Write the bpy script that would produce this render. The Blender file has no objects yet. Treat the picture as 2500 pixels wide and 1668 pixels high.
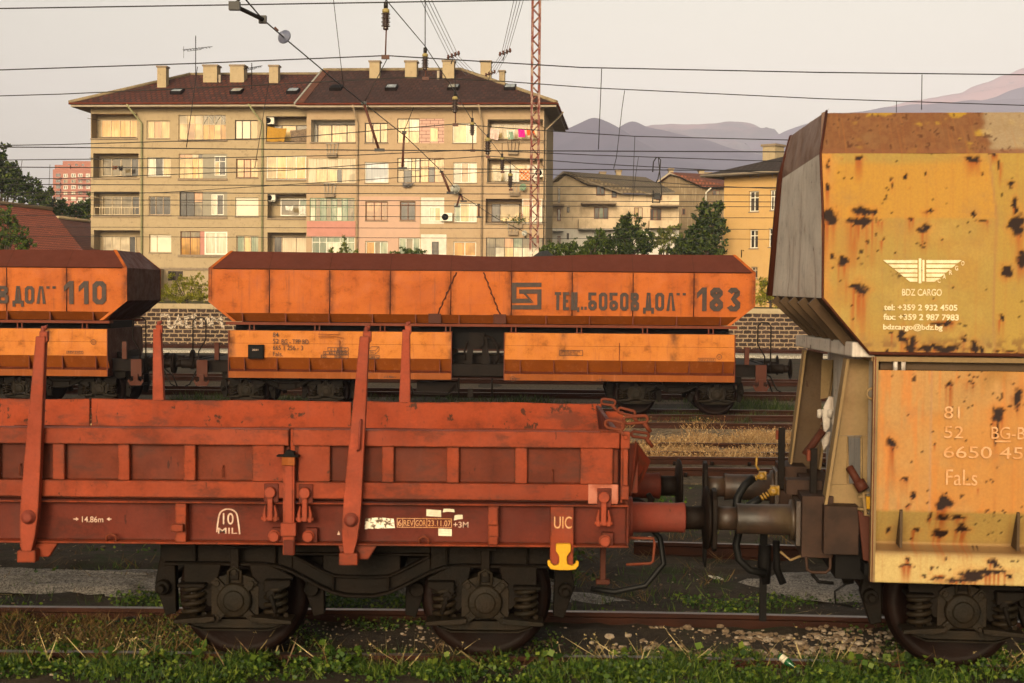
import bpy, math, random
import numpy as np
from mathutils import Vector, Matrix, noise as mn
random.seed(7); np.random.seed(7)
R = math.radians
scene = bpy.context.scene
col = scene.collection
# ------------------------------------------------------------------ camera
F = 3500.0                       # focal length in photograph pixels (2500 wide)
CAM = Vector((0.0, -11.35, 2.69))
PITCH = math.atan(116 / F); ROLL = 0.0085
cam = bpy.data.cameras.new('camera'); camo = bpy.data.objects.new('camera', cam); col.objects.link(camo)
CROT = Matrix.Rotation(R(90) - PITCH, 3, 'X') @ Matrix.Rotation(ROLL, 3, 'Z')
camo.matrix_world = Matrix.Translation(CAM) @ CROT.to_4x4()
cam.sensor_width = 36; cam.lens = 36 * F / 2500; cam.clip_start = .1; cam.clip_end = 40000
cam.dof.use_dof = True; cam.dof.focus_distance = 45; cam.dof.aperture_fstop = 7.0
scene.camera = camo
# ------------------------------------------------------------------ light
SUN_EL, SUN_AZ = R(16), R(-168)       # azimuth measured from +Y clockwise: behind the camera, to its left
world = bpy.data.worlds.new('World'); scene.world = world; world.use_nodes = True
wt = world.node_tree; bg = wt.nodes['Background']
sky = wt.nodes.new('ShaderNodeTexSky'); sky.sky_type = 'NISHITA'; sky.sun_disc = False
sky.sun_elevation = SUN_EL; sky.sun_rotation = SUN_AZ; sky.air_density = 1.0; sky.dust_density = 4.0; sky.ozone_density = 1.0
hs = wt.nodes.new('ShaderNodeHueSaturation'); hs.inputs['Saturation'].default_value = .35
tint = wt.nodes.new('ShaderNodeMix'); tint.data_type = 'RGBA'; tint.blend_type = 'MULTIPLY'; tint.inputs[0].default_value = 1
tint.inputs[7].default_value = (1.0, .89, .675, 1)
wt.links.new(sky.outputs[0], hs.inputs['Color']); wt.links.new(hs.outputs[0], tint.inputs[6]); wt.links.new(tint.outputs[2], bg.inputs[0])
bg.inputs[1].default_value = .15
sun = bpy.data.lights.new('sun', 'SUN'); sun.energy = 1.1; sun.angle = R(12); sun.color = (1, .80, .55)
suno = bpy.data.objects.new('sun', sun); col.objects.link(suno)
sd = Vector((math.sin(SUN_AZ) * math.cos(SUN_EL), math.cos(SUN_AZ) * math.cos(SUN_EL), math.sin(SUN_EL)))
suno.rotation_euler = sd.to_track_quat('Z', 'Y').to_euler()
vs = scene.view_settings; vs.view_transform = 'Standard'; vs.look = 'None'; vs.gamma = 1; vs.exposure = 0.73
scene.cycles.max_bounces = 6; scene.cycles.diffuse_bounces = 1; scene.cycles.volume_bounces = 0; scene.cycles.volume_step_rate = 4
scene.cycles.sample_clamp_indirect = 4
# ------------------------------------------------------------------ helpers
def ray(px, py):
    return (CROT @ Vector(((px - 1250) / F, -(py - 834) / F, -1))).normalized()
class Frame:
    """a local frame (origin, yaw about Z); hit() turns a photo pixel into local coordinates on a local plane"""
    def __init__(s, o, yaw=0.0):
        s.o = Vector(o); s.yaw = yaw; s.m = Matrix.Translation(s.o) @ Matrix.Rotation(yaw, 4, 'Z'); s.i = s.m.inverted()
    def hit(s, px, py, y=None, x=None, z=None):
        c = s.i @ CAM; d = s.i.to_3x3() @ ray(px, py)
        t = (y - c.y) / d.y if y is not None else ((x - c.x) / d.x if x is not None else (z - c.z) / d.z)
        return c + d * t
    def xz(s, px, py, y): p = s.hit(px, py, y=y); return p.x, p.z
WF = Frame((0, 0, 0))
def W(px, py, Y): return WF.hit(px, py, y=Y)
def tag(o, label=None, cat=None, group=None, kind=None):
    if label: o['label'] = label
    if cat: o['category'] = cat
    if group: o['group'] = group
    if kind: o['kind'] = kind
    return o
def empty(name, label, cat, loc=(0, 0, 0), yaw=0.0, group=None):
    o = bpy.data.objects.new(name, None); col.objects.link(o); o.location = loc; o.rotation_euler = (0, 0, yaw)
    o.empty_display_size = .2
    return tag(o, label, cat, group)
def kids(o): return [c for c in bpy.data.objects if c.parent is o]
def copy_tree(o, parent=None):
    ch = list(o.children); c = o.copy(); col.objects.link(c)
    if parent: c.parent = parent
    for k in ch: copy_tree(k, c)
    return c
class MB:
    def __init__(s): s.v = []; s.f = []; s.mi = []; s.sm = []
    def add(s, vs, fs, mi=0, sm=False):
        n = len(s.v); s.v += [tuple(v) for v in vs]
        for f in fs: s.f.append(tuple(i + n for i in f)); s.mi.append(mi); s.sm.append(sm)
        return s
    def box(s, x0, x1, y0, y1, z0, z1, mi=0):
        v = [(x, y, z) for z in (z0, z1) for y in (y0, y1) for x in (x0, x1)]
        return s.add(v, [(0, 2, 3, 1), (4, 5, 7, 6), (0, 1, 5, 4), (1, 3, 7, 5), (3, 2, 6, 7), (2, 0, 4, 6)], mi)
    def prism(s, poly, a, b, axis='y', mi=0, sm=False):
        """polygon in the plane normal to axis; x->(y,z)  y->(x,z)  z->(x,y)"""
        ar = sum(poly[i][0] * poly[(i + 1) % len(poly)][1] - poly[(i + 1) % len(poly)][0] * poly[i][1] for i in range(len(poly)))
        p = list(poly) if ar > 0 else list(poly)[::-1]
        n = len(p); lo, hi = min(a, b), max(a, b)
        if axis == 'y': A = [(u, lo, w) for u, w in p]; B = [(u, hi, w) for u, w in p]
        elif axis == 'x': A = [(hi, u, w) for u, w in p]; B = [(lo, u, w) for u, w in p]
        else: A = [(u, w, hi) for u, w in p]; B = [(u, w, lo) for u, w in p]
        k = len(s.v)
        s.add(A + B, [tuple(range(n)), tuple(range(2 * n - 1, n - 1, -1))], mi)
        for i in range(n):
            j = (i + 1) % n
            s.f.append((k + j, k + i, k + n + i, k + n + j)); s.mi.append(mi); s.sm.append(sm)
        return s
    def cyl(s, p0, p1, r0, r1=None, n=12, mi=0, sm=True):
        p0, p1 = Vector(p0), Vector(p1); r1 = r0 if r1 is None else r1
        d = (p1 - p0).normalized(); a = d.orthogonal().normalized(); b = d.cross(a)
        v = []
        for p, r in ((p0, r0), (p1, r1)):
            for i in range(n):
                t = 2 * math.pi * i / n; v.append(p + a * (r * math.cos(t)) + b * (r * math.sin(t)))
        k = len(s.v)
        s.add(v, [(i, (i + 1) % n, n + (i + 1) % n, n + i) for i in range(n)], mi, sm)
        s.f += [tuple(k + i for i in range(n))[::-1], tuple(k + n + i for i in range(n))]; s.mi += [mi, mi]; s.sm += [False, False]
        return s
    def tube(s, pts, r, n=6, closed=False, mi=0):
        pts = [Vector(p) for p in pts]; m = len(pts); rr = r if isinstance(r, (list, tuple)) else [r] * m
        k = len(s.v); ref = None; v = []
        for i, p in enumerate(pts):
            q0 = pts[i - 1] if (i or closed) else p; q1 = pts[(i + 1) % m] if (i < m - 1 or closed) else p
            d = (q1 - q0).normalized()
            if ref is None: ref = d.orthogonal().normalized()
            a = (ref - d * ref.dot(d)); a = a.normalized() if a.length > 1e-6 else d.orthogonal().normalized(); ref = a; b = d.cross(a)
            for j in range(n):
                t = 2 * math.pi * j / n; v.append(p + a * (rr[i] * math.cos(t)) + b * (rr[i] * math.sin(t)))
        fs = []
        for i in range(m if closed else m - 1):
            i2 = (i + 1) % m
            fs += [(i * n + j, i * n + (j + 1) % n, i2 * n + (j + 1) % n, i2 * n + j) for j in range(n)]
        s.add(v, fs, mi, True)
        if not closed:
            s.f += [tuple(k + j for j in range(n))[::-1], tuple(k + (m - 1) * n + j for j in range(n))]; s.mi += [mi, mi]; s.sm += [False, False]
        return s
    def lathe(s, prof, o, d, n=20, mi=0):
        """prof = [(radius, height)] spun round direction d from point o"""
        o = Vector(o); d = Vector(d).normalized(); a = d.orthogonal().normalized(); b = d.cross(a); m = len(prof); v = []
        for r, h in prof:
            for j in range(n):
                t = 2 * math.pi * j / n; v.append(o + d * h + a * (r * math.cos(t)) + b * (r * math.sin(t)))
        k = len(s.v)
        s.add(v, [(i * n + j, i * n + (j + 1) % n, (i + 1) * n + (j + 1) % n, (i + 1) * n + j) for i in range(m - 1) for j in range(n)], mi, True)
        s.f += [tuple(k + j for j in range(n))[::-1], tuple(k + (m - 1) * n + j for j in range(n))]; s.mi += [mi, mi]; s.sm += [False, False]
        return s
    def plate(s, pts, th, mi=0):
        """a flat polygon (3-D points) given thickness along its normal, away from the front"""
        pts = [Vector(p) for p in pts]; nrm = Vector((0, 0, 0))
        for i in range(len(pts)): nrm += pts[i].cross(pts[(i + 1) % len(pts)])
        nrm.normalize(); n = len(pts); b = [p - nrm * th for p in pts]
        return s.add(pts + b, [tuple(range(n)), tuple(range(2 * n - 1, n - 1, -1))] + [((i + 1) % n, i, n + i, n + (i + 1) % n) for i in range(n)], mi)
    def strip(s, poly2, hw, y, th, mi=0):
        """a bar of half width hw (in x,z) following a polyline in x,z, from y to y+th"""
        L, Rr = [], []
        for i, p in enumerate(poly2):
            a = Vector(poly2[max(0, i - 1)]); b = Vector(poly2[min(len(poly2) - 1, i + 1)]); d = (b - a).normalized(); q = Vector((-d.y, d.x))
            L.append((p[0] + q.x * hw, p[1] + q.y * hw)); Rr.append((p[0] - q.x * hw, p[1] - q.y * hw))
        return s.prism(L + Rr[::-1], y, y + th, 'y', mi)
    def build(s, name, mats, parent=None, bevel=0, seg=2, **kw):
        me = bpy.data.meshes.new(name); me.from_pydata([tuple(v) for v in s.v], [], s.f)
        for m in (mats if isinstance(mats, (list, tuple)) else [mats]): me.materials.append(m)
        me.polygons.foreach_set('material_index', s.mi); me.polygons.foreach_set('use_smooth', s.sm); me.update()
        o = bpy.data.objects.new(name, me); col.objects.link(o)
        if parent: o.parent = parent
        if bevel:
            b = o.modifiers.new('bevel', 'BEVEL'); b.width = bevel; b.segments = seg; b.limit_method = 'ANGLE'; b.angle_limit = R(40)
        return tag(o, **kw) if kw else o
def box_rot(mb, c, ux, uz, hx, hy, hz, mi=0):
    """box with centre c, axes ux and uz in the x-z plane"""
    c = Vector(c); ux = Vector(ux).normalized(); uz = Vector(uz).normalized(); uy = uz.cross(ux)
    v = [c + ux * (sx * hx) + uy * (sy * hy) + uz * (sz * hz) for sz in (-1, 1) for sy in (-1, 1) for sx in (-1, 1)]
    return mb.add(v, [(0, 2, 3, 1), (4, 5, 7, 6), (0, 1, 5, 4), (1, 3, 7, 5), (3, 2, 6, 7), (2, 0, 4, 6)], mi)
# ------------------------------------------------------------------ materials
class NT:
    def __init__(s, name):
        s.m = bpy.data.materials.new(name); s.m.use_nodes = True; s.t = s.m.node_tree; s.n = s.t.nodes; s.b = s.n['Principled BSDF']; s.tc = None
    def L(s, a, b): s.t.links.new(a, b)
    def new(s, t, **k):
        n = s.n.new(t)
        for a, v in k.items(): setattr(n, a, v)
        return n
    def put(s, sock, v):
        if isinstance(v, bpy.types.NodeSocket): s.L(v, sock)
        elif isinstance(v, (tuple, list)) and len(v) == 3 and sock.type == 'RGBA': sock.default_value = (*v, 1)
        else: sock.default_value = v
    def co(s, scale=(1, 1, 1), kind='Object', loc=(0, 0, 0)):
        if s.tc is None: s.tc = s.new('ShaderNodeTexCoord')
        mp = s.new('ShaderNodeMapping'); s.L(s.tc.outputs[kind], mp.inputs[0]); mp.inputs['Scale'].default_value = scale; mp.inputs['Location'].default_value = loc
        return mp.outputs[0]
    def noise(s, scale, detail=4, rough=.6, vec=None, dist=0):
        n = s.new('ShaderNodeTexNoise'); n.inputs['Scale'].default_value = scale; n.inputs['Detail'].default_value = detail
        n.inputs['Roughness'].default_value = rough; n.inputs['Distortion'].default_value = dist
        s.L(vec if vec is not None else s.co(), n.inputs['Vector']); return n.outputs[0]
    def rng(s, v, a, b, c=0., d=1.):
        n = s.new('ShaderNodeMapRange'); n.interpolation_type = 'SMOOTHSTEP'; s.L(v, n.inputs[0])
        for i, x in enumerate((a, b, c, d)): n.inputs[i + 1].default_value = x
        return n.outputs[0]
    def mix(s, f, a, b, blend='MIX'):
        n = s.new('ShaderNodeMix', data_type='RGBA', blend_type=blend); s.put(n.inputs[0], f); s.put(n.inputs[6], a); s.put(n.inputs[7], b); return n.outputs[2]
    def math(s, op, a, b=0.):
        n = s.new('ShaderNodeMath', operation=op); s.put(n.inputs[0], a); s.put(n.inputs[1], b); return n.outputs[0]
    def bump(s, h, st=.2, dist=.01):
        n = s.new('ShaderNodeBump'); n.inputs['Strength'].default_value = st; n.inputs['Distance'].default_value = dist; s.L(h, n.inputs['Height']); s.L(n.outputs[0], s.b.inputs['Normal'])
    def done(s, color, rough=.6, metal=0., spec=.4):
        s.put(s.b.inputs['Base Color'], color); s.put(s.b.inputs['Roughness'], rough); s.b.inputs['Metallic'].default_value = metal
        s.b.inputs['Specular IOR Level'].default_value = spec; return s.m
def mul(c, k): return tuple(min(1, x * k) for x in c)
def paint(name, base, alt=None, rust=(.045, .016, .008), spots=.62, spot_scale=9, streak=.5, dirt=(.06, .028, .015), dirt_amt=.5, var=.35, rough=.55, bump=.15, wave=0.0, edge=0.0, seam=None):
    """old coach paint: cloudy fading, run-down streaks, grime and chipped rust spots"""
    t = NT(name); alt = alt or mul(base, .62)
    big = t.noise(1.3, 5, .65)
    c = t.mix(t.rng(big, .38, .68, 0, var), base, alt)
    st = t.noise(1.0, 5, .7, t.co((9, 9, .55)))
    c = t.mix(t.rng(st, .52, .75, 0, streak), c, mul(dirt, 2.2))
    gr = t.noise(3.2, 6, .75, t.co((1, 1, 1.2), loc=(3, 7, 1)))
    c = t.mix(t.rng(gr, .5, .78, 0, dirt_amt), c, dirt)
    sp = t.noise(spot_scale, 7, .72, t.co((1, 1, .8), loc=(11, 2, 5)))
    m = t.rng(sp, spots, spots + .035)
    c = t.mix(m, c, rust)
    if seam:                                          # soot gathered along the plate seams
        sxn = t.new('ShaderNodeSeparateXYZ'); t.L(t.co(), sxn.inputs[0]); pp = t.math('PINGPONG', t.math('ADD', sxn.outputs[0], seam[1]), seam[0] / 2); sn = t.noise(4, 5, .7, t.co((1, 1, .8), loc=(5, 5, 5)))
        c = t.mix(t.math('MULTIPLY', t.rng(pp, .16, .0), t.rng(sn, .34, .62, .15, .85)), c, mul(dirt, .7))
    if edge:                                          # paint chipped to rust along the edges, scratches and scuffs
        bv = t.new('ShaderNodeBevel'); bv.samples = 4; bv.inputs[0].default_value = .022; ge = t.new('ShaderNodeNewGeometry'); vd = t.new('ShaderNodeVectorMath', operation='DOT_PRODUCT'); t.L(bv.outputs[0], vd.inputs[0]); t.L(ge.outputs['Normal'], vd.inputs[1])
        em = t.math('MULTIPLY', t.rng(vd.outputs['Value'], .995, .93), t.rng(t.noise(7, 6, .75), .44, .56)); c = t.mix(t.math('MULTIPLY', em, edge), c, rust)
        sc = t.noise(1, 6, .7, t.co((26, 26, 5), loc=(2, 9, 4))); c = t.mix(t.rng(sc, .64, .70, 0, edge), c, mul(dirt, .6))
        sm = t.noise(1.6, 6, .75, t.co((1, 1, 2.2), loc=(8, 1, 6))); c = t.mix(t.rng(sm, .50, .64, 0, .8 * edge), c, mul(dirt, 1.3))
        pl_ = t.noise(2.3, 5, .7, t.co((1, 1, 1.5), loc=(1, 5, 9))); c = t.mix(t.rng(pl_, .58, .70, 0, .35), c, mul(base, 1.55))
    fine = t.noise(55, 3, .6)
    c = t.mix(t.rng(fine, .35, .7, 0, .22), c, mul(base, .45))
    h = t.math('ADD', t.math('MULTIPLY', fine, .25), t.math('MULTIPLY', m, -.7))
    if wave:
        h = t.math('ADD', h, t.math('MULTIPLY', t.noise(2.1, 2, .5), wave))
    t.bump(h, bump, .012)
    return t.done(c, t.rng(gr, .3, .7, rough - .08, rough + .2), 0, .12)
def plain(name, base, rough=.7, alt=None, scale=4, spec=.3, bump=.1, metal=0., var=.8, stretch=(1, 1, 1)):
    t = NT(name); nz = t.noise(scale, 6, .65, t.co(stretch)); c = t.mix(t.rng(nz, .35, .68, 0, var), base, alt or mul(base, .6))
    t.bump(t.noise(scale * 8, 4, .6, t.co(stretch)), bump, .01); return t.done(c, rough, metal, spec)
def leafmat(name, cols, rough=.55, trans=.25):
    t = NT(name); g = t.new('ShaderNodeNewGeometry'); r = t.new('ShaderNodeValToRGB'); t.L(g.outputs['Random Per Island'], r.inputs[0])
    e = r.color_ramp.elements; e[0].color = (*cols[0], 1); e[-1].color = (*cols[-1], 1)
    for i, c in enumerate(cols[1:-1]):
        k = e.new((i + 1) / (len(cols) - 1)); k.color = (*c, 1)
    t.b.inputs['Transmission Weight'].default_value = 0
    m = t.done(r.outputs[0], rough, 0, .25); t.b.inputs['Subsurface Weight'].default_value = 0
    tr = t.new('ShaderNodeBsdfTranslucent'); t.L(r.outputs[0], tr.inputs[0]); mx = t.new('ShaderNodeMixShader'); mx.inputs[0].default_value = trans
    out = t.n['Material Output']; t.L(t.b.outputs[0], mx.inputs[1]); t.L(tr.outputs[0], mx.inputs[2]); t.L(mx.outputs[0], out.inputs[0])
    return m
M = {}
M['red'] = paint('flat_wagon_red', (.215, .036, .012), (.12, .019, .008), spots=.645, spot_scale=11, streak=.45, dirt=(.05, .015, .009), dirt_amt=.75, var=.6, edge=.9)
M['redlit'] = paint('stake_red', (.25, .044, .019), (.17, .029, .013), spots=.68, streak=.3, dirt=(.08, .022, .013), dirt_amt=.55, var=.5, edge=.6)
M['reddark'] = paint('sill_shade_red', (.105, .017, .008), (.06, .010, .006), spots=.67, streak=.5, dirt=(.03, .010, .007), dirt_amt=.8, var=.6, edge=.7)  # darker copy of the wagon red with the recess shade in its colour
M['redpanel'] = paint('panel_shade_red', (.115, .021, .008), (.055, .012, .007), spots=.65, streak=.5, dirt=(.04, .014, .009), dirt_amt=.85, var=.8, edge=.8)  # shade of the inset panels is part of this darker red
M['redin'] = paint('inner_board_red', (.25, .038, .010), (.165, .024, .008), spots=.585, spot_scale=8, streak=.5, dirt=(.07, .018, .010), dirt_amt=.8, var=.6, edge=1.0)
M['orange'] = paint('hopper_orange', (.37, .090, .013), (.25, .050, .009), spots=.69, spot_scale=6, streak=.7, dirt=(.085, .024, .010), dirt_amt=.75, var=.6, wave=2.6, seam=(1.342, 6.04))
M['amber'] = paint('hopper_amber', (.42, .135, .020), (.33, .090, .013), spots=.70, spot_scale=6, streak=.65, dirt=(.09, .028, .010), dirt_amt=.7, var=.5, wave=2.2, seam=(2.46, 3.1))
M['ochre'] = paint('hopper_shaded_ochre', (.21, .052, .006), (.13, .028, .004), spots=.72, streak=.75, dirt=(.13, .04, .013), dirt_amt=.6)  # darkened orange: shade of the downward-facing bands is in the colour
M['dust'] = paint('coal_dust_brown', (.085, .022, .013), (.06, .015, .010), spots=.76, streak=.2, dirt=(.07, .022, .014), dirt_amt=.5)
M['brownbeam'] = paint('brown_beam', (.12, .026, .011), (.07, .015, .008), spots=.68, streak=.3)
M['endbrown'] = paint('hopper_end_brown', (.06, .016, .008), (.028, .009, .006), spots=.66, streak=.6, dirt=(.03, .012, .008))
M['iron'] = plain('grimy_iron', (.0085, .0047, .0028), .65, (.0034, .0021, .0014), 6, .10, .4)
M['bogie'] = plain('greasy_bogie_steel', (.0062, .0034, .0015), .65, (.0026, .0020, .0011), 5, .09, .6)
M['axle'] = plain('dusty_axlebox', (.0135, .0082, .0036), .6, (.0042, .0036, .0019), 7, .12, .6)
M['wheel'] = plain('rusty_wheel', (.0085, .0031, .0017), .6, (.0038, .0017, .0011), 5, .10, .3)
M['black'] = plain('black_iron', (.005, .004, .0035), .7, None, 6, .1, .1)
M['rubber'] = plain('black_rubber', (.006, .0055, .005), .55, None, 8, .2, .1)
M['rail'] = plain('rusty_rail', (.036, .0115, .0055), .7, (.016, .006, .0035), 7, .1, .2, stretch=(.3, 1, 1))
M['railtop'] = plain('worn_rail_head', (.085, .068, .058), .38, (.045, .026, .018), 5, .6, .05, .6, stretch=(.3, 1, 1))
M['sleeper'] = plain('old_sleeper', (.07, .05, .036), .85, (.035, .025, .018), 6, .2, .5)
M['yellow'] = paint('hook_yellow', (.52, .27, .015), (.42, .20, .012), spots=.72, streak=.1, dirt_amt=.2)
M['cock'] = plain('cock_yellow', (.28, .15, .012), .5, (.09, .045, .01), 30, .4, .1)
M['bare'] = plain('bare_primer', (.36, .13, .085), .8, (.24, .06, .03), 12, .2, .1, var=1)
M['white'] = plain('stencil_white', (.55, .40, .31), .7, (.36, .20, .14), 14, .2, 0)
M['cream'] = plain('letter_cream', (.66, .56, .37), .65, (.52, .38, .20), 18, .2, 0)
M['ghost'] = plain('faded_letter_pink', (.52, .29, .15), .7, (.42, .19, .06), 18, .2, 0, var=1)
M['letterblack'] = plain('letter_black', (.022, .013, .009), .6, (.05, .02, .011), 9, .3, 0)
M['paper'] = plain('paper_label', (.62, .56, .42), .8, (.42, .35, .25), 25, .2, .1)
M['pinkpaint'] = paint('buffer_pink', (.17, .034, .021), (.085, .018, .012), spots=.64, streak=.5, dirt=(.045, .018, .012))
M['grey'] = paint('hopper_grey', (.50, .44, .38), (.36, .30, .25), spots=.63, spot_scale=5, streak=.9, dirt=(.065, .034, .022), dirt_amt=.6)
M['mauve'] = paint('end_mauve_brown', (.19, .115, .085), (.12, .07, .05), spots=.64, streak=.6, dirt=(.06, .03, .02), dirt_amt=.6)
M['khaki'] = paint('support_khaki', (.20, .13, .058), (.12, .076, .035), spots=.66, streak=.5, dirt=(.09, .05, .025), dirt_amt=.6)
M['khakidk'] = paint('end_khaki_dark', (.07, .042, .021), (.04, .024, .014), spots=.64, streak=.6, dirt=(.04, .022, .013), dirt_amt=.7)
# ------------------------------------------------------------------ ground
def fbm(x, y, s, o=0.0): return mn.fractal(Vector((x * s + o, y * s - o, o * .7)), .9, 2.0, 5)
def yc(x): return -.0137 * max(0, x) ** 2          # the near track bends towards the camera on the right
def ground_z(x, y):
    z = -.16 + .05 * fbm(x, y, .7)
    if y < 4:
        yr = y - yc(x); z = -.10 + .03 * fbm(x, y, .7) + .035 * fbm(x, y, 3.1, 5) - (.03 if 1.5 < y < 3.2 else 0)
        if yr < -.62: z += min(1, (-.62 - yr) / .3) * .055
        if abs(abs(yr) - .7535) < .10: z = min(z, -.05)
    return z
def axis_pts(segs):
    out = [segs[0][0]]
    for a, b, st in segs: out += list(np.arange(a + st, b + 1e-6, st))
    return out
gx = axis_pts([(-9000, -600, 2100), (-600, -60, 90), (-60, -6, 3), (-6, 6, .12), (6, 60, 3), (60, 600, 90), (600, 9000, 2100)])
gy = axis_pts([(-60, -12, 8), (-12, -2, 1), (-2, 4, .10), (4, 24, .5), (24, 70, 3), (70, 400, 55), (400, 9000, 2150)])
gb = MB(); nx = len(gx); gv = []
for y in gy:
    for x in gx:
        near = abs(x) <= 60 and y <= 70
        z = ground_z(x, y) if near else -.2
        gv.append((x, y, z))
gb.add(gv, [(j * nx + i, j * nx + i + 1, (j + 1) * nx + i + 1, (j + 1) * nx + i) for j in range(len(gy) - 1) for i in range(nx - 1)], 0, True)
t = NT('yard_soil')
n1 = t.noise(.9, 6, .7); n2 = t.noise(9, 6, .75); n3 = t.noise(60, 4, .7)
c = t.mix(t.rng(n1, .35, .65), (.030, .022, .015), (.062, .045, .030))
c = t.mix(t.rng(n2, .45, .7, 0, .8), c, (.018, .013, .009))
c = t.mix(t.rng(n3, .60, .70, 0, .8), c, (.17, .14, .105))
gr = t.noise(1.7, 5, .7, t.co((1, 1, 1), loc=(4, 9, 0))); c = t.mix(t.rng(gr, .52, .66, 0, .7), c, (.028, .040, .010))
t.bump(t.math('ADD', t.math('MULTIPLY', n2, .6), t.math('MULTIPLY', n3, .5)), .8, .04)
gb.build('ground', t.done(c, .95, 0, .15), kind='structure')
t = NT('pale_gravel')
n3 = t.noise(42, 5, .8); n4 = t.noise(150, 2, .6)
c = t.mix(t.rng(n3, .41, .58), (.075, .065, .055), (.34, .30, .265)); c = t.mix(t.rng(n4, .52, .66), c, (.40, .36, .32)); c = t.mix(t.rng(t.noise(2.4, 5, .7), .50, .72, 0, .8), c, (.05, .04, .03))
t.bump(n3, .8, .03); M['gravel'] = t.done(c, .95, 0, .1)
t = NT('white_ballast')
n3 = t.noise(16, 5, .8); c = t.mix(t.rng(n3, .35, .65), (.16, .135, .10), (.55, .50, .42)); t.bump(n3, .9, .08); M['ballast'] = t.done(c, .95, 0, .1)
t = NT('brown_ballast')
n3 = t.noise(13, 6, .8); c = t.mix(t.rng(n3, .38, .62), (.055, .042, .028), (.17, .13, .09)); t.bump(n3, .9, .08); M['brownballast'] = t.done(c, .95, 0, .1)
t = NT('pale_brown_ballast')
n3 = t.noise(12, 6, .8); c = t.mix(t.rng(n3, .42, .58), (.075, .055, .035), (.30, .24, .165)); t.bump(n3, .9, .08); M['paleballast'] = t.done(c, .95, 0, .1)
def patch(name, outline, mat, z, res=26, bulge=.05):
    """a low bed of loose stone with a ragged edge: fan of rings from the middle out"""
    n = len(outline); cx = sum(p[0] for p in outline) / n; cy = sum(p[1] for p in outline) / n; mb = MB()
    ring = []
    for i in range(n):
        a, b = outline[i], outline[(i + 1) % n]; k = max(1, int(math.dist(a, b) / .12))
        ring += [(a[0] + (b[0] - a[0]) * j / k, a[1] + (b[1] - a[1]) * j / k) for j in range(k)]
    m = len(ring); vs = []; lv = 7
    for q in range(lv):
        s_ = 1 - q / lv
        for (x, y) in ring:
            w = 1 + .16 * fbm(x, y, 2.2, 3) * (1 - q / lv)
            vs.append((cx + (x - cx) * s_ * w, cy + (y - cy) * s_ * w, z - .05 * (q == 0) + bulge * min(1, 2.5 * (1 - s_)) + .022 * fbm(x * s_ * 1.0, y, 5)))
    fs = [(q * m + i, q * m + (i + 1) % m, (q + 1) * m + (i + 1) % m, (q + 1) * m + i) for q in range(lv - 1) for i in range(m)]
    fs.append(tuple((lv - 1) * m + i for i in range(m)))
    mb.add(vs, fs, 0, True)
    return mb.build(name, mat, kind='structure')
patch('gravel_path', [(-9, 2.55), (-6, 2.35), (-4.4, 1.9), (-3.3, 1.75), (-2.5, 2.15), (-1.9, 2.0), (-.6, 1.75), (.4, 1.55), (.95, 1.6), (1.25, 1.75), (1.0, 2.1), (.6, 2.5), (-.3, 2.8), (-1.6, 2.9), (-2.6, 3.0), (-3.4, 2.95), (-4.6, 2.8), (-9, 3.1)], M['gravel'], -.088, bulge=.03)
patch('gravel_patch', [(2.2, 2.6), (2.6, 2.0), (3.1, 1.7), (3.9, 1.8), (4.4, 2.6), (3.6, 3.1), (2.7, 3.1)], M['gravel'], -.088, bulge=.03)
# ------------------------------------------------------------------ tracks
RAIL_PROF = [(-.036, 0), (.036, 0), (.036, -.035), (.010, -.05), (.010, -.130), (.070, -.145), (.070, -.158), (-.070, -.158), (-.070, -.145), (-.010, -.130), (-.010, -.05), (-.036, -.035)]
def rail_mesh(name, pts, parent, z=0.0):
    """a rail swept along a plan polyline; the running surface is worn metal"""
    mb = MB(); n = len(RAIL_PROF); vs = []
    for i, p in enumerate(pts):
        a = Vector(pts[max(0, i - 1)]); b = Vector(pts[min(len(pts) - 1, i + 1)]); d = (b - a).normalized(); q = Vector((-d.y, d.x))
        vs += [(p[0] + q.x * u, p[1] + q.y * u, z + w) for u, w in RAIL_PROF]
    for i in range(len(pts) - 1):
        for j in range(n):
            k = (j + 1) % n
            mb.add([vs[i * n + j], vs[(i + 1) * n + j], vs[(i + 1) * n + k], vs[i * n + k]], [(0, 1, 2, 3)], 1 if j == 0 else 0)
    mb.add(vs[:n], [tuple(range(n))]); mb.add(vs[-n:], [tuple(range(n))[::-1]])
    return mb.build(name, [M['rail'], M['railtop']], parent)
def track(label, y0, yaw, x0, x1, offs=(-.7535, .7535), curve=None, step=.62, z=0.0, sl=(None, None), clips=False, fasten=None):
    t = empty('railway_track', label, 'railway track', (0, 0, 0))
    mm = max(2, int((x1 - x0) / (1.0 if curve else 20)))
    for o_ in offs:
        pts = []
        for i in range(mm + 1):
            x = x0 + (x1 - x0) * i / mm; y = y0 + o_ - math.tan(yaw) * x + (curve(x) if curve else 0); pts.append((x, y))
        rail_mesh('rail', pts, t, z)
        if fasten:
            mb = MB()
            for x in np.arange(*fasten):
                y = y0 + o_ - math.tan(yaw) * x
                for sy in (-1, 1):
                    mb.box(x - .07, x + .07, y + sy * .10 - .045, y + sy * .10 + .045, z - .158, z - .13); mb.cyl((x, y + sy * .11, z - .13), (x, y + sy * .11, z - .07), .028, n=6)
            mb.build('rail_clip', M['iron'], t)
    a, b = sl
    if a is not None:
        k = 0
        for x in np.arange(a, b, step):
            y = y0 - math.tan(yaw) * x + (curve(x) if curve else 0)
            mb = MB(); w = .12 + random.uniform(-.015, .015)
            mb.box(-w, w, -1.25, 1.25, -.34, z - .162 + random.uniform(-.012, 0)); o = mb.build('sleeper', M['sleeper'], t, .015, 1); o.location = (x, y, 0); o.rotation_euler.z = random.uniform(-.02, .02)
            k += 1
            if k > 90: break
    return t
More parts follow.
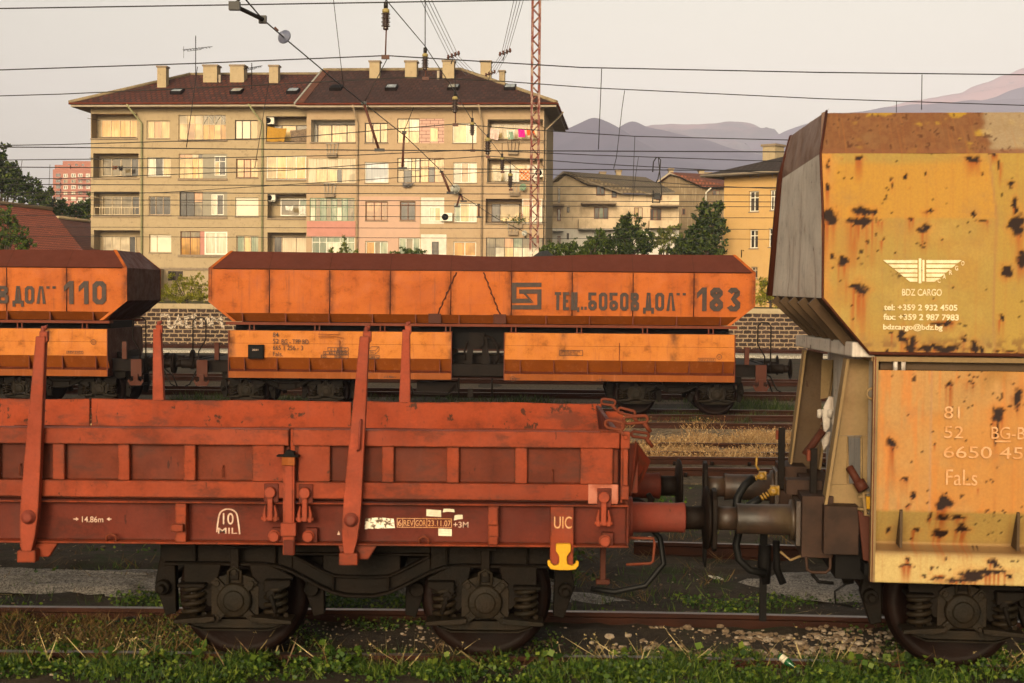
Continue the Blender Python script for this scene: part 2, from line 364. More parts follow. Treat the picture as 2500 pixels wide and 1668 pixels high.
FY = R(-1.5)
track('near rusty track half buried in weeds under the red flat wagon', 0, 0, -26, 17, curve=yc, sl=(-5.4, 5.6))
track('rusty track with clipped rails crossing behind the wagon buffers', 11.75, 0, -60, 60, sl=(-2, 6.2), fasten=(-1, 6.4, .62))
track('old low track overgrown by dry straw grass', 14.35, R(.3), -60, 60, offs=(-.75, .75), z=-.03)
track('single brown rail track at the far side of the straw grass', 18.95, R(1.0), -60, 60, offs=(.0,))
track('track carrying the orange hopper train', 21.8, R(1.0), -90, 90, sl=(-13, 10))
track('shiny track seen beneath the orange hopper train', 28.4, R(1.0), -120, 120)
track('second shiny track beyond the orange hopper train', 34.6, R(1.0), -120, 120, offs=(-.75, .75))
track('farthest track on white ballast below the stone wall', 57.6, R(.6), -160, 160, z=.12)
mb = MB(); mb.box(-160, 160, -2.8, 2.0, -.4, -.03); o = mb.build('ballast_bed', M['ballast'], kind='structure'); o.location = (0, 57.4, 0); o.rotation_euler.z = -R(.6)
mb = MB(); mb.box(-60, 60, -2.6, 2.9, -.4, -.125); o = mb.build('ballast_bed', M['paleballast'], kind='structure'); o.location = (0, 16.0, 0)
mb = MB(); mb.box(-60, 60, -1.6, 1.6, -.4, -.13); o = mb.build('ballast_bed', M['brownballast'], kind='structure'); o.location = (0, 11.75, 0)
mb = MB(); mb.box(-120, 120, -2.2, 2.2, -.4, -.14); o = mb.build('ballast_bed', M['brownballast'], kind='structure'); o.location = (0, 21.8, 0); o.rotation_euler.z = -R(1.0)
mb = MB(); mb.box(-120, 120, -2.2, 8.2, -.4, -.15); o = mb.build('ballast_bed', M['brownballast'], kind='structure'); o.location = (0, 28.4, 0); o.rotation_euler.z = -R(1.0)
a = W(1547, 1372, 3.9); b = W(2040, 1384, 3.6)
tl = empty('loose_rail', 'short loose rail lying on the dirt behind the coupled buffers', 'rail', (0, 0, 0))
rail_mesh('rail_bar', [(a.x, 3.9), (b.x + .8, 3.6)], tl, .06)
# ------------------------------------------------------------------ bogie (sprung two-axle freight bogie)
def arc(cx, cz, r, a0, a1, n=8, sx=1.0): return [(cx + sx * r * math.cos(R(a0 + (a1 - a0) * i / n)), cz + r * math.sin(R(a0 + (a1 - a0) * i / n))) for i in range(n + 1)]
def make_bogie(parent, loc, yaw=0.0):
    fr = MB()
    xs = [-1.42, -1.0, -.72, -.60, -.50, -.40, -.30, -.20, -.10, 0, .10, .20, .30, .40, .50, .60, .72, 1.0, 1.42]
    def bot(x):
        x = abs(x)
        return .725 if x > .70 else (.50 + .225 * (1 - math.cos(min(1, max(0, x - .06) / .64) * math.pi)) / 2)
    bl = [(x, bot(x)) for x in xs]
    hole_b = [(x, max(bot(x) + .115, .635)) for x in (-.5, -.4, -.3, -.2, -.1, 0, .1, .2, .3, .4, .5)]
    hole_t = [(-.5, .785), (-.46, .805), (.46, .805), (.5, .785)]
    for sy in (-1, 1):
        y0, y1 = (sy * 1.0 - .012, sy * 1.0 + .012)
        mid = [p for p in bl if abs(p[0]) <= .51]
        fr.prism(mid + hole_b[::-1], y0, y1)
        fr.prism([(-.5, .79), *hole_t[1:3], (.5, .79), (.5, .88), (-.5, .88)], y0, y1)
        for s in (-1, 1):
            p = [(s * x, z) for x, z in ([(.5, .88), (1.42, .88), (1.46, .86), (1.46, .74)] + [(x, bot(x)) for x in (1.42, 1.0, .72, .60, .5)])]
            fr.prism(p, y0, y1)
        fr.strip(bl, .011, sy * 1.0 - .085, .17)                                 # bottom flange
        fr.strip(hole_b, .009, sy * 1.0 - .055, .11); fr.strip([(-.5, .80), (.5, .80)], .009, sy * 1.0 - .055, .11)
        fr.strip([(-1.46, .885), (1.46, .885)], .012, sy * 1.0 - .09, .18)
        for x in (-.62, .62, -1.2, 1.2, -.2, .2): fr.box(x - .008, x + .008, sy * 1.0 - .06, sy * 1.0 + .06, bot(x) + .012, .87 if abs(x) > .5 else bot(x) + .11)
        for ax in (-.9, .9):                                                     # horn guides and spring pockets
            for s in (-1, 1):
                outer = (s * ax > 0)
                if outer:
                    wing = [(.37, .73), (.10, .73), (.13, .60), (.155, .42), (.19, .42), (.26, .50), (.37, .60)]
                    fr.prism([(ax + s * u, w) for u, w in wing], sy * 1.075 - .02, sy * 1.075 + .02)
                    fr.box(*sorted((ax + s * .20, ax + s * .40)), sy * 1.08 - .10, sy * 1.08 + .10, .575, .60)
                else:
                    wing = [(.24, .73), (.10, .73), (.13, .60), (.17, .42), (.20, .40), (.24, .42), (.27, .60), (.40, .60), (.42, .64), (.30, .70)]
                    fr.prism([(ax + s * u, w) for u, w in wing], sy * 1.075 - .02, sy * 1.075 + .02)
                    fr.prism([(ax + s * u, w) for u, w in [(.22, .63), (.41, .63), (.41, .59), (.30, .54), (.22, .54)]], sy * 1.12 - .06, sy * 1.12 + .06)
                    fr.cyl((ax + s * .27, sy * 1.19, .53), (ax + s * .27, sy * 1.12, .53), .035, n=10); fr.tube([(ax + s * .27, sy * 1.19, .53), (ax + s * .31, sy * 1.19, .40)], .018)
            fr.box(ax - .032, ax + .032, sy * 1.115 - .012, sy * 1.115 + .012, .62, .86); fr.box(ax - .08, ax + .08, sy * 1.115 - .014, sy * 1.115 + .014, .845, .872)
    fr.box(-.28, .28, -1.0, 1.0, .62, .80); fr.box(-1.40, -1.34, -1.0, 1.0, .70, .86); fr.box(1.34, 1.40, -1.0, 1.0, .70, .86)
    for sx in (-1, 1):                                                           # brake hangers and shoes
        for sy in (-1, 1):
            for e in (.36, 1.46):
                p = [(sx * (e - .05), .73), (sx * (e + .06), .73), (sx * (e + .10), .52), (sx * (e + .02), .28), (sx * (e - .06), .30)]
                fr.prism(p, sy * .72 - .05, sy * .72 + .05)
                fr.cyl((sx * (e + .03), sy * .66, .50), (sx * (e + .03), sy * .84, .50), .055)
        fr.cyl((sx * 1.49, -.9, .50), (sx * 1.49, .9, .50), .03)
    b = fr.build('bogie', M['bogie'], parent, .006, 1); b.location = loc; b.rotation_euler.z = yaw
    for ax in (-.9, .9):
        wh = MB()
        for sy in (-1, 1):
            prof = [(.02, -.07), (.09, -.07), (.10, -.03), (.36, -.005), (.385, -.055), (.46, -.060), (.463, .02), (.488, .045), (.488, .068), (.40, .07), (.36, .03), (.10, .05), (.02, .05)]
            wh = MB(); wh.lathe(prof, (ax, sy * .75, .46), (0, -sy, 0), 40); wh.build('wheel', M['wheel'], b)
        MB().cyl((ax, -1.0, .46), (ax, 1.0, .46), .075).build('axle', M['wheel'], b)
        for sy in (-1, 1):
            ab = MB()
            ab.prism([(ax - .17, .345), (ax + .17, .345), (ax + .17, .56), (ax + .13, .63), (ax + .06, .655), (ax - .06, .655), (ax - .13, .63), (ax - .17, .56)], sy * 1.0 - .10, sy * 1.0 + .10)
            for s in (-1, 1):                                                    # spring seats
                ab.prism([(ax + s * u, w) for u, w in [(.13, .37), (.22, .365), (.42, .345), (.42, .32), (.20, .325), (.13, .34)]], sy * 1.09 - .11, sy * 1.09 + .11)
            ab.lathe([(.125, 0), (.125, .03), (.115, .045), (.075, .05), (.07, .062), (.02, .062)], (ax, sy * 1.1, .475), (0, sy, 0), 24)
            for k in range(4):
                a_ = R(45 + 90 * k); dx, dz = math.cos(a_), math.sin(a_)
                box_rot(ab, (ax + dx * .135, sy * 1.115, .475 + dz * .135), (dx, 0, dz), (-dz, 0, dx), .075, .018, .028)
                ab.cyl((ax + dx * .175, sy * 1.13, .475 + dz * .175), (ax + dx * .175, sy * 1.15, .475 + dz * .175), .022, n=8)
            ab.tube([(ax - .045, sy * 1.125, .60), (ax - .045, sy * 1.125, .685), (ax, sy * 1.125, .715), (ax + .045, sy * 1.125, .685), (ax + .045, sy * 1.125, .60)], .012)
            ab.cyl((ax, sy * 1.10, .68), (ax, sy * 1.14, .68), .022, n=8)
            ab.prism([(ax - .34, .325), (ax + .34, .325), (ax + .36, .31), (ax + .30, .275), (ax + .22, .262), (ax - .22, .262), (ax - .30, .275), (ax - .36, .31)], sy * 1.02 - .05, sy * 1.02 + .05)
            ab.prism([(ax - .345, .295), (ax - .24, .258), (ax + .24, .258), (ax + .345, .295), (ax + .345, .287), (ax + .24, .248), (ax - .24, .248), (ax - .345, .287)], sy * 1.02 - .08, sy * 1.02 + .08)
            ab.build('axlebox', M['axle'], b, .008, 2)
            for s in (-1, 1):
                sp = MB(); cx = ax + s * .295
                zt = .585
                sp.tube([(cx + .072 * math.cos(R(a_)), sy * 1.10 + .072 * math.sin(R(a_)), .365 + (zt - .365) * a_ / (360 * 4.2)) for a_ in range(0, int(360 * 4.2) + 1, 24)], .0185, 7)
                sp.cyl((cx, sy * 1.10, .35), (cx, sy * 1.10, zt), .034, n=8)
                sp.build('spring', M['axle'], b)
    return b
# ------------------------------------------------------------------ lettering
def text_mesh(txt, size, sx=1.0, bold=0.0, spacing=1.0):
    cu = bpy.data.curves.new('txt', 'FONT'); cu.body = txt; cu.size = size; cu.offset = bold; cu.space_character = spacing; cu.align_x = 'LEFT'
    o = bpy.data.objects.new('txt', cu); col.objects.link(o)
    me = bpy.data.meshes.new_from_object(o.evaluated_get(bpy.context.evaluated_depsgraph_get()))
    v = [(p.co.x * sx, p.co.y) for p in me.vertices]; f = [tuple(p.vertices) for p in me.polygons]
    bpy.data.objects.remove(o); bpy.data.meshes.remove(me); bpy.data.curves.remove(cu); return v, f
def put_text(mb, txt, x, z, height, y, width=None, bold=0.0, mi=0, sx=1.0, slope=0.0):
    """lettering in the x-z plane facing -y: height = capital height, width = overall width when given"""
    v, f = text_mesh(txt, 1.0, 1.0, bold)
    if not v: return
    x0 = min(p[0] for p in v); x1 = max(p[0] for p in v); k = height / .72; kx = k * sx if width is None else width / (x1 - x0)
    yy = y if callable(y) else (lambda a, b: y)
    mb.add([(x + (p[0] - x0) * kx, yy(x, z), z + p[1] * k + slope * (p[0] - x0) * kx) for p in v], f, mi)
def rect2(mb, x0, z0, x1, z1, y, mi=0): mb.add([(x0, y, z0), (x1, y, z0), (x1, y, z1), (x0, y, z1)], [(0, 1, 2, 3)], mi)
def poly2(mb, pts, y, mi=0): mb.add([(p[0], y, p[1]) for p in pts], [tuple(range(len(pts)))], mi)
def line2(mb, pts, w, y, mi=0):
    L, Rr = [], []
    for i, p in enumerate(pts):
        a = Vector(pts[max(0, i - 1)]); b = Vector(pts[min(len(pts) - 1, i + 1)]); d = (b - a).normalized(); q = Vector((-d.y, d.x)) * w / 2
        L.append((p[0] + q.x, p[1] + q.y)); Rr.append((p[0] - q.x, p[1] - q.y))
    for i in range(len(pts) - 1): poly2(mb, [Rr[i], Rr[i + 1], L[i + 1], L[i]], y, mi)
def frame2(mb, x0, z0, x1, z1, w, y, mi=0):
    rect2(mb, x0, z0, x1, z0 + w, y, mi); rect2(mb, x0, z1 - w, x1, z1, y, mi); rect2(mb, x0, z0 + w, x0 + w, z1 - w, y, mi); rect2(mb, x1 - w, z0 + w, x1, z1 - w, y, mi)
# ------------------------------------------------------------------ the red flat wagon with stakes
YB = -1.39                                            # outer face of the drop sides
def fx(px, Y=YB): return (px - 1250) * (Y - CAM.y) / F
ZS0, ZS1, ZB0, ZB1 = .925, 1.222, 1.252, 1.735
fw = empty('flat_wagon', 'long red flat wagon with tall side stakes and low drop sides, nearest the camera', 'railway wagon', (0, 0, 0))
XR = fx(1540); XL = -18.2
def rr(px): return fx(px)
u = MB()                                              # side sills: a channel each side
for s in (-1, 1):
    yo = s * 1.39; yw = s * 1.30
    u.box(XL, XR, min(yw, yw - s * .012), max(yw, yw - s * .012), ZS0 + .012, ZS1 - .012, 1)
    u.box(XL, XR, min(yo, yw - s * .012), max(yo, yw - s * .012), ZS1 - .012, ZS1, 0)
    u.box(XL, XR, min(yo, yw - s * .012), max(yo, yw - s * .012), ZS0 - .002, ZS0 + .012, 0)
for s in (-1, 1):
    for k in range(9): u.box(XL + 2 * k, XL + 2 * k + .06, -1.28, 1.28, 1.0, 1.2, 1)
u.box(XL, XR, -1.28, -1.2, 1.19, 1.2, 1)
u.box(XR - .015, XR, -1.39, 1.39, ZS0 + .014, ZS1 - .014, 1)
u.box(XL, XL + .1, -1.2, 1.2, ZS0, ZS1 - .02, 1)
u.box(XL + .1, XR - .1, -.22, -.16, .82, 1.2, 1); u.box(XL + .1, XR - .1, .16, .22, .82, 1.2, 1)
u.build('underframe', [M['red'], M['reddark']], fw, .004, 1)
MB().box(XL, XR, -1.28, 1.28, ZS1 + .002, ZS1 + .028).build('floor', M['redpanel'], fw)
# ribs on the sill
for px0, px1 in ((428, 455), (1195, 1221)):
    r = MB(); a, b = rr(px0), rr(px1); r.box(a, b, -1.40, -1.302, ZS0 + .014, ZS1 - .014)
    if px0 == 428: r.box(a - .02, b - .01, -1.45, -1.402, 1.02, 1.07)
    else: r.box(a, b - .004, -1.425, -1.402, 1.08, ZS1 - .02); r.box(a + .004, b - .006, -1.43, -1.402, ZS0 + .02, 1.0)
    r.build('sill_rib', M['red'], fw, .006)
uic = MB(); a, b = rr(1348), rr(1405); uic.box(a, b, -1.405, -1.302, .80, ZS1 - .014); uic.build('hook_plate', M['red'], fw, .006)
# drop sides
ribs = [(127, 156), (287, 315), (448, 477), (616, 694), (729, 807), (934, 963), (1093, 1123), (1260, 1290), (1420, 1500)]
def drop_side(px0, px1, inner, Y=YB, s=-1):
    x0, x1 = (rr(px0) if px0 is not None else XL), (rr(px1) if px1 is not None else XL)
    b = MB(); yo = s * 1.39; yi = s * 1.325
    lo = lambda a_, b_: (min(a_, b_), max(a_, b_))
    b.box(x0, x1, *lo(yo + s * .012, yi), ZB0, 1.367, 0); b.box(x0, x1, *lo(yo + s * .018, yi), 1.622, ZB1, 0)
    b.box(x0, x1, *lo(yi, yi + -s * .02), ZB0, ZB1, 2)
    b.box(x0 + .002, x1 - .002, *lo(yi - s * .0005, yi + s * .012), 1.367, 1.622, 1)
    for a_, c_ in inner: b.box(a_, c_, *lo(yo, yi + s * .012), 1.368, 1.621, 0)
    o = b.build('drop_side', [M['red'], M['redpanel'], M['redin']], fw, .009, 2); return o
rx = [(rr(a_), rr(b_)) for a_, b_ in ribs]
drop_side(716, 1515, rx[4:])
pitch = rr(448) - rr(287)
def left_side():
    x0, x1 = rr(706) - 5.55, rr(706)
    inner = [(rr(127) - k * pitch, rr(156) - k * pitch) for k in range(1, 8) if rr(127) - k * pitch > x0 + .2] + rx[:4]
    b = MB()
    b.box(x0, x1, -1.402, -1.325, ZB0, 1.367, 0); b.box(x0, x1, -1.408, -1.325, 1.622, ZB1, 0); b.box(x0, x1, -1.325, -1.305, ZB0, ZB1, 2)
    b.box(x0 + .002, x1 - .002, -1.337, -1.3245, 1.367, 1.622, 1)
    for a_, c_ in inner: b.box(a_, c_, -1.39, -1.337, 1.368, 1.621, 0)
    return b.build('drop_side', [M['red'], M['redpanel'], M['redin']], fw, .009, 2)
ls = left_side()
for k in (1, 2):
    o = ls.copy(); col.objects.link(o); o.parent = fw; o.location.x = -5.60 * k
# far side boards, seen from inside: two boards meet at px 220 and px 860
YF = 1.38
def fxf(px): return (px - 1250) * (YF - .06 - CAM.y) / F
cuts = [XL, fxf(220), fxf(860), XR - .02]
for i in range(3):
    b = MB(); x0, x1 = cuts[i] + .008, cuts[i + 1] - .008; n = max(2, int((x1 - x0) / .35))
    top = [(x0 + (x1 - x0) * j / n, ZB1 - .008 + .006 * math.sin(j * 1.7 + i)) for j in range(n + 1)]
    b.prism([(x0, ZB0), (x1, ZB0)] + top[::-1], 1.32, 1.345, 'y', 0); b.box(x0, x1, 1.346, 1.40, 1.66, 1.715, 1); b.box(x0, x1, 1.346, 1.39, ZB0, 1.36, 1)
    for k in range(int((x1 - x0) / .46)): b.box(x0 + .2 + .46 * k, x0 + .29 + .46 * k, 1.346, 1.388, 1.362, 1.658, 1)
    b.build('drop_side', [M['redin'], M['red']], fw, .004, 1)
e = MB(); x = fxf(1480); e.box(x, x + .16, 1.29, 1.318, 1.50, 1.66); e.build('corner_plate', M['redin'], fw, .006)
# debris and bent lip along the near side board top
lip = MB(); xs_ = np.arange(rr(20), rr(1500), .045)
for i in range(len(xs_) - 1):
    z0 = ZB1 + .004 + .010 * abs(fbm(xs_[i], 0, 2.0)); z1 = ZB1 + .004 + .010 * abs(fbm(xs_[i + 1], 0, 2.0))
    lip.add([(xs_[i], -1.30, ZB1 - .01), (xs_[i + 1], -1.30, ZB1 - .01), (xs_[i + 1], -1.285, z1), (xs_[i], -1.285, z0)], [(0, 1, 2, 3)])
lip.build('board_lip', M['redpanel'], fw)
# stakes
def stake(px_b, y_b, px_t, y_t, s, hook):
    """tapered pressed-steel stake pivoted on the sill, leaning to the right; s=-1 near side, +1 far side"""
    Y = -1.46 if s < 0 else 1.47
    b0 = W(px_b, y_b, Y); t0 = W(px_t, y_t, Y)
    X0 = b0.x; zb = 1.12; zt = t0.z - .10; dx = (t0.x - X0) / (zt + .1 - zb)
    def cx(z): return X0 + dx * (z - zb)
    def poly(zz): return [(cx(z) - w, z) for z, w in zz] + [(cx(z) + w, z) for z, w in zz[::-1]]
    m = MB(); prof = [(.88, .034), (.98, .052), (1.12, .062), (1.25, .062), (1.45, .058), (1.75, .050), (2.1, .040), (zt, .033)]
    yo, yi = (Y - .02, Y + .045) if s < 0 else (Y - .045, Y + .02)
    m.prism(poly(prof), yo, yo + .012)
    m.prism([(cx(z) - w, z) for z, w in prof] + [(cx(z) - w + .012, z) for z, w in prof[::-1]], yo + .012, yi)
    m.prism([(cx(z) + w - .012, z) for z, w in prof] + [(cx(z) + w, z) for z, w in prof[::-1]], yo + .012, yi)
    m.prism([(cx(zt - .05) - .012, zt - .05), (cx(zt) - .012, zt + .035), (cx(zt) + .045, zt + .035), (cx(zt) + .045, zt - .03), (cx(zt) + .03, zt - .05)], yo + .012, yi - .01)
    o = m.build('stake', M['redlit'], fw, .005)
    h = MB(); c = cx(zt)
    h.tube([(c + .012, yo + .03, zt - .02), (c + .008, yo + .03, zt + .035), (c + .015, yo + .025, zt + .062), (c + .03, yo + .03, zt + .075), (c + .024, yo + .03, zt + .045)], [.018, .018, .017, .014, .010], 8)
    h.build('stake_hook', M['pinkpaint'], o)
    if s < 0:
        p = MB(); p.lathe([(.05, 0), (.05, .012), (.036, .014), (.036, .035), (.02, .038), (.012, .038)], (X0, yo, 1.12), (0, -1, 0), 16); p.build('pivot_bolt', M['pinkpaint'], o)
        q = MB(); X = X0
        q.prism([(X - .10, ZS0 - .004), (X + .17, ZS0 - .004), (X + .11, ZS0 - .10), (X - .075, ZS0 - .10)], -1.385, -1.34); q.box(X - .085, X + .045, -1.475, -1.386, ZS0 - .125, ZS0 - .04)
        q.build('stake_pocket', M['red'], fw, .008)
    return o
s1 = stake(72, 1264, 103, 786, -1, True); s2 = stake(858, 1271, 893, 786, -1, True)
stake(392, 985, 385, 776, 1, True); stake(986, 990, 993, 778, 1, True)
d = MB(); q = W(873, 1024, -1.5); d.tube([(q.x, -1.49, 1.60), (q.x + .012, -1.51, 1.615), (q.x + .02, -1.51, 1.80), (q.x + .024, -1.49, 1.815)], .009); d.build('stake_handle', M['pinkpaint'], s2)
for k in range(1, 4):
    o = copy_tree(s1, fw); o.location.x = -2.25 * k
# middle post with its cap
p = MB(); x0, x1 = rr(695), rr(723); p.box(x0, x1, -1.452, -1.405, .865, 1.50, 0); p.box(x0 + .012, x1 - .012, -1.458, -1.45, 1.08, 1.49, 0); p.box(x0 - .012, x1 + .014, -1.475, -1.404, 1.00, 1.09, 0); p.box(x0 + .008, x1 - .004, -1.46, -1.45, .87, .97, 1)
p.box(x0 - .006, x1 + .004, -1.475, -1.41, 1.492, 1.55, 2)
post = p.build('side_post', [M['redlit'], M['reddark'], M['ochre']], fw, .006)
c = MB(); c.box(x0 - .04, x1 + .03, -1.485, -1.40, 1.552, 1.562); c.prism([(x0, 1.562), (x1, 1.562), (x1, 1.585), (x0 + .03, 1.597)], -1.48, -1.41); c.build('post_cap', M['black'], post)
# hinges and sill bolts
def hinge(px, py, patch=False):
    h = MB(); X = rr(px); zc = W(px, py, -1.43).z
    h.box(X - .045, X + .055, -1.412, -1.4025, zc - .075, zc + .06, 1); h.cyl((X, -1.412, zc), (X, -1.455, zc), .039, n=20)
    h.box(X - .018, X + .018, -1.44, -1.413, zc - .20, zc - .03)
    for s in (-1, 1):
        h.prism([(X + s * .028, zc - .09), (X + s * .036, zc - .09), (X + s * .052, zc - .15), (X + s * .050, zc - .205), (X + s * .022, zc - .205), (X + s * .030, zc - .15)], -1.435, -1.40)
    h.cyl((X - .062, -1.42, zc - .185), (X + .062, -1.42, zc - .185), .014, n=8)
    o = h.build('hinge', [M['redlit'], M['reddark']], fw, .004, 1)
    if patch:
        k = MB(); k.box(rr(1440), rr(1512), -1.4055, -1.4022, zc - .05, zc + .085); k.build('bare_patch', M['bare'], o)
for px, py, pt in ((662.5, 1202, 0), (747, 1204, 0), (1477.5, 1214, 1)): hinge(px, py, pt)
for px, py in ((668.5, 1310), (752, 1311), (1477, 1322)):
    b = MB(); q = W(px, py, -1.40); b.box(q.x - .02, q.x + .06, -1.37, -1.315, q.z - .045, q.z + .055, 1); b.cyl((q.x, -1.36, q.z), (q.x, -1.42, q.z), .036, n=18); b.lathe([(.044, 0), (.044, .012), (.034, .02)], (q.x, -1.39, q.z), (0, 1, 0), 16)
    b.build('sill_bolt', [M['redlit'], M['reddark']], fw, .003, 1)
for px, py in ((273, 1317), (1035, 1318)):
    b = MB(); q = W(px, py, -1.36); b.tube([(q.x - .035, -1.37, ZS0 + .01), (q.x - .03, -1.375, ZS0 + .05), (q.x, -1.38, ZS0 + .068), (q.x + .03, -1.375, ZS0 + .05), (q.x + .035, -1.37, ZS0 + .01)], .010); b.build('rope_eye', M['brownbeam'], fw)
for px, py in ((545, 1155), (1350, 1165), (50, 1150)):
    b = MB(); q = W(px, py, -1.36); b.tube([(q.x, -1.345, q.z + .05), (q.x - .006, -1.37, q.z + .03), (q.x, -1.372, q.z - .03)], .005); b.build('hook_pin', M['brownbeam'], fw)
# stencils
t = MB(); y = -1.3035
def tz(px, py, yy=-1.304): q = W(px, py, yy); return q.x, q.z
x, z = tz(200, 1275); put_text(t, '14.86m', x, z, .042, y, width=.15, bold=.004)
for s, px in ((1, 185), (-1, 268)):
    x, z = tz(px, 1267.5); line2(t, [(x - .018, z), (x + .012, z)], .007, y); poly2(t, [(x + s * .022, z), (x + s * .002, z + .013), (x + s * .002, z - .013)][::1 if s > 0 else -1], y - .0006)
x, z = tz(544, 1280); put_text(t, '10', x, z, .082, y, width=.075, bold=.004)
x, z = tz(532, 1303); put_text(t, 'MIL', x, z, .044, y, width=.135, bold=.006)
cx, zb_ = tz(557, 1304); A = [(cx - .082, zb_), (cx - .074, zb_ + .07), (cx - .066, zb_ + .125)] + [(cx + .064 * math.cos(R(a_)), zb_ + .125 + .052 * math.sin(R(a_))) for a_ in range(170, 5, -15)] + [(cx + .066, zb_ + .125), (cx + .074, zb_ + .07), (cx + .082, zb_)]
for i0, i1 in ((0, 2), (2, 8), (8, 14), (13, len(A))):
    seg = A[i0:i1 + 1]
    if len(seg) > 1:
        a_, b_ = Vector(seg[0]), Vector(seg[1]); seg[0] = tuple(a_ + (b_ - a_) * .18); line2(t, seg, .010, y - .0003 * i0)
x0, z0 = tz(969, 1288); x1, z1 = tz(1103, 1264); z1 = z0 + .066
cells = [969, 983, 1012, 1042, 1103]; xs_ = [tz(c_, 1280)[0] for c_ in cells]
frame2(t, x0, z0, x1, z1, .004, y, 1)
for x in xs_[1:-1]: rect2(t, x - .002, z0 + .004, x + .002, z1 - .004, y, 1)
for s_, a_, b_ in zip(('6', 'REV', 'GOR', '23.11.07'), xs_, xs_[1:]): put_text(t, s_, a_ + .007, z0 + .012, .042, y, width=b_ - a_ - .014, bold=.001, mi=1)
x, z = tz(1107, 1288); put_text(t, '+3M', x, z, .042, y, width=.105, bold=.004)
x, z = tz(823, 1306); poly2(t, [(x, z), (x + .022, z), (x + .011, z + .03)], y)
x, z = tz(1352.5, 1290, -1.407); put_text(t, 'UIC', x, z, .086, -1.4085, width=.124, bold=.003, mi=1)
t.build('stencil_lettering', [M['white'], M['ghost']], fw)
def sticker(px0, py0, px1, py1, tilt=0, torn=False, mat='paper', lines=2):
    a_ = W(px0, py1, -1.305); b_ = W(px1, py0, -1.305); m = MB(); w = b_.x - a_.x; h = b_.z - a_.z
    o = [(0, 0), (w, 0), (w, h), (0, h)] if not torn else [(0, 0), (w * .55, .006), (w, h * .12), (w * .96, h * .9), (w * .5, h), (.006, h * .93)]
    poly2(m, [(a_.x + p[0], a_.z + p[1] + tilt * p[0]) for p in o], -1.3045)
    if not torn:
        for k in range(lines): rect2(m, a_.x + w * .2, a_.z + h * (.32 + .3 * k) + tilt * w * .5, a_.x + w * .8, a_.z + h * (.38 + .3 * k) + tilt * w * .5, -1.3054, 1)
    m.build('paper_label', [M[mat], M['grey']], fw)
t = NT('worn_label'); nz = t.noise(22, 6, .75, t.co((1, 1, 1))); cc = t.mix(t.rng(nz, .50, .56), (.80, .72, .56), (.10, .06, .035)); M['wornlabel'] = t.done(cc, .8)
sticker(890, 1264, 964, 1292, 0, True, 'wornlabel'); sticker(1041, 1244, 1077, 1260, -.06); sticker(1081, 1242, 1110, 1251, -.03, True); sticker(1108, 1258, 1130, 1271, .1, True); sticker(1070, 1291, 1103, 1308, -.03)
# yellow rope hook
h = MB(); yh_ = -1.44
outl = [(917, 1315), (933, 1308), (1037, 1308), (1046, 1318), (1046, 1370), (1012, 1420), (1010, 1450), (1018, 1490), (1060, 1500), (1085, 1480), (1092, 1462), (1104, 1455), (1116, 1468), (1112, 1500), (1088, 1532), (1030, 1538), (930, 1537), (872, 1530), (845, 1495), (842, 1462), (856, 1448), (868, 1458), (872, 1476), (900, 1500), (935, 1494), (946, 1470), (946, 1430), (938, 1405), (916, 1372)]
h.prism([(lambda q: (q.x, q.z))(W(1100 + a_ / 3.563, 960 + b_ / 3.563, yh_)) for a_, b_ in outl], -1.455, -1.415)
h.build('rope_hook', M['yellow'], fw, .010, 3)
# end of the wagon: posts, latch loops, leaning end flap
e = MB(); X = rr(1519); e.box(X, X + .014, -1.40, -1.36, 1.24, ZB1 + .05); e.box(rr(1524), rr(1537), -1.395, -1.345, 1.36, 1.62); e.box(rr(1520), rr(1539), -1.41, -1.34, 1.265, 1.36); e.box(rr(1518), rr(1541), -1.405, -1.335, 1.62, 1.74)
e.cyl((rr(1530), -1.42, 1.70), (rr(1530), -1.40, 1.70), .016, n=12); e.box(rr(1466), rr(1514), -1.415, -1.39, ZB1 + .002, ZB1 + .012)
e.build('end_post', M['red'], fw, .006)
e = MB(); x0 = XR - .02
e.plate([(x0 + .05, -1.20, 1.26), (x0 + .08, -1.28, 1.66), (x0 + .20, -1.12, 1.50), (x0 + .14, -1.05, 1.34)][::-1], .02)
e.plate([(x0 + .03, 1.30, 1.27), (x0 + .03, -1.22, 1.27), (x0 - .03, -1.22, 1.715), (x0 - .03, 1.30, 1.715)][::-1], .03)
e.prism([(-1.2, 1.28), (-1.02, 1.36), (-1.02, 1.46), (-1.2, 1.64)], x0 + .03, x0 + .10, 'x')
e.build('end_flap', M['reddark'], fw, .006)
def loop(px, py, Y, L, r, ang, th=.012):
    q = W(px, py, Y); a_ = R(ang); pts = []
    for k in range(16):
        t_ = 2 * math.pi * k / 16; lx = (L / 2 if math.cos(t_) > 0 else -L / 2) + r * math.cos(t_); lz = r * math.sin(t_)
        pts.append((q.x + lx * math.cos(a_) - lz * math.sin(a_), Y, q.z + lx * math.sin(a_) + lz * math.cos(a_)))
    m = MB(); m.tube(pts, th, 7, True); m.tube([(q.x + L / 2 * math.cos(a_), Y, q.z + L / 2 * math.sin(a_) - r), (q.x + (L / 2 + .05) * math.cos(a_), Y + .01, q.z - .09)], th * 1.4, 6)
    m.build('latch_lever', M['brownbeam'], fw)
loop(1500, 1038, -1.40, .075, .028, -12); loop(1552, 1025, -.9, .12, .026, 4); loop(1485, 982, 1.30, .075, .024, -8); loop(1530, 1006, .7, .1, .022, -14); loop(1563, 1062, -.6, .09, .02, -8)
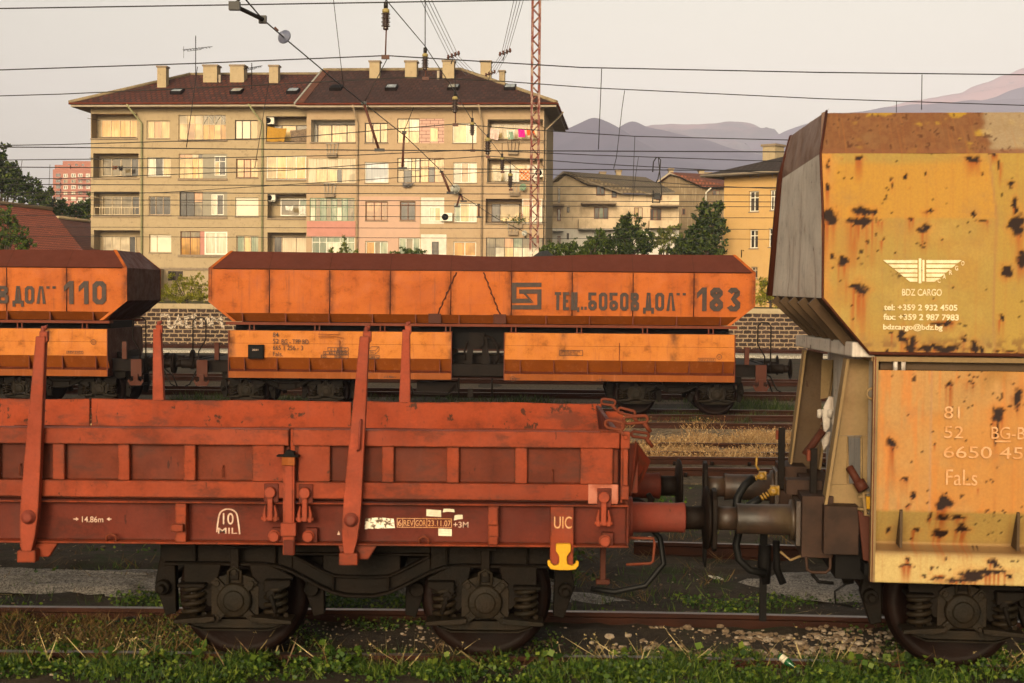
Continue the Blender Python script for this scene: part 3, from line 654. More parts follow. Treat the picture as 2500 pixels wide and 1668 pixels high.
# buffers, hook, hoses
def buffer(parent, X, Y, cas, flat=False, d=1, mats=None):
    b = MB(); o = (X, Y, 1.06)
    b.lathe([(.15, 0), (.15, .03), (.112, .032), (.108, .36), (.112, .40), (.112, .415)], o, (d, 0, 0), 28, 0); b.lathe([(.086, .41), (.086, .57)], o, (d, 0, 0), 24, 1)
    b.box(X - .03 * d if d > 0 else X, X if d > 0 else X - .03 * d, Y - .17, Y + .17, .90, 1.22, 0)
    ob = b.build('buffer', mats, parent)
    hd = MB()
    if not flat: hd.lathe([(.10, .55), (.23, .568), (.235, .578), (.22, .592), (.12, .602), (.02, .604)], o, (d, 0, 0), 36)
    else: hd.prism([(Y - .18, .86), (Y - .10, .83), (Y + .10, .83), (Y + .18, .86), (Y + .20, 1.06), (Y + .18, 1.22), (Y + .10, 1.27), (Y - .10, 1.27), (Y - .18, 1.22), (Y - .20, 1.06)], X + d * .56, X + d * .595, 'x')
    hd.build('buffer_head', M['iron'], ob, .008 if flat else 0)
for s in (-1, 1): buffer(fw, XR + .035, s * .875, None, mats=[M['pinkpaint'] if s < 0 else M['reddark'], M['iron']])
h = MB(); X = XR
h.tube([(X, -.05, 1.04), (X + .18, -.05, 1.05), (X + .26, -.05, 1.02), (X + .29, -.05, 1.07), (X + .26, -.05, 1.12)], [.04, .04, .035, .03, .02], 8)
h.build('drawhook', M['iron'], fw)
h = MB(); h.tube([(X, -.30, .96), (X + .20, -.32, .95), (X + .33, -.34, .82), (X + .36, -.35, .62), (X + .22, -.36, .45), (X - .02, -.36, .40), (X - .20, -.34, .42)], .024, 8); h.build('brake_hose', M['rubber'], fw)
h = MB(); h.box(X - .17, X - .13, -.99, -.95, .60, ZS0 - .004); h.box(X - .20, X - .10, -1.0, -.93, .585, .62); h.build('step_hanger', M['endbrown'], fw, .004, 1)
h = MB(); h.tube([(X + .0, -1.22, .965), (X + .19, -1.22, .965), (X + .20, -1.22, .93), (X + .19, -1.22, .80), (X + .17, -1.22, .785), (X + .0, -1.22, .775)], .011); h.build('shunter_handle', M['brownbeam'], fw)
bg1 = make_bogie(fw, ((882 - 1250) * 10.25 / F, 0, 0))
b2 = copy_tree(bg1, fw); b2.location.x -= 14.86
h = MB(); cxb = bg1.location.x; h.box(cxb - 1.55, cxb + 1.35, -.75, .75, .86, .92); h.box(cxb - .35, cxb + .35, -.35, .35, .78, .99); h.tube([(cxb - .9, -1.16, .86), (cxb - .3, -1.2, .90), (cxb + .25, -1.25, .905)], .008); h.build('bolster', M['black'], fw)
bpy.context.view_layer.update()
# ------------------------------------------------------------------ block lettering for the hopper sides
def ring8(x0, z0, x1, z1, t, c):
    o = [(x0 + c, z0), (x1 - c, z0), (x1, z0 + c), (x1, z1 - c), (x1 - c, z1), (x0 + c, z1), (x0, z1 - c), (x0, z0 + c)]
    k = c * .55; a, b, d, e = x0 + t, z0 + t, x1 - t, z1 - t
    i = [(a + k, b), (d - k, b), (d, b + k), (d, e - k), (d - k, e), (a + k, e), (a, e - k), (a, b + k)]
    return [[o[j], o[(j + 1) % 8], i[(j + 1) % 8], i[j]] for j in range(8)]
def Rc(x0, z0, x1, z1): return [(x0, z0), (x1, z0), (x1, z1), (x0, z1)]
def glyph(ch, w, h, t):
    c = t * .8
    if ch == 'Т': return [Rc(0, h - t, w, h), Rc(w / 2 - t / 2, 0, w / 2 + t / 2, h - t)]
    if ch == 'Е': return [Rc(0, 0, t, h), Rc(t, 0, w, t), Rc(t, h - t, w, h), Rc(t, h / 2 - t / 2, w * .85, h / 2 + t / 2)]
    if ch == 'Ц': return [Rc(0, t, t, h), Rc(w - t, t, w, h), Rc(0, 0, w, t), Rc(w, -t * .6, w + t * .7, t), Rc(w - t * .1, -t * .6, w, 0)]
    if ch == 'Б': return [Rc(0, h * .56, t, h), Rc(t, h - t, w * .95, h)] + ring8(0, 0, w, h * .56, t, c)
    if ch in 'О0': return ring8(0, 0, w, h, t, c)
    if ch == 'В': return ring8(0, 0, w, h * .53, t, c * .8) + ring8(0, h * .53, w * .94, h, t, c * .8) + [[(0, 0), (c * .8, 0), (0, c * .8)], [(0, h), (0, h - c * .8), (c * .8, h)]]
    if ch == 'Д': return [[(t * .5, t), (t * 1.5, t), (w * .46, h), (w * .30, h)], [(w - t * 1.5, t), (w - t * .5, t), (w * .70, h), (w * .54, h)], [(w * .46, h), (w * .44, h - t), (w * .56, h - t), (w * .54, h)], Rc(-t * .3, 0, w + t * .3, t), Rc(-t * .3, -t, t * .6, 0), Rc(w - t * .6, -t, w + t * .3, 0)]
    if ch == 'Л': return [[(0, 0), (t, 0), (w * .48, h), (w * .30, h)], [(w - t, 0), (w, 0), (w * .70, h), (w * .52, h)], [(w * .48, h), (w * .46, h - t), (w * .54, h - t), (w * .52, h)]]
    if ch == '1': return [Rc(w * .62, 0, w * .62 + t, h), [(w * .62, h), (w * .62, h - t * 1.3), (w * .1, h * .52), (w * .1, h * .52 + t * 1.3)]]
    if ch == '8': return ring8(0, 0, w, h * .53, t, c) + ring8(w * .03, h * .53, w * .97, h, t, c)
    if ch == '3':
        a = ring8(0, 0, w, h * .53, t, c); b = ring8(w * .03, h * .53, w * .97, h, t, c)
        return [a[0], a[1], a[2], a[3], a[4], a[7], b[0], b[1], b[2], b[3], b[4], b[5]]
    if ch == '.': return [Rc(0, 0, t, t)]
    if ch == '"': return [Rc(0, h * .86, t * .9, h), Rc(t * 1.7, h * .86, t * 2.6, h)]
    return []
def block(mb, s, x, z, x_end, h, t, y, gap=.34, widths={}):
    """string s from x to x_end, capital height h, stroke t"""
    rel = {'.': .25, '"': .55, ' ': .42, '1': .75}
    tot = sum(rel.get(ch, 1) for ch in s); n = len(s)
    g = t * gap * 2; u_ = (x_end - x - g * (n - 1)) / tot
    for ch in s:
        w = rel.get(ch, 1) * u_
        for poly in glyph(ch, w, h, t): poly2(mb, [(x + p[0], z + p[1]) for p in poly], y)
        x += w + g
# ------------------------------------------------------------------ orange hopper wagons on the far track
HB = 1.43                       # half width
def hopper(root, L, full=True):
    """centre of the wagon at the origin, rail level z=0"""
    x0, x1 = -L / 2, L / 2; zD, zC, zB, zA, zT = 2.03, 2.22, 2.47, 3.20, 3.60
    ub = MB(); nseg = 26
    def ztop(x): return zT - .075 * math.exp(-((x - .55) / 1.5) ** 2) - .02 * math.exp(-((x + 2.5) / 2) ** 2)
    ti, di = .36, .50
    for s in (-1, 1):                                     # side panels, slightly buckled
        for i in range(9):
            a_, b_ = x0 + (x1 - x0) * i / 9, x0 + (x1 - x0) * (i + 1) / 9
            n = 6
            for j in range(n):
                for k in range(4):
                    u0, u1 = a_ + (b_ - a_) * j / n, a_ + (b_ - a_) * (j + 1) / n
                    w0, w1 = zC + (zA - zC) * k / 4, zC + (zA - zC) * (k + 1) / 4
                    def cl(u, w):
                        e = max(0, (zB - w) / (zB - zD)) * di
                        uu = min(max(u, x0 + e), x1 - e); edge = 0 if (w > zA - .01 or w < zC + .01) else 1
                        fr_ = (u - a_) / (b_ - a_); bow = .016 * math.sin(math.pi * fr_) * edge + .010 * edge * fbm(u, w, 1.6, 3)
                        return (uu, s * (HB - .010 + bow if 0 < fr_ < 1 else HB - .010), w)
                    q = [cl(u0, w0), cl(u1, w0), cl(u1, w1), cl(u0, w1)]
                    if math.dist(q[0], q[1]) < 1e-4 and math.dist(q[2], q[3]) < 1e-4: continue
                    ub.add(q if s < 0 else q[::-1], [(0, 1, 2, 3)], 0, False)
    xs = [x0 + ti + (x1 - x0 - 2 * ti) * i / nseg for i in range(nseg + 1)]
    for s in (-1, 1):                                     # inward-leaning dusty top
        for i in range(nseg):
            a_, b_ = xs[i], xs[i + 1]; la = x0 if i == 0 else a_; lb = x1 if i == nseg - 1 else b_
            q = [(la, s * HB, zA), (lb, s * HB, zA), (b_, s * (HB - .50), ztop(b_)), (a_, s * (HB - .50), ztop(a_))]
            ub.add(q if s < 0 else q[::-1], [(0, 1, 2, 3)], 1)
            q = [(a_, s * (HB - .50), ztop(a_)), (b_, s * (HB - .50), ztop(b_)), (b_, s * (HB - .56), ztop(b_) - .02), (a_, s * (HB - .56), ztop(a_) - .02)]
            ub.add(q if s < 0 else q[::-1], [(0, 1, 2, 3)], 3)
            q = [(a_, s * (HB - .56), ztop(a_) - .02), (b_, s * (HB - .56), ztop(b_) - .02), (b_, s * (HB - .10), zA - .05), (a_, s * (HB - .10), zA - .05)]
            ub.add(q if s < 0 else q[::-1], [(0, 1, 2, 3)], 1)
        q = [(x0 + di * .55, s * HB, zC), (x1 - di * .55, s * HB, zC), (x1 - di, s * (HB - .22), zD), (x0 + di, s * (HB - .22), zD)]
        ub.add(q[::-1] if s < 0 else q, [(0, 1, 2, 3)], 2)  # underside band, its shade given by the darker colour
    for e, sx in ((x0, 1), (x1, -1)):                     # ends
        y = HB
        f1 = [(e, -y, zB), (e, y, zB), (e, y, zA), (e, -y, zA)]; f2 = [(e, -y, zA), (e, y, zA), (e + sx * ti, y - .5, zT), (e + sx * ti, -y + .5, zT)]
        f3 = [(e + sx * di, -y + .22, zD), (e + sx * di, y - .22, zD), (e + sx * di * .55, y, zC), (e, y, zB), (e, -y, zB), (e + sx * di * .55, -y, zC)]
        for f, m_ in ((f1, 4), (f2, 1), (f3, 4)): ub.add(f if sx < 0 else f[::-1], [tuple(range(len(f)))], m_)
    upper = ub.build('hopper_body', [M['orange'], M['dust'], M['ochre'], M['brownbeam'], M['endbrown']], root)
    rm = MB()                                             # pressed rim along the ends and seams
    for s in (-1, 1):
        for e, sx in ((x0, 1), (x1, -1)):
            o_ = [(e + sx * (ti + .01), zT + .01), (e - sx * .012, zA + .01), (e - sx * .012, zB - .01), (e + sx * (di + .03), zD)]
            i_ = [(e + sx * (ti + .08), zT + .01), (e + sx * .055, zA), (e + sx * .055, zB + .01), (e + sx * (di + .11), zD)]
            for k in range(3):
                yy = [HB + .008 if z <= zA + .02 else HB - .50 + .008 for z in (o_[k][1], o_[k + 1][1])]
                yb = [HB - .02 if z >= zC else HB - .2 for z in (o_[k][1], o_[k + 1][1])]
                q = [(o_[k][0], s * yy[0], o_[k][1]), (o_[k + 1][0], s * yy[1], o_[k + 1][1]), (i_[k + 1][0], s * yy[1], i_[k + 1][1]), (i_[k][0], s * yy[0], i_[k][1])]
                qb = [(p[0], p[1] - s * .03, p[2]) for p in q]
                rm.add(q + qb, [(0, 1, 2, 3), (7, 6, 5, 4), (0, 4, 5, 1), (1, 5, 6, 2), (2, 6, 7, 3), (3, 7, 4, 0)])
    rm.build('body_rim', M['orange'], root)
    sm = MB()
    for i in range(1, 9):
        x = x0 + (x1 - x0) * i / 9
        sm.tube([(x, -HB + .004, zA - .02), (x + .004, -HB + .002, 2.7), (x, -HB + .003, zC)], .012, 5)
        q = [(x - .008, -HB - .004, zA), (x + .008, -HB - .004, zA), (x + .008, -HB + .50 - .006, ztop(x)), (x - .008, -HB + .50 - .006, ztop(x))]
        sm.add(q, [(0, 1, 2, 3)])
    sm.tube([(x0 + .1, -HB, zA), (x1 - .1, -HB, zA)], .014, 5)
    if full:
        for xa, xb in ((-.55, -.95), (.05, .42)):
            pts = [(xa + (xb - xa) * k / 16 + .014 * math.sin(k * 2.1), -HB - .004, zA - .04 - (zA - zC - .06) * k / 16) for k in range(17)]; sm.tube(pts, [.018 + .006 * math.sin(k * 3.3) for k in range(17)], 5)
    sm.build('weld_seam', M['endbrown'], root)
    fins = MB()
    nf = 12
    for k in range(nf):
        x = x0 + .75 + (x1 - x0 - 1.5) * k / (nf - 1)
        fins = MB(); fins.prism([(-HB, zC), (-HB, zD - .01), (-(HB - .21), zD - .01)], x - .012, x + .012, 'x'); fins.build('gusset', M['brownbeam'], root)
    fins = MB()
    for x in (-1.02, .42): fins.box(x - .14, x + .14, -HB - .01, -HB + .2, zD + .005, zC + .02, 1)
    fins.build('corner_plate', [M['brownbeam'], M['endbrown']], root)
    lg = MB()
    for s in (-1, 1): lg.box(x0 + .38, x1 - .38, *sorted((s * (HB + .01), s * (HB - .28))), zD - .07, zD - .012)
    for k in range(8):
        x = x0 + .95 + (x1 - x0 - 1.9) * k / 7
        for dx in (-.05, .05): lg.box(x + dx - .012, x + dx + .012, -HB + .03, -HB + .09, zD - .19, zD - .07)
        lg.box(x - .10, x + .10, -HB + .02, -HB + .11, zD - .20, zD - .185)
    lg.build('ledge_beam', M['brownbeam'], root)
    MB().box(x0 + .5, x1 - .5, -.95, .95, 1.45, 2.0).build('inner_frame', M['black'], root)
    # lower discharge chutes
    g0, g1 = -.65, .53
    for (a_, b_) in ((x0 + .45, g0), (g1, x1 - .43)):
        c = MB(); zt, zk, zl, zf = 1.83, 1.24, .97, .78; yk = HB + .03; ytop = HB - .03
        for s in (-1, 1):
            n = 10
            for i in range(n):
                u0, u1 = a_ + (b_ - a_) * i / n, a_ + (b_ - a_) * (i + 1) / n
                for z0_, z1_, y0_, y1_ in ((1.55, zt, .5 * (ytop + yk) - .004, ytop), (zk, 1.545, yk, .5 * (ytop + yk))):
                    q = [(u0, s * y0_, z0_), (u1, s * y0_, z0_), (u1, s * y1_, z1_), (u0, s * y1_, z1_)]; c.add(q if s < 0 else q[::-1], [(0, 1, 2, 3)], 0)
            q = [(a_, s * (yk - .20), zl), (b_, s * (yk - .20), zl), (b_, s * yk, zk), (a_, s * yk, zk)]; c.add(q if s < 0 else q[::-1], [(0, 1, 2, 3)], 1)
            q = [(a_, s * (yk + .0), zl - .045), (b_, s * (yk + .0), zl - .045), (b_, s * (yk - .20), zl), (a_, s * (yk - .20), zl)]; c.add(q if s < 0 else q[::-1], [(0, 1, 2, 3)], 2)  # shadow on the flange top given as dark brown colour
            c.box(a_, b_, *sorted((s * yk, s * (yk - .03))), zf, zl - .047, 1)
        for e, d_ in ((a_, -1), (b_, 1)):
            f = [(e, -ytop, zt), (e, -yk, zk), (e, -yk + .2, zl), (e, -yk, zl - .05), (e, -yk, zf), (e, yk, zf), (e, yk, zl - .05), (e, yk - .2, zl), (e, yk, zk), (e, ytop, zt)]
            c.add(f if d_ < 0 else f[::-1], [tuple(range(10))], 3)
        c.add([(a_, -ytop, zt), (b_, -ytop, zt), (b_, ytop, zt), (a_, ytop, zt)], [(0, 1, 2, 3)], 2)
        ch = c.build('discharge_chute', [M['amber'], M['ochre'], M['brownbeam'], M['endbrown']], root)
        gs = MB(); nf = max(3, int((b_ - a_) / .80))
        for k in range(nf + 1):
            x = a_ + .35 + (b_ - a_ - .6) * k / nf; gs = MB(); gs.prism([(-yk + .002, zk), (-yk + .002, zl - .04), (-yk + .19, zl)], x - .010, x + .010, 'x'); gs.build('chute_gusset', M['brownbeam'], ch)
        gs = MB()
        gs.box(a_ - .015, a_ + .004, -yk - .006, -yk + .03, zf, zt, 0); gs.box(b_ - .004, b_ + .015, -yk - .006, -yk + .03, zf, zt, 0)
        gs.box((a_ + b_) / 2 - .008, (a_ + b_) / 2 + .008, -yk - .002, -yk + .01, zk, zt - .2, 0)
        gs.build('chute_frame', M['brownbeam'], ch)
    # underframe, brake gear in the gap, end platforms
    uf = MB(); uf.box(x0 - .35, x1 + .35, -1.05, -.8, .88, 1.12); uf.box(x0 - .35, x1 + .35, .8, 1.05, .88, 1.12); uf.box(x0 + .3, x1 - .3, -.7, .7, .80, 1.3)
    for e, s in ((x0, 1), (x1, -1)): uf.box(*sorted((e - s * .32, e - s * .22)), -1.25, 1.25, .86, 1.18); uf.box(*sorted((e - s * .32, e + s * .8)), -1.1, 1.1, 1.12, 1.16)
    for e, s in ((x0, 1), (x1, -1)):
        for y in (-.85, .85):
            uf.plate([(e + s * .45, y, 1.16), (e + s * .62, y, 1.16), (e + s * .95, y, 2.0), (e + s * .70, y, 2.0)], .04)
    uf.build('underframe', M['iron'], root)
    bk = MB(); bk.box(g0 - .25, g1 - .25, -1.30, -1.2, .86, 1.12); bk.cyl((-.35, -1.2, 1.62), (-.35, -.8, 1.62), .17, n=20); bk.cyl((-.35, -1.24, 1.62), (-.35, -1.2, 1.62), .15, n=20)
    bk.prism([(-.62, 1.12), (-.46, 1.12), (-.40, 1.72), (-.50, 1.72)], -1.1, -1.05); bk.prism([(-.24, 1.12), (-.05, 1.12), (-.12, 1.72), (-.22, 1.72)], -1.1, -1.05)
    bk.tube([(-.2, -1.0, 1.75), (.0, -1.05, 1.7), (.12, -1.05, 1.5), (.14, -1.05, 1.25), (.06, -1.05, 1.12)], .035, 6); bk.tube([(-.55, -1.05, 1.6), (-.62, -1.1, 1.4), (-.6, -1.1, 1.2)], .025, 6); bk.box(-.52, -.18, -1.12, -1.0, 1.72, 1.82)
    bk.box(-.62, .18, -1.0, -.9, 1.52, 1.60); bk.box(-.2, -.12, -1.1, -1.05, 1.4, 1.43)
    bk.v = [(x + .25, y, z) for x, y, z in bk.v]; bk.build('brake_cylinder', M['iron'], root)
    bs = MB(); bs.box(-1.45, -.55, -.9, -.5, .48, .70); bs.tube([(-1.6, -.95, .6), (-1.5, -1.0, .42), (-.75, -1.0, .42), (-.6, -.95, .62)], .03); bs.tube([(-.5, -1.0, .8), (-.5, -1.0, .35)], .02); bs.tube([(.25, -1.0, .8), (.25, -1.0, .4)], .02); bs.box(-.30, -.18, -1.0, -.9, .36, .55)
    bs.build('brake_rigging', M['iron'], root)
    for e, s in ((x0, 1), (x1, -1)):
        for y in (-.875, .875): buffer(root, e - s * .32, y, None, d=-s, mats=[M['iron'], M['iron']])
        hr = MB(); xx = e - s * .12
        hr.tube([(xx - s * .14, -1.28, 1.0), (xx - s * .14, -1.28, 1.35), (xx + s * .02, -1.28, 1.62), (xx + s * .02, -1.28, 2.02), (xx - s * .05, -1.28, 2.10), (xx - s * .20, -1.28, 2.10), (xx - s * .27, -1.28, 2.02), (xx - s * .27, -1.28, 1.0)], .016, 7); hr.build('handrail', M['iron'], root)
        pl = MB(); xx = e - s * .18; pl.box(xx - .12, xx + .12, -1.31, -1.26, .78, 1.16)
        pl.prism([(xx - .05, .84), (xx + .05, .84), (xx + .05, .70), (xx + .12, .66), (xx + .15, .72), (xx + .18, .68), (xx + .12, .58), (xx - .12, .58), (xx - .18, .68), (xx - .15, .72), (xx - .12, .66), (xx - .05, .70)], -1.36, -1.32)
        pl.box(xx + s * .3 - .05, xx + s * .3 + .05, -1.2, -1.1, 1.16, 1.55)
        pl.build('tow_hook', M['endbrown'], root)
        hs_ = MB(); hs_.tube([(e - s * .32, -.3, .95), (e - s * .55, -.32, .85), (e - s * .70, -.3, .55), (e - s * .80, -.3, .50)], .017); hs_.tube([(e - s * .32, .3, .95), (e - s * .6, .3, .7), (e - s * .7, .3, .45)], .017); hs_.build('brake_hose', M['rubber'], root)
    return upper
coal_m = plain('coal', (.012, .011, .011), .8, (.03, .028, .026), 30, .4, 1.0)
def coal(L, label, loc, yaw):
    m = MB(); nx_, ny_ = 60, 12; vs = []
    for j in range(ny_ + 1):
        for i in range(nx_ + 1):
            u_, v_ = i / nx_, j / ny_; x = (u_ - .5) * (L - 1.1); y = (v_ - .5) * 1.75
            hump = .33 * math.exp(-((x - 1.40) / .34) ** 2) if label.startswith('black coal') else 0
            vs.append((x, y, 3.36 + (hump + .05 * fbm(x, y, 2.5)) * math.sin(math.pi * min(1, max(0, v_))) ** .6))
    m.add(vs, [(j * (nx_ + 1) + i, j * (nx_ + 1) + i + 1, (j + 1) * (nx_ + 1) + i + 1, (j + 1) * (nx_ + 1) + i) for j in range(ny_) for i in range(nx_)], 0, True)
    o = m.build('coal_load', coal_m); o.location = loc; o.rotation_euler.z = yaw; return tag(o, label, 'coal')
HY = -R(1.0)
hf = Frame((0, 21.8, 0), HY)
pa = hf.hit(510, 700, y=-HB); pb = hf.hit(1843, 712, y=-HB); HL = pb.x - pa.x
hc = (pa.x + pb.x) / 2
def place(cx): return tuple(hf.m @ Vector((cx, 0, 0)))
H1 = Frame(place(hc), HY)
w183 = empty('hopper_wagon', 'orange hopper wagon numbered 183, the one wholly in view on the far track', 'railway wagon', H1.o, HY)
hopper(w183, HL)
def bogies(root, L, lead):
    xa = lead[0]
    b = make_bogie(root, (xa, 0, 0)); c = copy_tree(b, root); c.location.x = lead[1]; return b
bl_ = H1.hit(698.5, 975, y=-1.1).x; br_ = H1.hit(1651, 980, y=-1.1).x
bb = bogies(w183, HL, (bl_, br_))
coal(HL, 'black coal heap peeping over the rim of the hopper wagon numbered 183', H1.o, HY)
def HX(px, py=700): return H1.hit(px, py, y=-HB - .02)
t = MB(); y = -HB - .022
def zx(a_, b_): return (1200 + a_ / 2.9375, 600 + b_ / 2.9375)
def ln(a_, b_): q = H1.hit(*zx(a_, b_), y=y); return q.x, q.z
x0, z0 = ln(452, 462); x1, _ = ln(625, 462); _, zt = ln(500, 333); block(t, 'ТЕЦ', x0, z0, x1 - .03, zt - z0, .066, y)
a_ = ln(638, 462); 
for k in (640, 665): p = ln(k, 460); poly2(t, Rc(p[0], p[1], p[0] + .055, p[1] + .07), y)
x0, z0 = ln(693, 464); x1, _ = ln(1058, 464); _, zt = ln(900, 337); block(t, 'БОБОВ', x0, z0, x1, zt - z0, .068, y)
x0, z0 = ln(1093, 466); x1, _ = ln(1318, 466); _, zt = ln(1200, 338); block(t, 'ДОЛ', x0, z0, x1, zt - z0, .068, y)
x0, z0 = ln(1325, 466); block(t, '"', x0, z0, x0 + .20, zt - z0 - .0, .08, y)
x0, z0 = ln(1465, 469); x1, _ = ln(1783, 469); _, zt = ln(1600, 300); block(t, '183', x0, z0, x1, zt - z0, .10, y, gap=.42)
lg = lambda *p: [ln(*q) for q in p]
poly2(t, lg((145, 296), (145, 265), (358, 265), (358, 296))[::-1], y); poly2(t, lg((145, 411), (145, 296), (178, 296), (178, 411))[::-1], y); poly2(t, lg((178, 411), (178, 380), (262, 380), (300, 411))[::-1], y); poly2(t, lg((198, 313), (262, 380), (306, 411), (250, 345))[::-1], y - .001)
poly2(t, lg((145, 457), (145, 426), (328, 426), (328, 457))[::-1], y); poly2(t, lg((328, 457), (328, 345), (358, 345), (358, 457))[::-1], y); poly2(t, lg((198, 345), (198, 313), (358, 313), (358, 345))[::-1], y - .0015)
t.build('side_lettering', M['letterblack'], w183)
t = MB(); y = -HB - .045
def lp(a_, b_, s=2.9375, ox=500, oy=600): q = H1.hit(ox + a_ / s, oy + b_ / s, y=y); return q.x, q.z
for s_, a_, b_, c_ in (('84', 488, 655, 528), ('52', 488, 700, 530), ('BG - TPP BD', 550, 704, 744), ('665 1 256 - 3', 488, 748, 703), ('Fals.', 488, 793, 560)):
    x, z = lp(a_, b_); x1, _ = lp(c_, b_); put_text(t, s_, x, z, .105, y, width=x1 - x, bold=.006)
x, z = lp(550, 708); x1, _ = lp(605, 708); rect2(t, x, z - .012, x1, z, y - .001)
def bx(a_, b_, c_, d_, w=.010): x0, z1 = lp(a_, b_); x1, z0 = lp(c_, d_); frame2(t, x0, z0, x1, z1, w, y); return x0, z0, x1, z1
bx(880, 729, 1030, 757); bx(848, 758, 1030, 781); bx(832, 782, 1030, 808)
for s_, a_, b_, c_ in (('A', 898, 752, 912), ('B', 948, 752, 962), ('C', 998, 752, 1012), ('S', 858, 777, 870), ('41t', 888, 778, 922), ('49t', 937, 778, 971), ('57t', 986, 778, 1020), ('120', 838, 804, 872), ('00.0t', 930, 804, 975)):
    x, z = lp(a_, b_); x1, _ = lp(c_, b_); put_text(t, s_, x, z, .055, y - .001, width=x1 - x, bold=.01)
for px_ in (930, 980): x, z = lp(px_, 781); _, z1 = lp(px_, 729); rect2(t, x - .004, z, x + .004, z1, y - .0012)
bx(1180, 785, 1252, 813); x, z = lp(1186, 806); put_text(t, '2800 kg', x, z, .045, y - .001, width=.19, bold=.01); x, z = lp(1183, 772); put_text(t, '0m', x, z, .06, y - .001, width=.08)
line2(t, [lp(1170, 750), lp(1195, 724), lp(1250, 724), lp(1250, 752), lp(1222, 777)], .010, y); line2(t, [lp(1172, 779), lp(1222, 779), lp(1222, 752), lp(1172, 752)], .010, y); line2(t, [lp(1224, 750), lp(1247, 727)], .010, y - .0006)
for s_, a_, b_, c_ in (('13.40m', 1297, 948, 1355), ):
    x, z = lp(a_, b_); x1, _ = lp(c_, b_); put_text(t, s_, x, z, .05, y, width=x1 - x, bold=.008)
line2(t, [lp(1282, 944), lp(1293, 944)], .01, y); line2(t, [lp(1360, 944), lp(1372, 944)], .01, y)
def lq(a_, b_): return lp(a_, b_, 2.9375, 1200, 600)
x0, z1 = lq(487, 748); x1, z0 = lq(655, 790); frame2(t, x0, z0, x1, z1, .009, y); x, z = lq(505, 765); x1, _ = lq(635, 765); put_text(t, 'ГАРА НА ДОМУВАНЕ', x, z, .050, y, width=x1 - x, bold=.008); x, z = lq(523, 784); x1, _ = lq(617, 784); put_text(t, 'ГОЛЯМО СЕЛО', x, z, .050, y, width=x1 - x, bold=.008)
for s_, a_, b_, c_ in (('7.00 m', 770, 970, 818), ('MH BRW', 145, 962, 205)):
    x, z = lq(a_, b_); x1, _ = lq(c_, b_); put_text(t, s_, x, z, .05, y, width=x1 - x, bold=.008)
line2(t, [lq(748, 965), lq(762, 965)], .01, y); line2(t, [lq(826, 965), lq(840, 965)], .01, y)
for fx_, fz_, ff in ((1633, 798, lq), (153, 956, lq)):
    cx, cz = ff(fx_, fz_); line2(t, [(cx + .055 * math.cos(k * math.pi / 8), cz + .055 * math.sin(k * math.pi / 8)) for k in range(17)], .010, y - .0008)
x, z = lq(1625, 806); put_text(t, 'U', x, z, .05, y, width=.04, bold=.01)
x0, z1 = lq(1480, 805); x1, z0 = lq(1605, 832); frame2(t, x0, z0, x1, z1, .008, y); x, z = lq(1490, 825); put_text(t, 'REV 2103', x, z, .04, y, width=x1 - x0 - .06, bold=.006)
t.build('stencil_lettering', M['letterblack'], w183)
b = MB(); q0 = H1.hit(500 + 313 / 2.9375, 600 + 810 / 2.9375, y=-HB - .06); q1 = H1.hit(500 + 424 / 2.9375, 600 + 710 / 2.9375, y=-HB - .06)
b.box(q0.x, q1.x, -HB - .12, -HB - .02, q0.z, q1.z); b.box(q0.x + .03, q1.x - .03, -HB - .13, -HB - .121, q0.z + .04, q1.z - .04); pbx = b.build('document_box', M['black'], w183, .008, 1)
b = MB(); put_text(b, '2251', q0.x + .10, q1.z - .13, .035, -HB - .132, width=.13, bold=.01); b.build('box_label', M['white'], pbx)
t = MB(); y = -HB - .028
for a_ in (0,): 
    q = [lp(815, 632), lp(972, 634), lp(968, 648), lp(816, 644)]
    line2(t, [lp(815, 634), lp(905, 636), lp(972, 634)], .012, -HB - .06); line2(t, [lp(816, 650), (lp(880, 648)), lp(940, 652), lp(998, 664)], .010, -HB - .0605); line2(t, [lp(817, 660), lp(880, 658), lp(930, 661)], .008, -HB - .06)
t.build('scratch_marks', M['brownbeam'], w183)
b = MB(); q = H1.hit(1811, 622, y=-1.0); b.tube([(q.x, -.95, 3.55), (q.x, -.95, 3.72), (q.x + .05, -.95, 3.70)], .012); b.build('lid_pin', M['iron'], w183)
# the wagon behind it in the train, numbered 110
pr = hf.hit(309, 700, y=-HB); L2 = HL
H2 = Frame(tuple(hf.m @ Vector((pr.x - L2 / 2, 0, 0))), HY)
w110 = empty('hopper_wagon', 'orange hopper wagon numbered 110, cut off by the left picture edge', 'railway wagon', H2.o, HY)
hopper(w110, L2, False)
xr_ = H2.hit(243, 975, y=-1.1).x
b = copy_tree(bb, w110); b.location.x = xr_ - .9
b = copy_tree(bb, w110); b.location.x = -xr_ + .9
t = MB(); y = -HB - .022
def l2(a_, b_, s=2.9375, ox=0, oy=580): q = H2.hit(ox + a_ / s, oy + b_ / s, y=y); return q.x, q.z
x0, z0 = l2(450, 477); x1, _ = l2(762, 477); _, zt = l2(600, 312); block(t, '110', x0, z0, x1, zt - z0, .10, y, gap=.5)
x0, z0 = l2(95, 474); x1, _ = l2(328, 474); _, zt = l2(200, 348); block(t, 'ДОЛ', x0, z0, x1, zt - z0, .068, y); x0, _ = l2(332, 474); block(t, '"', x0, z0, x0 + .20, zt - z0, .08, y)
x1, _ = l2(60, 474); block(t, 'БОБОВ', x1 - 1.42, z0, x1, zt - z0, .068, y); block(t, 'ТЕЦ', x1 - 2.4, z0, x1 - 1.75, zt - z0, .068, y)
t.build('side_lettering', M['letterblack'], w110)
t = MB(); y = -HB - .045
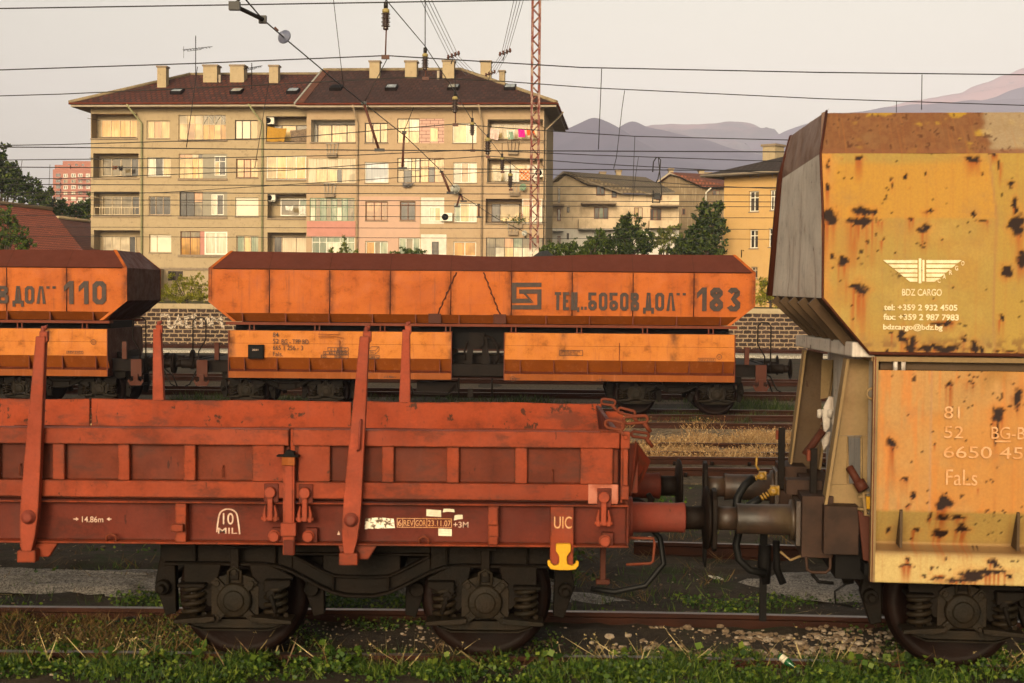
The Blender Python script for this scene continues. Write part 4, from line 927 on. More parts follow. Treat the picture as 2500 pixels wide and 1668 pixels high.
cx, cz = l2(670, 750); line2(t, [(cx + .055 * math.cos(k * math.pi / 8), cz + .055 * math.sin(k * math.pi / 8)) for k in range(17)], .010, y - .0008); put_text(t, 'U', cx - .02, cz - .028, .05, y, width=.04, bold=.01)
x0, z1 = l2(476, 813); x1, z0 = l2(596, 836); frame2(t, x0, z0, x1, z1, .008, y); put_text(t, 'REV 2103', x0 + .03, z0 + .018, .04, y, width=x1 - x0 - .06, bold=.006)
t.build('stencil_lettering', M['letterblack'], w110)
# ------------------------------------------------------------------ the yellow hopper wagon on the right
def vnoise(x, z, s, seed=0, octv=5, rough=.55):
    rs = np.random.RandomState(seed); T = rs.rand(256, 256); out = np.zeros_like(x); amp = 1; tot = 0
    for o in range(octv):
        u, v = x * s + 17.3 * o, z * s + 5.1 * o; i, j = np.floor(u).astype(int), np.floor(v).astype(int); f, g = u - i, v - j
        f = f * f * (3 - 2 * f); g = g * g * (3 - 2 * g); i0, i1, j0, j1 = i % 256, (i + 1) % 256, j % 256, (j + 1) % 256
        out += amp * ((T[i0, j0] * (1 - f) + T[i1, j0] * f) * (1 - g) + (T[i0, j1] * (1 - f) + T[i1, j1] * f) * g); tot += amp; amp *= rough; s *= 2
    return out / tot
def sst(v, a, b): t_ = np.clip((v - a) / (b - a), 0, 1); return t_ * t_ * (3 - 2 * t_)
def lerp(c, k, col_): return c + (np.array(col_)[None, :] - c) * np.clip(k, 0, 1)[:, None]
BF = Frame((1.46, 0, 0), -R(5.5)); YS = -1.42
bw = empty('hopper_wagon', 'weathered yellow hopper wagon with white winged emblem, cut off by the right picture edge', 'railway wagon', BF.o, BF.yaw)
def z4(a_, b_): return (1850 + a_ / 3.135, 250 + b_ / 3.135)
def z5(a_, b_): return (1850 + a_ / 3.135, 700 + b_ / 3.135)
def z6(a_, b_): return (1850 + a_ / 3.028, 1150 + b_ / 3.028)
def bh(p, y=YS): q = BF.hit(p[0], p[1], y=y); return q.x, q.z
rustA = [(780, 420, 40, 20, 60), (550, 470, 15, 50, 0), (535, 630, 18, 40, 60), (640, 425, 12, 10, 0), (1645, 430, 50, 25, 30), (1810, 400, 30, 25, 0), (1855, 460, 20, 40, 60), (1950, 625, 25, 15, 0), (1740, 597, 14, 8, 0), (1020, 600, 15, 12, 40), (1710, 558, 18, 10, 0), (800, 840, 60, 30, 0), (880, 840, 22, 28, 0), (800, 915, 95, 26, 180), (935, 905, 28, 14, 60), (550, 870, 40, 60, 160), (1280, 965, 32, 32, 60), (1730, 900, 42, 14, 20), (1655, 858, 30, 16, 0), (1300, 825, 44, 20, 0), (945, 1060, 14, 22, 60), (1410, 1055, 12, 14, 40), (655, 1225, 34, 34, 150), (575, 1190, 20, 20, 0), (575, 1265, 16, 12, 0), (775, 1415, 62, 40, 200), (1980, 930, 40, 70, 120), (1970, 800, 18, 60, 0), (2020, 1200, 30, 60, 60), (1905, 1300, 40, 40, 0), (1490, 1410, 8, 14, 0), (780, 1190, 8, 10, 60), (1045, 1145, 9, 9, 0), (1140, 655, 8, 8, 0), (1030, 660, 8, 30, 0), (1120, 570, 18, 16, 0), (1295, 560, 10, 20, 0), (1170, 890, 30, 14, 60)]
rustB = [(1120, 390, 30, 50, 60), (1195, 420, 24, 42, 50), (1165, 480, 42, 32, 0), (985, 490, 24, 16, 0), (1300, 475, 60, 22, 0), (1420, 480, 95, 25, 0), (1580, 400, 25, 32, 60), (1650, 470, 30, 38, 0), (1840, 500, 25, 15, 0), (1420, 270, 70, 16, 0), (1340, 115, 12, 10, 0), (1860, 250, 26, 26, 60), (1950, 500, 60, 12, 0), (1710, 480, 20, 30, 0), (1240, 480, 20, 25, 0), (1030, 340, 14, 10, 90)]
rustC = [(1470, 750, 30, 18, 120), (1030, 1200, 25, 45, 160), (1840, 985, 45, 50, 60), (1825, 1100, 12, 120, 400), (1980, 830, 30, 60, 60), (1995, 920, 25, 30, 0), (1620, 735, 50, 12, 0), (1640, 690, 50, 8, 0), (1040, 700, 8, 10, 0), (1120, 1480, 30, 18, 30), (1355, 1205, 14, 18, 30), (1515, 1290, 10, 12, 0), (1925, 915, 20, 14, 0), (1540, 725, 8, 8, 0)]
rustD = [(1370, 240, 48, 45, 90), (1400, 180, 16, 20, 0), (1425, 250, 20, 25, 0), (1380, 345, 42, 22, 40), (1500, 350, 42, 24, 0), (1185, 455, 34, 20, 60), (1370, 470, 46, 28, 70), (1530, 450, 46, 22, 90), (990, 450, 18, 30, 40), (1150, 190, 20, 25, 40), (1110, 265, 24, 20, 20), (1065, 65, 30, 16, 0), (1280, 350, 15, 45, 0), (1165, 515, 10, 8, 0), (1420, 535, 10, 8, 30), (1570, 145, 7, 14, 0), (1635, 130, 8, 8, 30), (1700, 295, 12, 14, 0), (1635, 295, 12, 12, 0), (1730, 675, 36, 22, 0), (1720, 745, 110, 20, 70), (1570, 760, 70, 36, 30), (1490, 802, 80, 18, 0), (1235, 770, 26, 12, 0), (1300, 800, 32, 15, 0), (1270, 715, 15, 20, 0), (1100, 650, 20, 12, 80), (1380, 660, 12, 12, 0), (1330, 765, 42, 14, 0), (1860, 790, 30, 20, 30), (1775, 705, 20, 14, 0), (1095, 700, 50, 12, 40)]
SPOTS = []
for lst, fn, sc in ((rustA, z4, 3.135), (rustB, z5, 3.135), (rustC, z5, 3.135), (rustD, z6, 3.028)):
    for a_, b_, rx_, rz_, sl in lst:
        x, z = bh(fn(a_, b_)); k = 9.95 / F / sc; g_ = 1.35 if rx_ * rz_ > 900 else 1.0; SPOTS.append((x, z, rx_ * k * g_, rz_ * k * g_, (sl * 1.4 + (60 if rx_ * rz_ > 500 else 0)) * k))
def wear(x, z):
    """rust blisters, run-off streaks and patch-painted areas for the yellow sides, as a colour per point"""
    wx = x + .035 * (vnoise(x, z, 14, 1) - .5) * 2; wz = z + .035 * (vnoise(x, z, 14, 2) - .5) * 2
    rust = np.zeros_like(x); st = np.zeros_like(x); halo = np.zeros_like(x)
    for (cx, cz, rx_, rz_, sl) in SPOTS:
        d = np.sqrt(((wx - cx) / rx_) ** 2 + ((wz - cz) / rz_) ** 2); nz = vnoise(x + cx, z, 38, 3, 3)
        rust = np.maximum(rust, sst(1.55 - d - 1.0 * nz, .06, .46)); halo = np.maximum(halo, sst(2.3 - d - .6 * nz, 0, 1.4) * .55)
        if sl > 0:
            v = (cz - z) / max(sl * 1.5, .02); st = np.maximum(st, np.where((v > 0) & (v < 1), (1 - v) * sst(1.2 - np.abs((x - cx) / rx_), 0, .8) * (.25 + 1.1 * sst(vnoise(x, z * .03, 90, 4, 3), .38, .62)), 0))
    small = sst(vnoise(x, z, 30, 8, 5, .6) + .25 * (vnoise(x, z, 2.5, 9) - .5), .765, .79)
    return np.maximum(rust, small * .9), st, halo
def vcol_mat():
    t = NT('weathered_yellow'); a_ = t.new('ShaderNodeAttribute', attribute_name='wear'); fine = t.noise(60, 4, .65)
    al = a_.outputs['Alpha']; c = t.mix(t.math('MULTIPLY', al, t.rng(fine, .3, .7, 0, .3)), a_.outputs['Color'], (.18, .09, .03)); brush = t.noise(1, 4, .6, t.co((48, 1, 1.0))); c = t.mix(t.math('MULTIPLY', al, t.rng(brush, .50, .74, 0, .26)), c, (.27, .105, .025)); c = t.mix(t.math('MULTIPLY', al, t.rng(t.noise(3.5, 5, .7), .5, .75, 0, .4)), c, (.18, .11, .05))
    t.bump(t.math('ADD', t.math('MULTIPLY', a_.outputs['Alpha'], 1.0), t.math('MULTIPLY', fine, .12)), .5, .012); return t.done(c, .66, 0, .15)
M['wear'] = vcol_mat()
def colour_grid(name, xs, prof, colfn, parent, clip=None, offset=None):
    """side sheet: columns at xs, rows along the (y,z) profile, coloured per vertex"""
    nx_, nz_ = len(xs), len(prof); X, I = np.meshgrid(np.array(xs), np.arange(nz_)); P = np.array(prof); Y = P[I, 0].astype(float); Z = P[I, 1].astype(float)
    if clip is not None: X = np.maximum(X, np.array([clip(z) for z in P[:, 1]])[I])
    x, y, z = X.ravel(), Y.ravel(), Z.ravel()
    if offset is not None: y = y + offset(x, z)
    c, h = colfn(x, z)
    me = bpy.data.meshes.new(name); v = np.stack([x, y, z], 1)
    f = [(j * nx_ + i, j * nx_ + i + 1, (j + 1) * nx_ + i + 1, (j + 1) * nx_ + i) for j in range(nz_ - 1) for i in range(nx_ - 1) if not (x[j * nx_ + i] == x[j * nx_ + i + 1] and x[(j + 1) * nx_ + i] == x[(j + 1) * nx_ + i + 1])]
    me.from_pydata(v.tolist(), [], f); me.materials.append(M['wear'])
    at = me.color_attributes.new('wear', 'FLOAT_COLOR', 'POINT'); at.data.foreach_set('color', np.concatenate([c, h[:, None]], 1).astype(np.float32).ravel())
    me.polygons.foreach_set('use_smooth', [True] * len(me.polygons)); me.update()
    o = bpy.data.objects.new(name, me); col.objects.link(o); o.parent = parent; return o
xA, zA_ = bh((2003, 375)); xB, zB_ = bh((2008, 728)); xC, zC_ = bh((2122, 863)); xT, zT_ = bh((2054, 276), -1.10)
EX = 9.5
def up_clip(z):
    if z >= zB_: return xA + (xB - xA) * (zA_ - z) / (zA_ - zB_)
    return xB + (xC - xB) * (zB_ - z) / (zB_ - zC_)
seam = [bh(z4(1740, 180)), bh(z4(1775, 420)), bh(z4(1830, 900)), bh(z4(1805, 1500)), bh(z5(1812, 500))]
sx_, sz_ = [s[0] for s in seam][::-1], [s[1] for s in seam][::-1]
def seamx(z): return np.interp(z, sz_, sx_)
_, zp = bh(z4(800, 890))
def col_upper(x, z):
    n1, n2 = vnoise(x, z, 2.2, 11), vnoise(x, z, 7, 12); c = np.tile(np.array([[.27, .182, .042]]), (len(x), 1))
    c = lerp(c, sst(n1, .4, .65) * .6, (.30, .16, .032)); c = lerp(c, sst(n2, .5, .7) * .35, (.35, .24, .06))
    right = sst(x + .05 * (n2 - .5) - seamx(z), -.01, .01); c = lerp(c, right * .65, (.29, .185, .034))
    orange = (1 - right) * sst(z + .03 * (n2 - .5) - zp, -.006, .012) * sst(zA_ - .03 - z + .05 * (n1 - .5), 0, .06) * sst(x - xA - .06 + .08 * (n1 - .5), 0, .05); c = lerp(c, orange * .85, (.36, .18, .024))
    edge = sst(xA + .14 + .12 * (n2 - .5) - x, 0, .12) * .5; c = lerp(c, edge, (.50, .17, .03))
    r, st, halo = wear(x, z)
    sl = np.exp(-((x - seamx(z)) / .008) ** 2) * .7; c = lerp(c, sl, (.25, .12, .05))
    c = lerp(c, halo * .7, (.40, .13, .018)); c = lerp(c, st * .95, (.26, .062, .008))
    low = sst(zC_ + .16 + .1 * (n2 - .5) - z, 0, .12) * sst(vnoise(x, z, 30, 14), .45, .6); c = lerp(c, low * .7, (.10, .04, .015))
    c = lerp(c, r, (.016, .007, .005)); return c, 1 - r
def dz(a_, b_, st): return list(np.arange(a_, b_, st)) + [b_]
xs_f = list(np.arange(xA - .02, 2.35, .013)) + list(np.arange(2.4, EX, .35))
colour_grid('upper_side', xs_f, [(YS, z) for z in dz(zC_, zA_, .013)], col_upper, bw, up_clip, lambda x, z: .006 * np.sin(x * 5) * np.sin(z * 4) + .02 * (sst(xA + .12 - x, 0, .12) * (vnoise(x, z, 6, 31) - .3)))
def col_top(x, z):
    n1, n2, n3 = vnoise(x, z, 1.8, 21), vnoise(x, z * 1.6, 8, 22), vnoise(x, z, 30, 23); c = np.tile(np.array([[.135, .052, .024]]), (len(x), 1)); c = lerp(c, sst(n3, .4, .6) * .5, (.19, .092, .04))
    yl = sst(.55 * n1 + .45 * n2, .50, .56) * sst(x - xA - .22, 0, .1); c = lerp(c, yl * .9, (.33, .20, .022)); gy_ = sst(x - seamx(zA_) + .1 * (n2 - .5), -.02, .03); c = lerp(c, gy_ * .75, (.30, .24, .15)); c = lerp(c, gy_ * sst(n1, .5, .6) * .6, (.21, .19, .12))
    c = lerp(c, sst(n3, .66, .72) * .8, (.06, .02, .01)); c = lerp(c, sst(zA_ + .05 + .03 * (n2 - .5) - z, 0, .03) * .8, (.16, .06, .03)); return c, 1 - sst(n3, .66, .72) * .6
nT = dz(0, 1, .04)
colour_grid('upper_chamfer', list(np.arange(xA + .0, 2.35, .013)) + list(np.arange(2.4, EX, .35)), [(YS + (-1.10 - YS) * k, zA_ + (zT_ - zA_) * k) for k in nT], col_top, bw, lambda z: xA + (z - zA_) / (zT_ - zA_) * .04)
# end sheet: grey face, brown top, ribbed slope underneath
e = MB()
nA = Vector((xA, YS, zA_)); nB = Vector((xB, YS, zB_)); nC = Vector((xC, YS + .02, zC_)); fA = BF.hit(1910, 436, y=1.35); fB = BF.hit(1886, 722, y=1.42); fC = BF.hit(1990, 815, y=1.30); nT_ = BF.hit(2018, 271, y=-1.12); fT = BF.hit(1930, 333, y=1.12)
def quad_grid(m, a_, b_, c_, d_, n, k, mi, amp=.012):
    vs = []
    for j in range(k + 1):
        for i in range(n + 1):
            u_, v_ = i / n, j / k; p = a_.lerp(b_, u_).lerp(d_.lerp(c_, u_), v_)
            if 0 < i < n and 0 < j < k: p = p + Vector((-amp * (fbm(p.y, p.z, 2.2) + .3), 0, 0))
            vs.append(p)
    m.add(vs, [(j * (n + 1) + i, j * (n + 1) + i + 1, (j + 1) * (n + 1) + i + 1, (j + 1) * (n + 1) + i) for j in range(k) for i in range(n)], mi, True)
quad_grid(e, fB, nB, nA, fA, 24, 24, 0); quad_grid(e, fA, nA, nT_, fT, 24, 8, 1, .02); quad_grid(e, fC, nC, nB, fB, 12, 8, 2)
tp = [nT_.lerp(fT, k / 14) for k in range(15)]
for k in range(14):                                   # torn, jagged upper edge
    h0, h1 = .02 * random.random(), .02 * random.random()
    e.add([tp[k], tp[k + 1], tp[k + 1] + Vector((.02, 0, h1)), tp[k] + Vector((.02, 0, h0))], [(3, 2, 1, 0)], 1)
e.add([nA, Vector((xA + .04, -1.10, zT_)), nT_], [(0, 1, 2)], 1); e.add([Vector((xA + .04, -1.10, zT_)), Vector((xA + .25, -1.10, zT_)), Vector((xA + .25, 1.1, zT_ - .01)), fT, nT_], [(0, 1, 2, 3, 4)], 1)
for k in range(5):
    u_ = .12 + .19 * k; p, q = fB.lerp(nB, u_), fC.lerp(nC, u_); w = Vector((0, .05, 0)); o = Vector((-.05, 0, -.045))
    e.add([p - w, p + w, p + w * .6 + o, p - w * .6 + o, q - w, q + w, q + w * .6 + o, q - w * .6 + o], [(3, 2, 6, 7), (0, 3, 7, 4), (2, 1, 5, 6), (0, 1, 2, 3), (7, 6, 5, 4)], 2)
e.build('end_sheet', [M['grey'], M['mauve'], M['khakidk']], bw)
e = MB(); e.tube([fT + Vector((.02, .02, 0)), fA + Vector((-.01, .03, 0)), fB + Vector((-.01, .03, 0))], [.03, .035, .04], 6); e.build('end_edge', M['endbrown'], bw)
e = MB(); e.tube([nT_, nA + Vector((.0, -.005, 0)), (nA + nB) / 2 + Vector((.012, -.004, 0)), nB + Vector((0, -.004, 0)), nC + Vector((0, -.02, 0))], .009, 6); e.tube([(xC, YS - .004, zC_ + .0), (EX, YS - .004, zC_)], .013, 6); e.build('corner_bead', M['endbrown'], bw)
# rest of the upper body: far side, roof opening, floor
b = MB(); b.box(xC + .02, EX, YS + .2, 1.35, zC_ - .02, zC_ + .02); b.add([(xA + .1, 1.42, zB_), (EX, 1.42, zB_), (EX, 1.42, zA_), (xA + .1, 1.42, zA_)], [(3, 2, 1, 0)]); b.add([(xC, 1.38, zC_), (EX, 1.38, zC_), (EX, 1.42, zB_), (xA + .1, 1.42, zB_)], [(3, 2, 1, 0)]); b.add([(xA + .1, 1.42, zA_), (EX, 1.42, zA_), (EX, 1.1, zT_), (xA + .2, 1.1, zT_)], [(3, 2, 1, 0)])
b.add([(EX, YS, zC_), (EX, 1.42, zC_), (EX, 1.42, zA_), (EX, 1.1, zT_), (EX, -1.1, zT_), (EX, YS, zA_)], [tuple(range(6))]); b.add([(xA + .25, -1.10, zT_), (EX, -1.10, zT_), (EX, -1.0, zA_ - .1), (xA + .3, -1.0, zA_ - .1)], [(0, 1, 2, 3)]); b.build('body_shell', M['khakidk'], bw)
# gap under the upper body and the lower chute
_, z0c = bh(z5(1000, 545)); _, z1c = bh(z5(1000, 640)); xL, _ = bh((2140, 1100)); _, zk = bh(z6(1300, 300)); _, zl = bh(z6(1300, 565)); _, zf0 = bh(z6(1300, 615)); _, zf1 = bh(z6(1300, 830))
b = MB(); b.box(xC + .02, EX, YS + .02, 1.3, zC_ - .055, zC_ - .022, 0); b.box(xL + .02, EX, -1.22, 1.2, zf1 + .1, zC_ - .06, 1); b.box(xL + .03, EX, YS + .10, YS + .16, z1c, zC_ - .06, 2)
for x in (z5(1050, 590), z5(1110, 590)): q = bh(x, -1.36); b.cyl((q[0], -1.38, z1c - .005), (q[0], -1.38, zC_ - .05), .016, n=8, mi=3)
b.build('inner_frame', [M['khaki'], M['black'], M['khakidk'], M['grey']], bw)
def col_low(x, z):
    n1, n2 = vnoise(x, z, 2.4, 41), vnoise(x, z, 8, 42); stn = vnoise(x, z * .08, 26, 43, 4); c = np.tile(np.array([[.34, .185, .062]]), (len(x), 1)); c = lerp(c, sst(n1, .38, .62) * .6, (.37, .15, .034)); c = lerp(c, sst(stn, .52, .7) * .5, (.45, .13, .02))
    x2, _ = bh(z5(1330, 900)); rp = sst(x - x2, -.004, .006); c = lerp(c, rp * sst(n1, .3, .6) * .5, (.37, .155, .03)); c = lerp(c, np.exp(-((x - x2) / .007) ** 2) * .7, (.30, .17, .09))
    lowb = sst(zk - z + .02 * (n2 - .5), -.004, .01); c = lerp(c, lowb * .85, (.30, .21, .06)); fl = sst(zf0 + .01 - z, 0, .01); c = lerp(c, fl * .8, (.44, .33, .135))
    ledge_shade = np.exp(-((z - (zl + zf0) / 2) / .035) ** 2); c = lerp(c, ledge_shade * .8, (.14, .07, .04))  # dark ledge band: shadow put into the vertex colour
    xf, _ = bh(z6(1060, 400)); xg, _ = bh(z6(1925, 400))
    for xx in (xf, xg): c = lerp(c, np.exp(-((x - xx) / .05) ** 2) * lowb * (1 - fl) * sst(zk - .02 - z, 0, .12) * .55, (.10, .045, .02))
    r, st, halo = wear(x, z); c = lerp(c, halo * .65, (.40, .115, .016)); c = lerp(c, st * .95, (.24, .055, .008)); c = lerp(c, r, (.016, .007, .005)); return c, 1 - r
prof = [(YS + .01, z) for z in dz(zk, z1c, .014)]; ns = 16
low = [(YS + .06, zf1)] + [(YS - .02, z) for z in dz(zf1, zf0, .014)] + [(YS + .05, zf0 + .012), (YS + .14, zl - .01)] + [(YS + .16 - .15 * k / ns, zl + (zk - zl) * k / ns) for k in range(ns)]
dx_, dz_ = bh(z5(1840, 760))
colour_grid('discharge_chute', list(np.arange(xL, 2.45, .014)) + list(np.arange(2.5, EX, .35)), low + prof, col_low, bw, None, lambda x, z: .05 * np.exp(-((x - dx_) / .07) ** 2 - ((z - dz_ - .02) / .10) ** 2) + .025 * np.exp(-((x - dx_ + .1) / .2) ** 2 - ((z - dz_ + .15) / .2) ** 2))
g = MB()
for p in (z6(1060, 300), z6(1925, 330)):
    x, _ = bh(p); g = MB(); g.prism([(YS, zk + .01), (YS - .015, zk), (YS - .015, zf0 + .04), (YS + .14, zl), (YS + .02, zk)], x - .009, x + .009, 'x'); g.build('chute_gusset', M['khakidk'], bw)
g = MB()
for k in range(1, 5): g.prism([(YS, zk + .01), (YS - .015, zf0 + .04), (YS + .14, zl)], bh(z6(1925, 330))[0] + .83 * k, bh(z6(1925, 330))[0] + .83 * k + .018, 'x')
g.build('chute_gusset', M['khakidk'], bw)
b = MB(); b.box(xL - .03, xL + .002, YS - .012, YS + .05, zf1, z1c + .09, 0); b.box(xL - .01, xL + .012, YS + .06, 1.3, zf1, z1c + .05, 1); b.tube([(xL - .02, YS - .0, zf1), (xL - .02, YS, z1c + .09)], .014, 6, mi=2); b.build('chute_end', [M['khaki'], M['grey'], M['brownbeam']], bw)
# cross beam and the sloping supports at the end
def bp(p, y): q = BF.hit(p[0], p[1], y=y); return q
a_, b_, c_, d_ = bp(z5(725, 425), -1.38), bp(z5(720, 540), -1.38), bp(z5(290, 455), 1.3), bp(z5(290, 370), 1.3)
m = MB(); w = Vector((.16, 0, 0)); m.add([a_, b_, c_, d_, a_ + w, b_ + w, c_ + w, d_ + w], [(3, 2, 1, 0), (4, 5, 6, 7), (0, 1, 5, 4), (0, 4, 7, 3), (1, 2, 6, 5), (2, 3, 7, 6)], 0); m.build('cross_beam', M['grey'], bw, .01)
def plate_px(m, pts, y, th, mi=0): m.prism([(lambda q: (q.x, q.z))(bp(p, y)) for p in pts], y, y + th, 'y', mi)
def flange_px(m, p, q, y, w, th, mi=0):
    a_, b_ = bp(p, y), bp(q, y); m.add([(a_.x - th, y - w, a_.z), (a_.x, y - w, a_.z), (a_.x, y + w, a_.z), (a_.x - th, y + w, a_.z), (b_.x - th, y - w, b_.z), (b_.x, y - w, b_.z), (b_.x, y + w, b_.z), (b_.x - th, y + w, b_.z)], [(0, 1, 2, 3), (7, 6, 5, 4), (1, 0, 4, 5), (3, 2, 6, 7), (0, 3, 7, 4), (2, 1, 5, 6)], mi)
m = MB(); plate_px(m, [z5(365, 485), z5(500, 510), z5(470, 1430), z5(248, 1425)], .95, .015); flange_px(m, z5(365, 485), z5(245, 1425), .93, .10, .018, 1); flange_px(m, z5(590, 540), z5(470, 1430), .98, .08, .018, 1); plate_px(m, [z5(490, 560), z5(580, 560), z5(540, 850), z5(480, 860)], .85, .01, 1); m.build('end_support', [M['khakidk'], M['khaki']], bw)
m = MB(); y = -1.08
plate_px(m, [z5(695, 550), z5(905, 560), z5(890, 1140), z5(620, 1140)], y, .015, 0); plate_px(m, [z5(617, 1142), z5(685, 1142), z5(685, 1512), z5(560, 1512)], y, .015, 0); plate_px(m, [z5(795, 1142), z5(890, 1142), z5(870, 1512), z5(795, 1512)], y, .015, 0); plate_px(m, [z5(560, 1514), z5(870, 1514), z5(861, 1690), z5(520, 1685)], y, .015, 0)
flange_px(m, z5(690, 550), z5(517, 1685), y, .09, .02, 1); m.box(*(lambda l, r: (l, r))(bp(z5(520, 1685), y).x, bp(z5(900, 1685), y).x), y - .1, y + .1, bp(z5(520, 1690), y).z - .02, bp(z5(520, 1690), y).z, 1)
hole = [bp(z5(a2, b2), y) for a2, b2 in ((685, 1150), (793, 1150), (793, 1508), (690, 1508))]; m.tube([(q.x, y - .005, q.z) for q in hole], .008, 6, True, 1)
sup = m.build('end_support', [M['khaki'], M['khaki']], bw)
m = MB(); plate_px(m, [z5(490, 940), z5(565, 945), z5(550, 1080), z5(510, 1135)], -.2, .03); plate_px(m, [z5(545, 840), z5(580, 845), z5(590, 1100), z5(555, 1010), z5(500, 930)], -.16, .02); plate_px(m, [z5(475, 1120), z5(560, 1110), z5(545, 1200), z5(505, 1255)], -.15, .02)
for p in ((470, 970), (550, 970)): q = bp(z5(*p), -.2); m.cyl((q.x, -.21, q.z - .03), (q.x, -.24, q.z + .03), .02, n=8)
m.build('pivot_plate', M['grey'], bw, .006, 1)
m = MB(); m.tube([bp(z5(360, 1290), -.2), bp(z5(500, 1100), -.2)], .03, 8); m.tube([bp(z5(700, 1380), -1.15), bp(z5(770, 1500), -1.2)], .028, 8); m.tube([bp(z5(770, 1490), -1.2), bp(z5(812, 1560), -1.22)], .042, 8); m.build('lever_rod', M['endbrown'], bw)
m = MB(); q = [bp(z6(*p), -1.30) for p in ((785, 165), (855, 158), (862, 335), (795, 325))]; m.tube(q, .013, 7, True); m.tube([bp(z6(740, 190), -1.28), bp(z6(785, 195), -1.30)], .010); m.tube([bp(z6(740, 280), -1.28), bp(z6(790, 285), -1.30)], .010); br_ = m.build('lamp_bracket', M['khaki'], bw)
m = MB(); q0, q1 = bp(z6(820, 190), -1.25), bp(z6(820, 285), -1.25); m.box(q0.x - .03, q0.x + .03, -1.26, -1.22, q1.z, q0.z); m.build('bracket_plate', M['yellow'], br_, .01)
m = MB(); q = [bp(z5(*p), -1.36) for p in ((885, 775), (845, 790), (833, 820), (845, 850), (885, 865))]; m.tube(q, .011, 6); m.build('grab_ring', M['khaki'], bw)
m = MB(); plate_px(m, [z6(740, 290), z6(860, 345), z6(860, 830), z6(820, 810), z6(820, 670), z6(780, 660)], -1.28, .03); m.build('corner_strut', M['endbrown'], bw, .004, 1)
M['rustbox'] = plain('rusty_box_steel', (.038, .019, .012), .65, (.016, .009, .006), 5, .12, .4)
# headstock, buffers, handrail posts, hoses
hx = bp((2018, 1280), -.9).x
m = MB(); m.box(hx - .06, hx + .18, -1.25, 1.25, .88, 1.22); m.box(hx + .1, EX, -.75, -.55, .80, 1.15); m.box(hx + .1, EX, .55, .75, .80, 1.15); m.box(hx + .1, hx + 1.2, -1.2, 1.2, 1.02, 1.06)
m.box(hx - .20, hx + .02, -1.12, -.66, .83, 1.27); m.box(hx - .20, hx + .02, .66, 1.12, .83, 1.27); m.box(hx - .28, hx - .02, -.78, -.60, 1.23, 1.34); m.box(hx + .04, xL + .05, -1.1, 1.1, .68, 1.0, 1)
m.tube([(hx - .17, -1.14, .84), (hx - .16, -1.14, .75), (hx - .13, -1.14, .73), (hx - .03, -1.14, .73), (hx, -1.14, .76), (hx, -1.14, .84)], .012); m.build('headstock', [M['rustbox'], M['black']], bw, .01, 2)
t = NT('buffer_grime'); nz = t.noise(5, 6, .7); cc = t.mix(t.rng(nz, .35, .65), (.042, .021, .012), (.017, .011, .007)); cc = t.mix(t.rng(t.noise(2.2, 4, .6), .52, .7, 0, .8), cc, (.058, .038, .018)); t.bump(t.noise(30, 4), .3, .01); M['grime'] = t.done(cc, .5, 0, .4)
for s in (-1, 1): buffer(bw, hx - .232, s * .875, None, flat=True, d=-1, mats=[M['grime'], M['grime']])
m = MB(); q = bp((1985, 1215), -.95); q2 = bp((1983, 1095), -.95); m.box(q.x - .025, q.x + .025, -.97, -.93, q.z, q2.z, 0); m.box(q.x - .05, q.x - .026, -.98, -.93, q2.z - .09, q2.z - .01, 1); m.build('handrail_post', [M['iron'], M['brownbeam']], bw, .004, 1)
m = MB(); q = bp((1907, 1165), .6); q2 = bp((1905, 1044), .6); m.box(q.x - .028, q.x + .028, .58, .62, q.z - .1, q2.z, 0); m.box(q.x - .05, q.x - .029, .57, .61, q2.z - .10, q2.z - .02, 1); m.build('handrail_post', [M['iron'], M['brownbeam']], bw, .004, 1)
def cock(px, py, y, r, nozzle, lever=None):
    m = MB(); q = bp((px, py), y); m.lathe([(r, 0), (r, .03), (r * .7, .035), (r * .7, .05), (r * .35, .052)], (q.x, y, q.z), (0, -1, 0), 12); m.box(q.x - r * .6, q.x + r * 1.3, y, y + .06, q.z - r, q.z + r)
    n2 = bp(nozzle, y); d = n2 - q
    for k in range(4): p = q + d * (.2 + .2 * k); p2 = q + d * (.33 + .2 * k); m.cyl(p, p2, r * (.62 if k % 2 else .8), n=10)
    if lever: m.tube([bp(p, y - .05) for p in lever], .010, 6)
    m.build('air_cock', M['cock'], bw, .003, 1); return n2
n1_ = cock(1859, 1162, .25, .032, (1838, 1168), [(1853, 1148), (1846, 1138), (1848, 1112)]); n2_ = cock(1888, 1198, -.35, .036, (1856, 1218))
m = MB(); m.tube([n1_, bp((1818, 1185), .2), bp((1800, 1215), .15), bp((1796, 1260), .1)], .034, 8); m.tube([n2_, bp((1830, 1232), -.35), bp((1806, 1290), -.3), bp((1797, 1330), -.3), bp((1803, 1365), -.3), bp((1830, 1392), -.3), bp((1868, 1400), -.25)], .030, 8); m.build('brake_hose', M['rubber'], bw)
m = MB(); m.box(*sorted((bp((1855, 1400), -.05).x, bp((1872, 1400), -.05).x)), -.08, -.02, bp((1862, 1515), -.05).z, bp((1865, 1300), -.05).z); m.tube([bp((1868, 1330), -.05), bp((1866, 1380), -.05), bp((1868, 1425), -.05)], [.05, .055, .04], 8); m.tube([bp((1895, 1320), -.1), bp((1897, 1390), -.1), bp((1912, 1425), -.1)], .03, 7); m.tube([bp((1722, 1290), .0), bp((1720, 1370), .0), bp((1722, 1385), 0)], [.022, .018, .008], 7); m.build('screw_coupling', M['black'], bw)
m = MB(); m.tube([bp((1905, 1347), -.8), bp((1930, 1368), -.82), bp((1968, 1352), -.85)], .010, 6); m.build('release_handle', M['khaki'], bw)
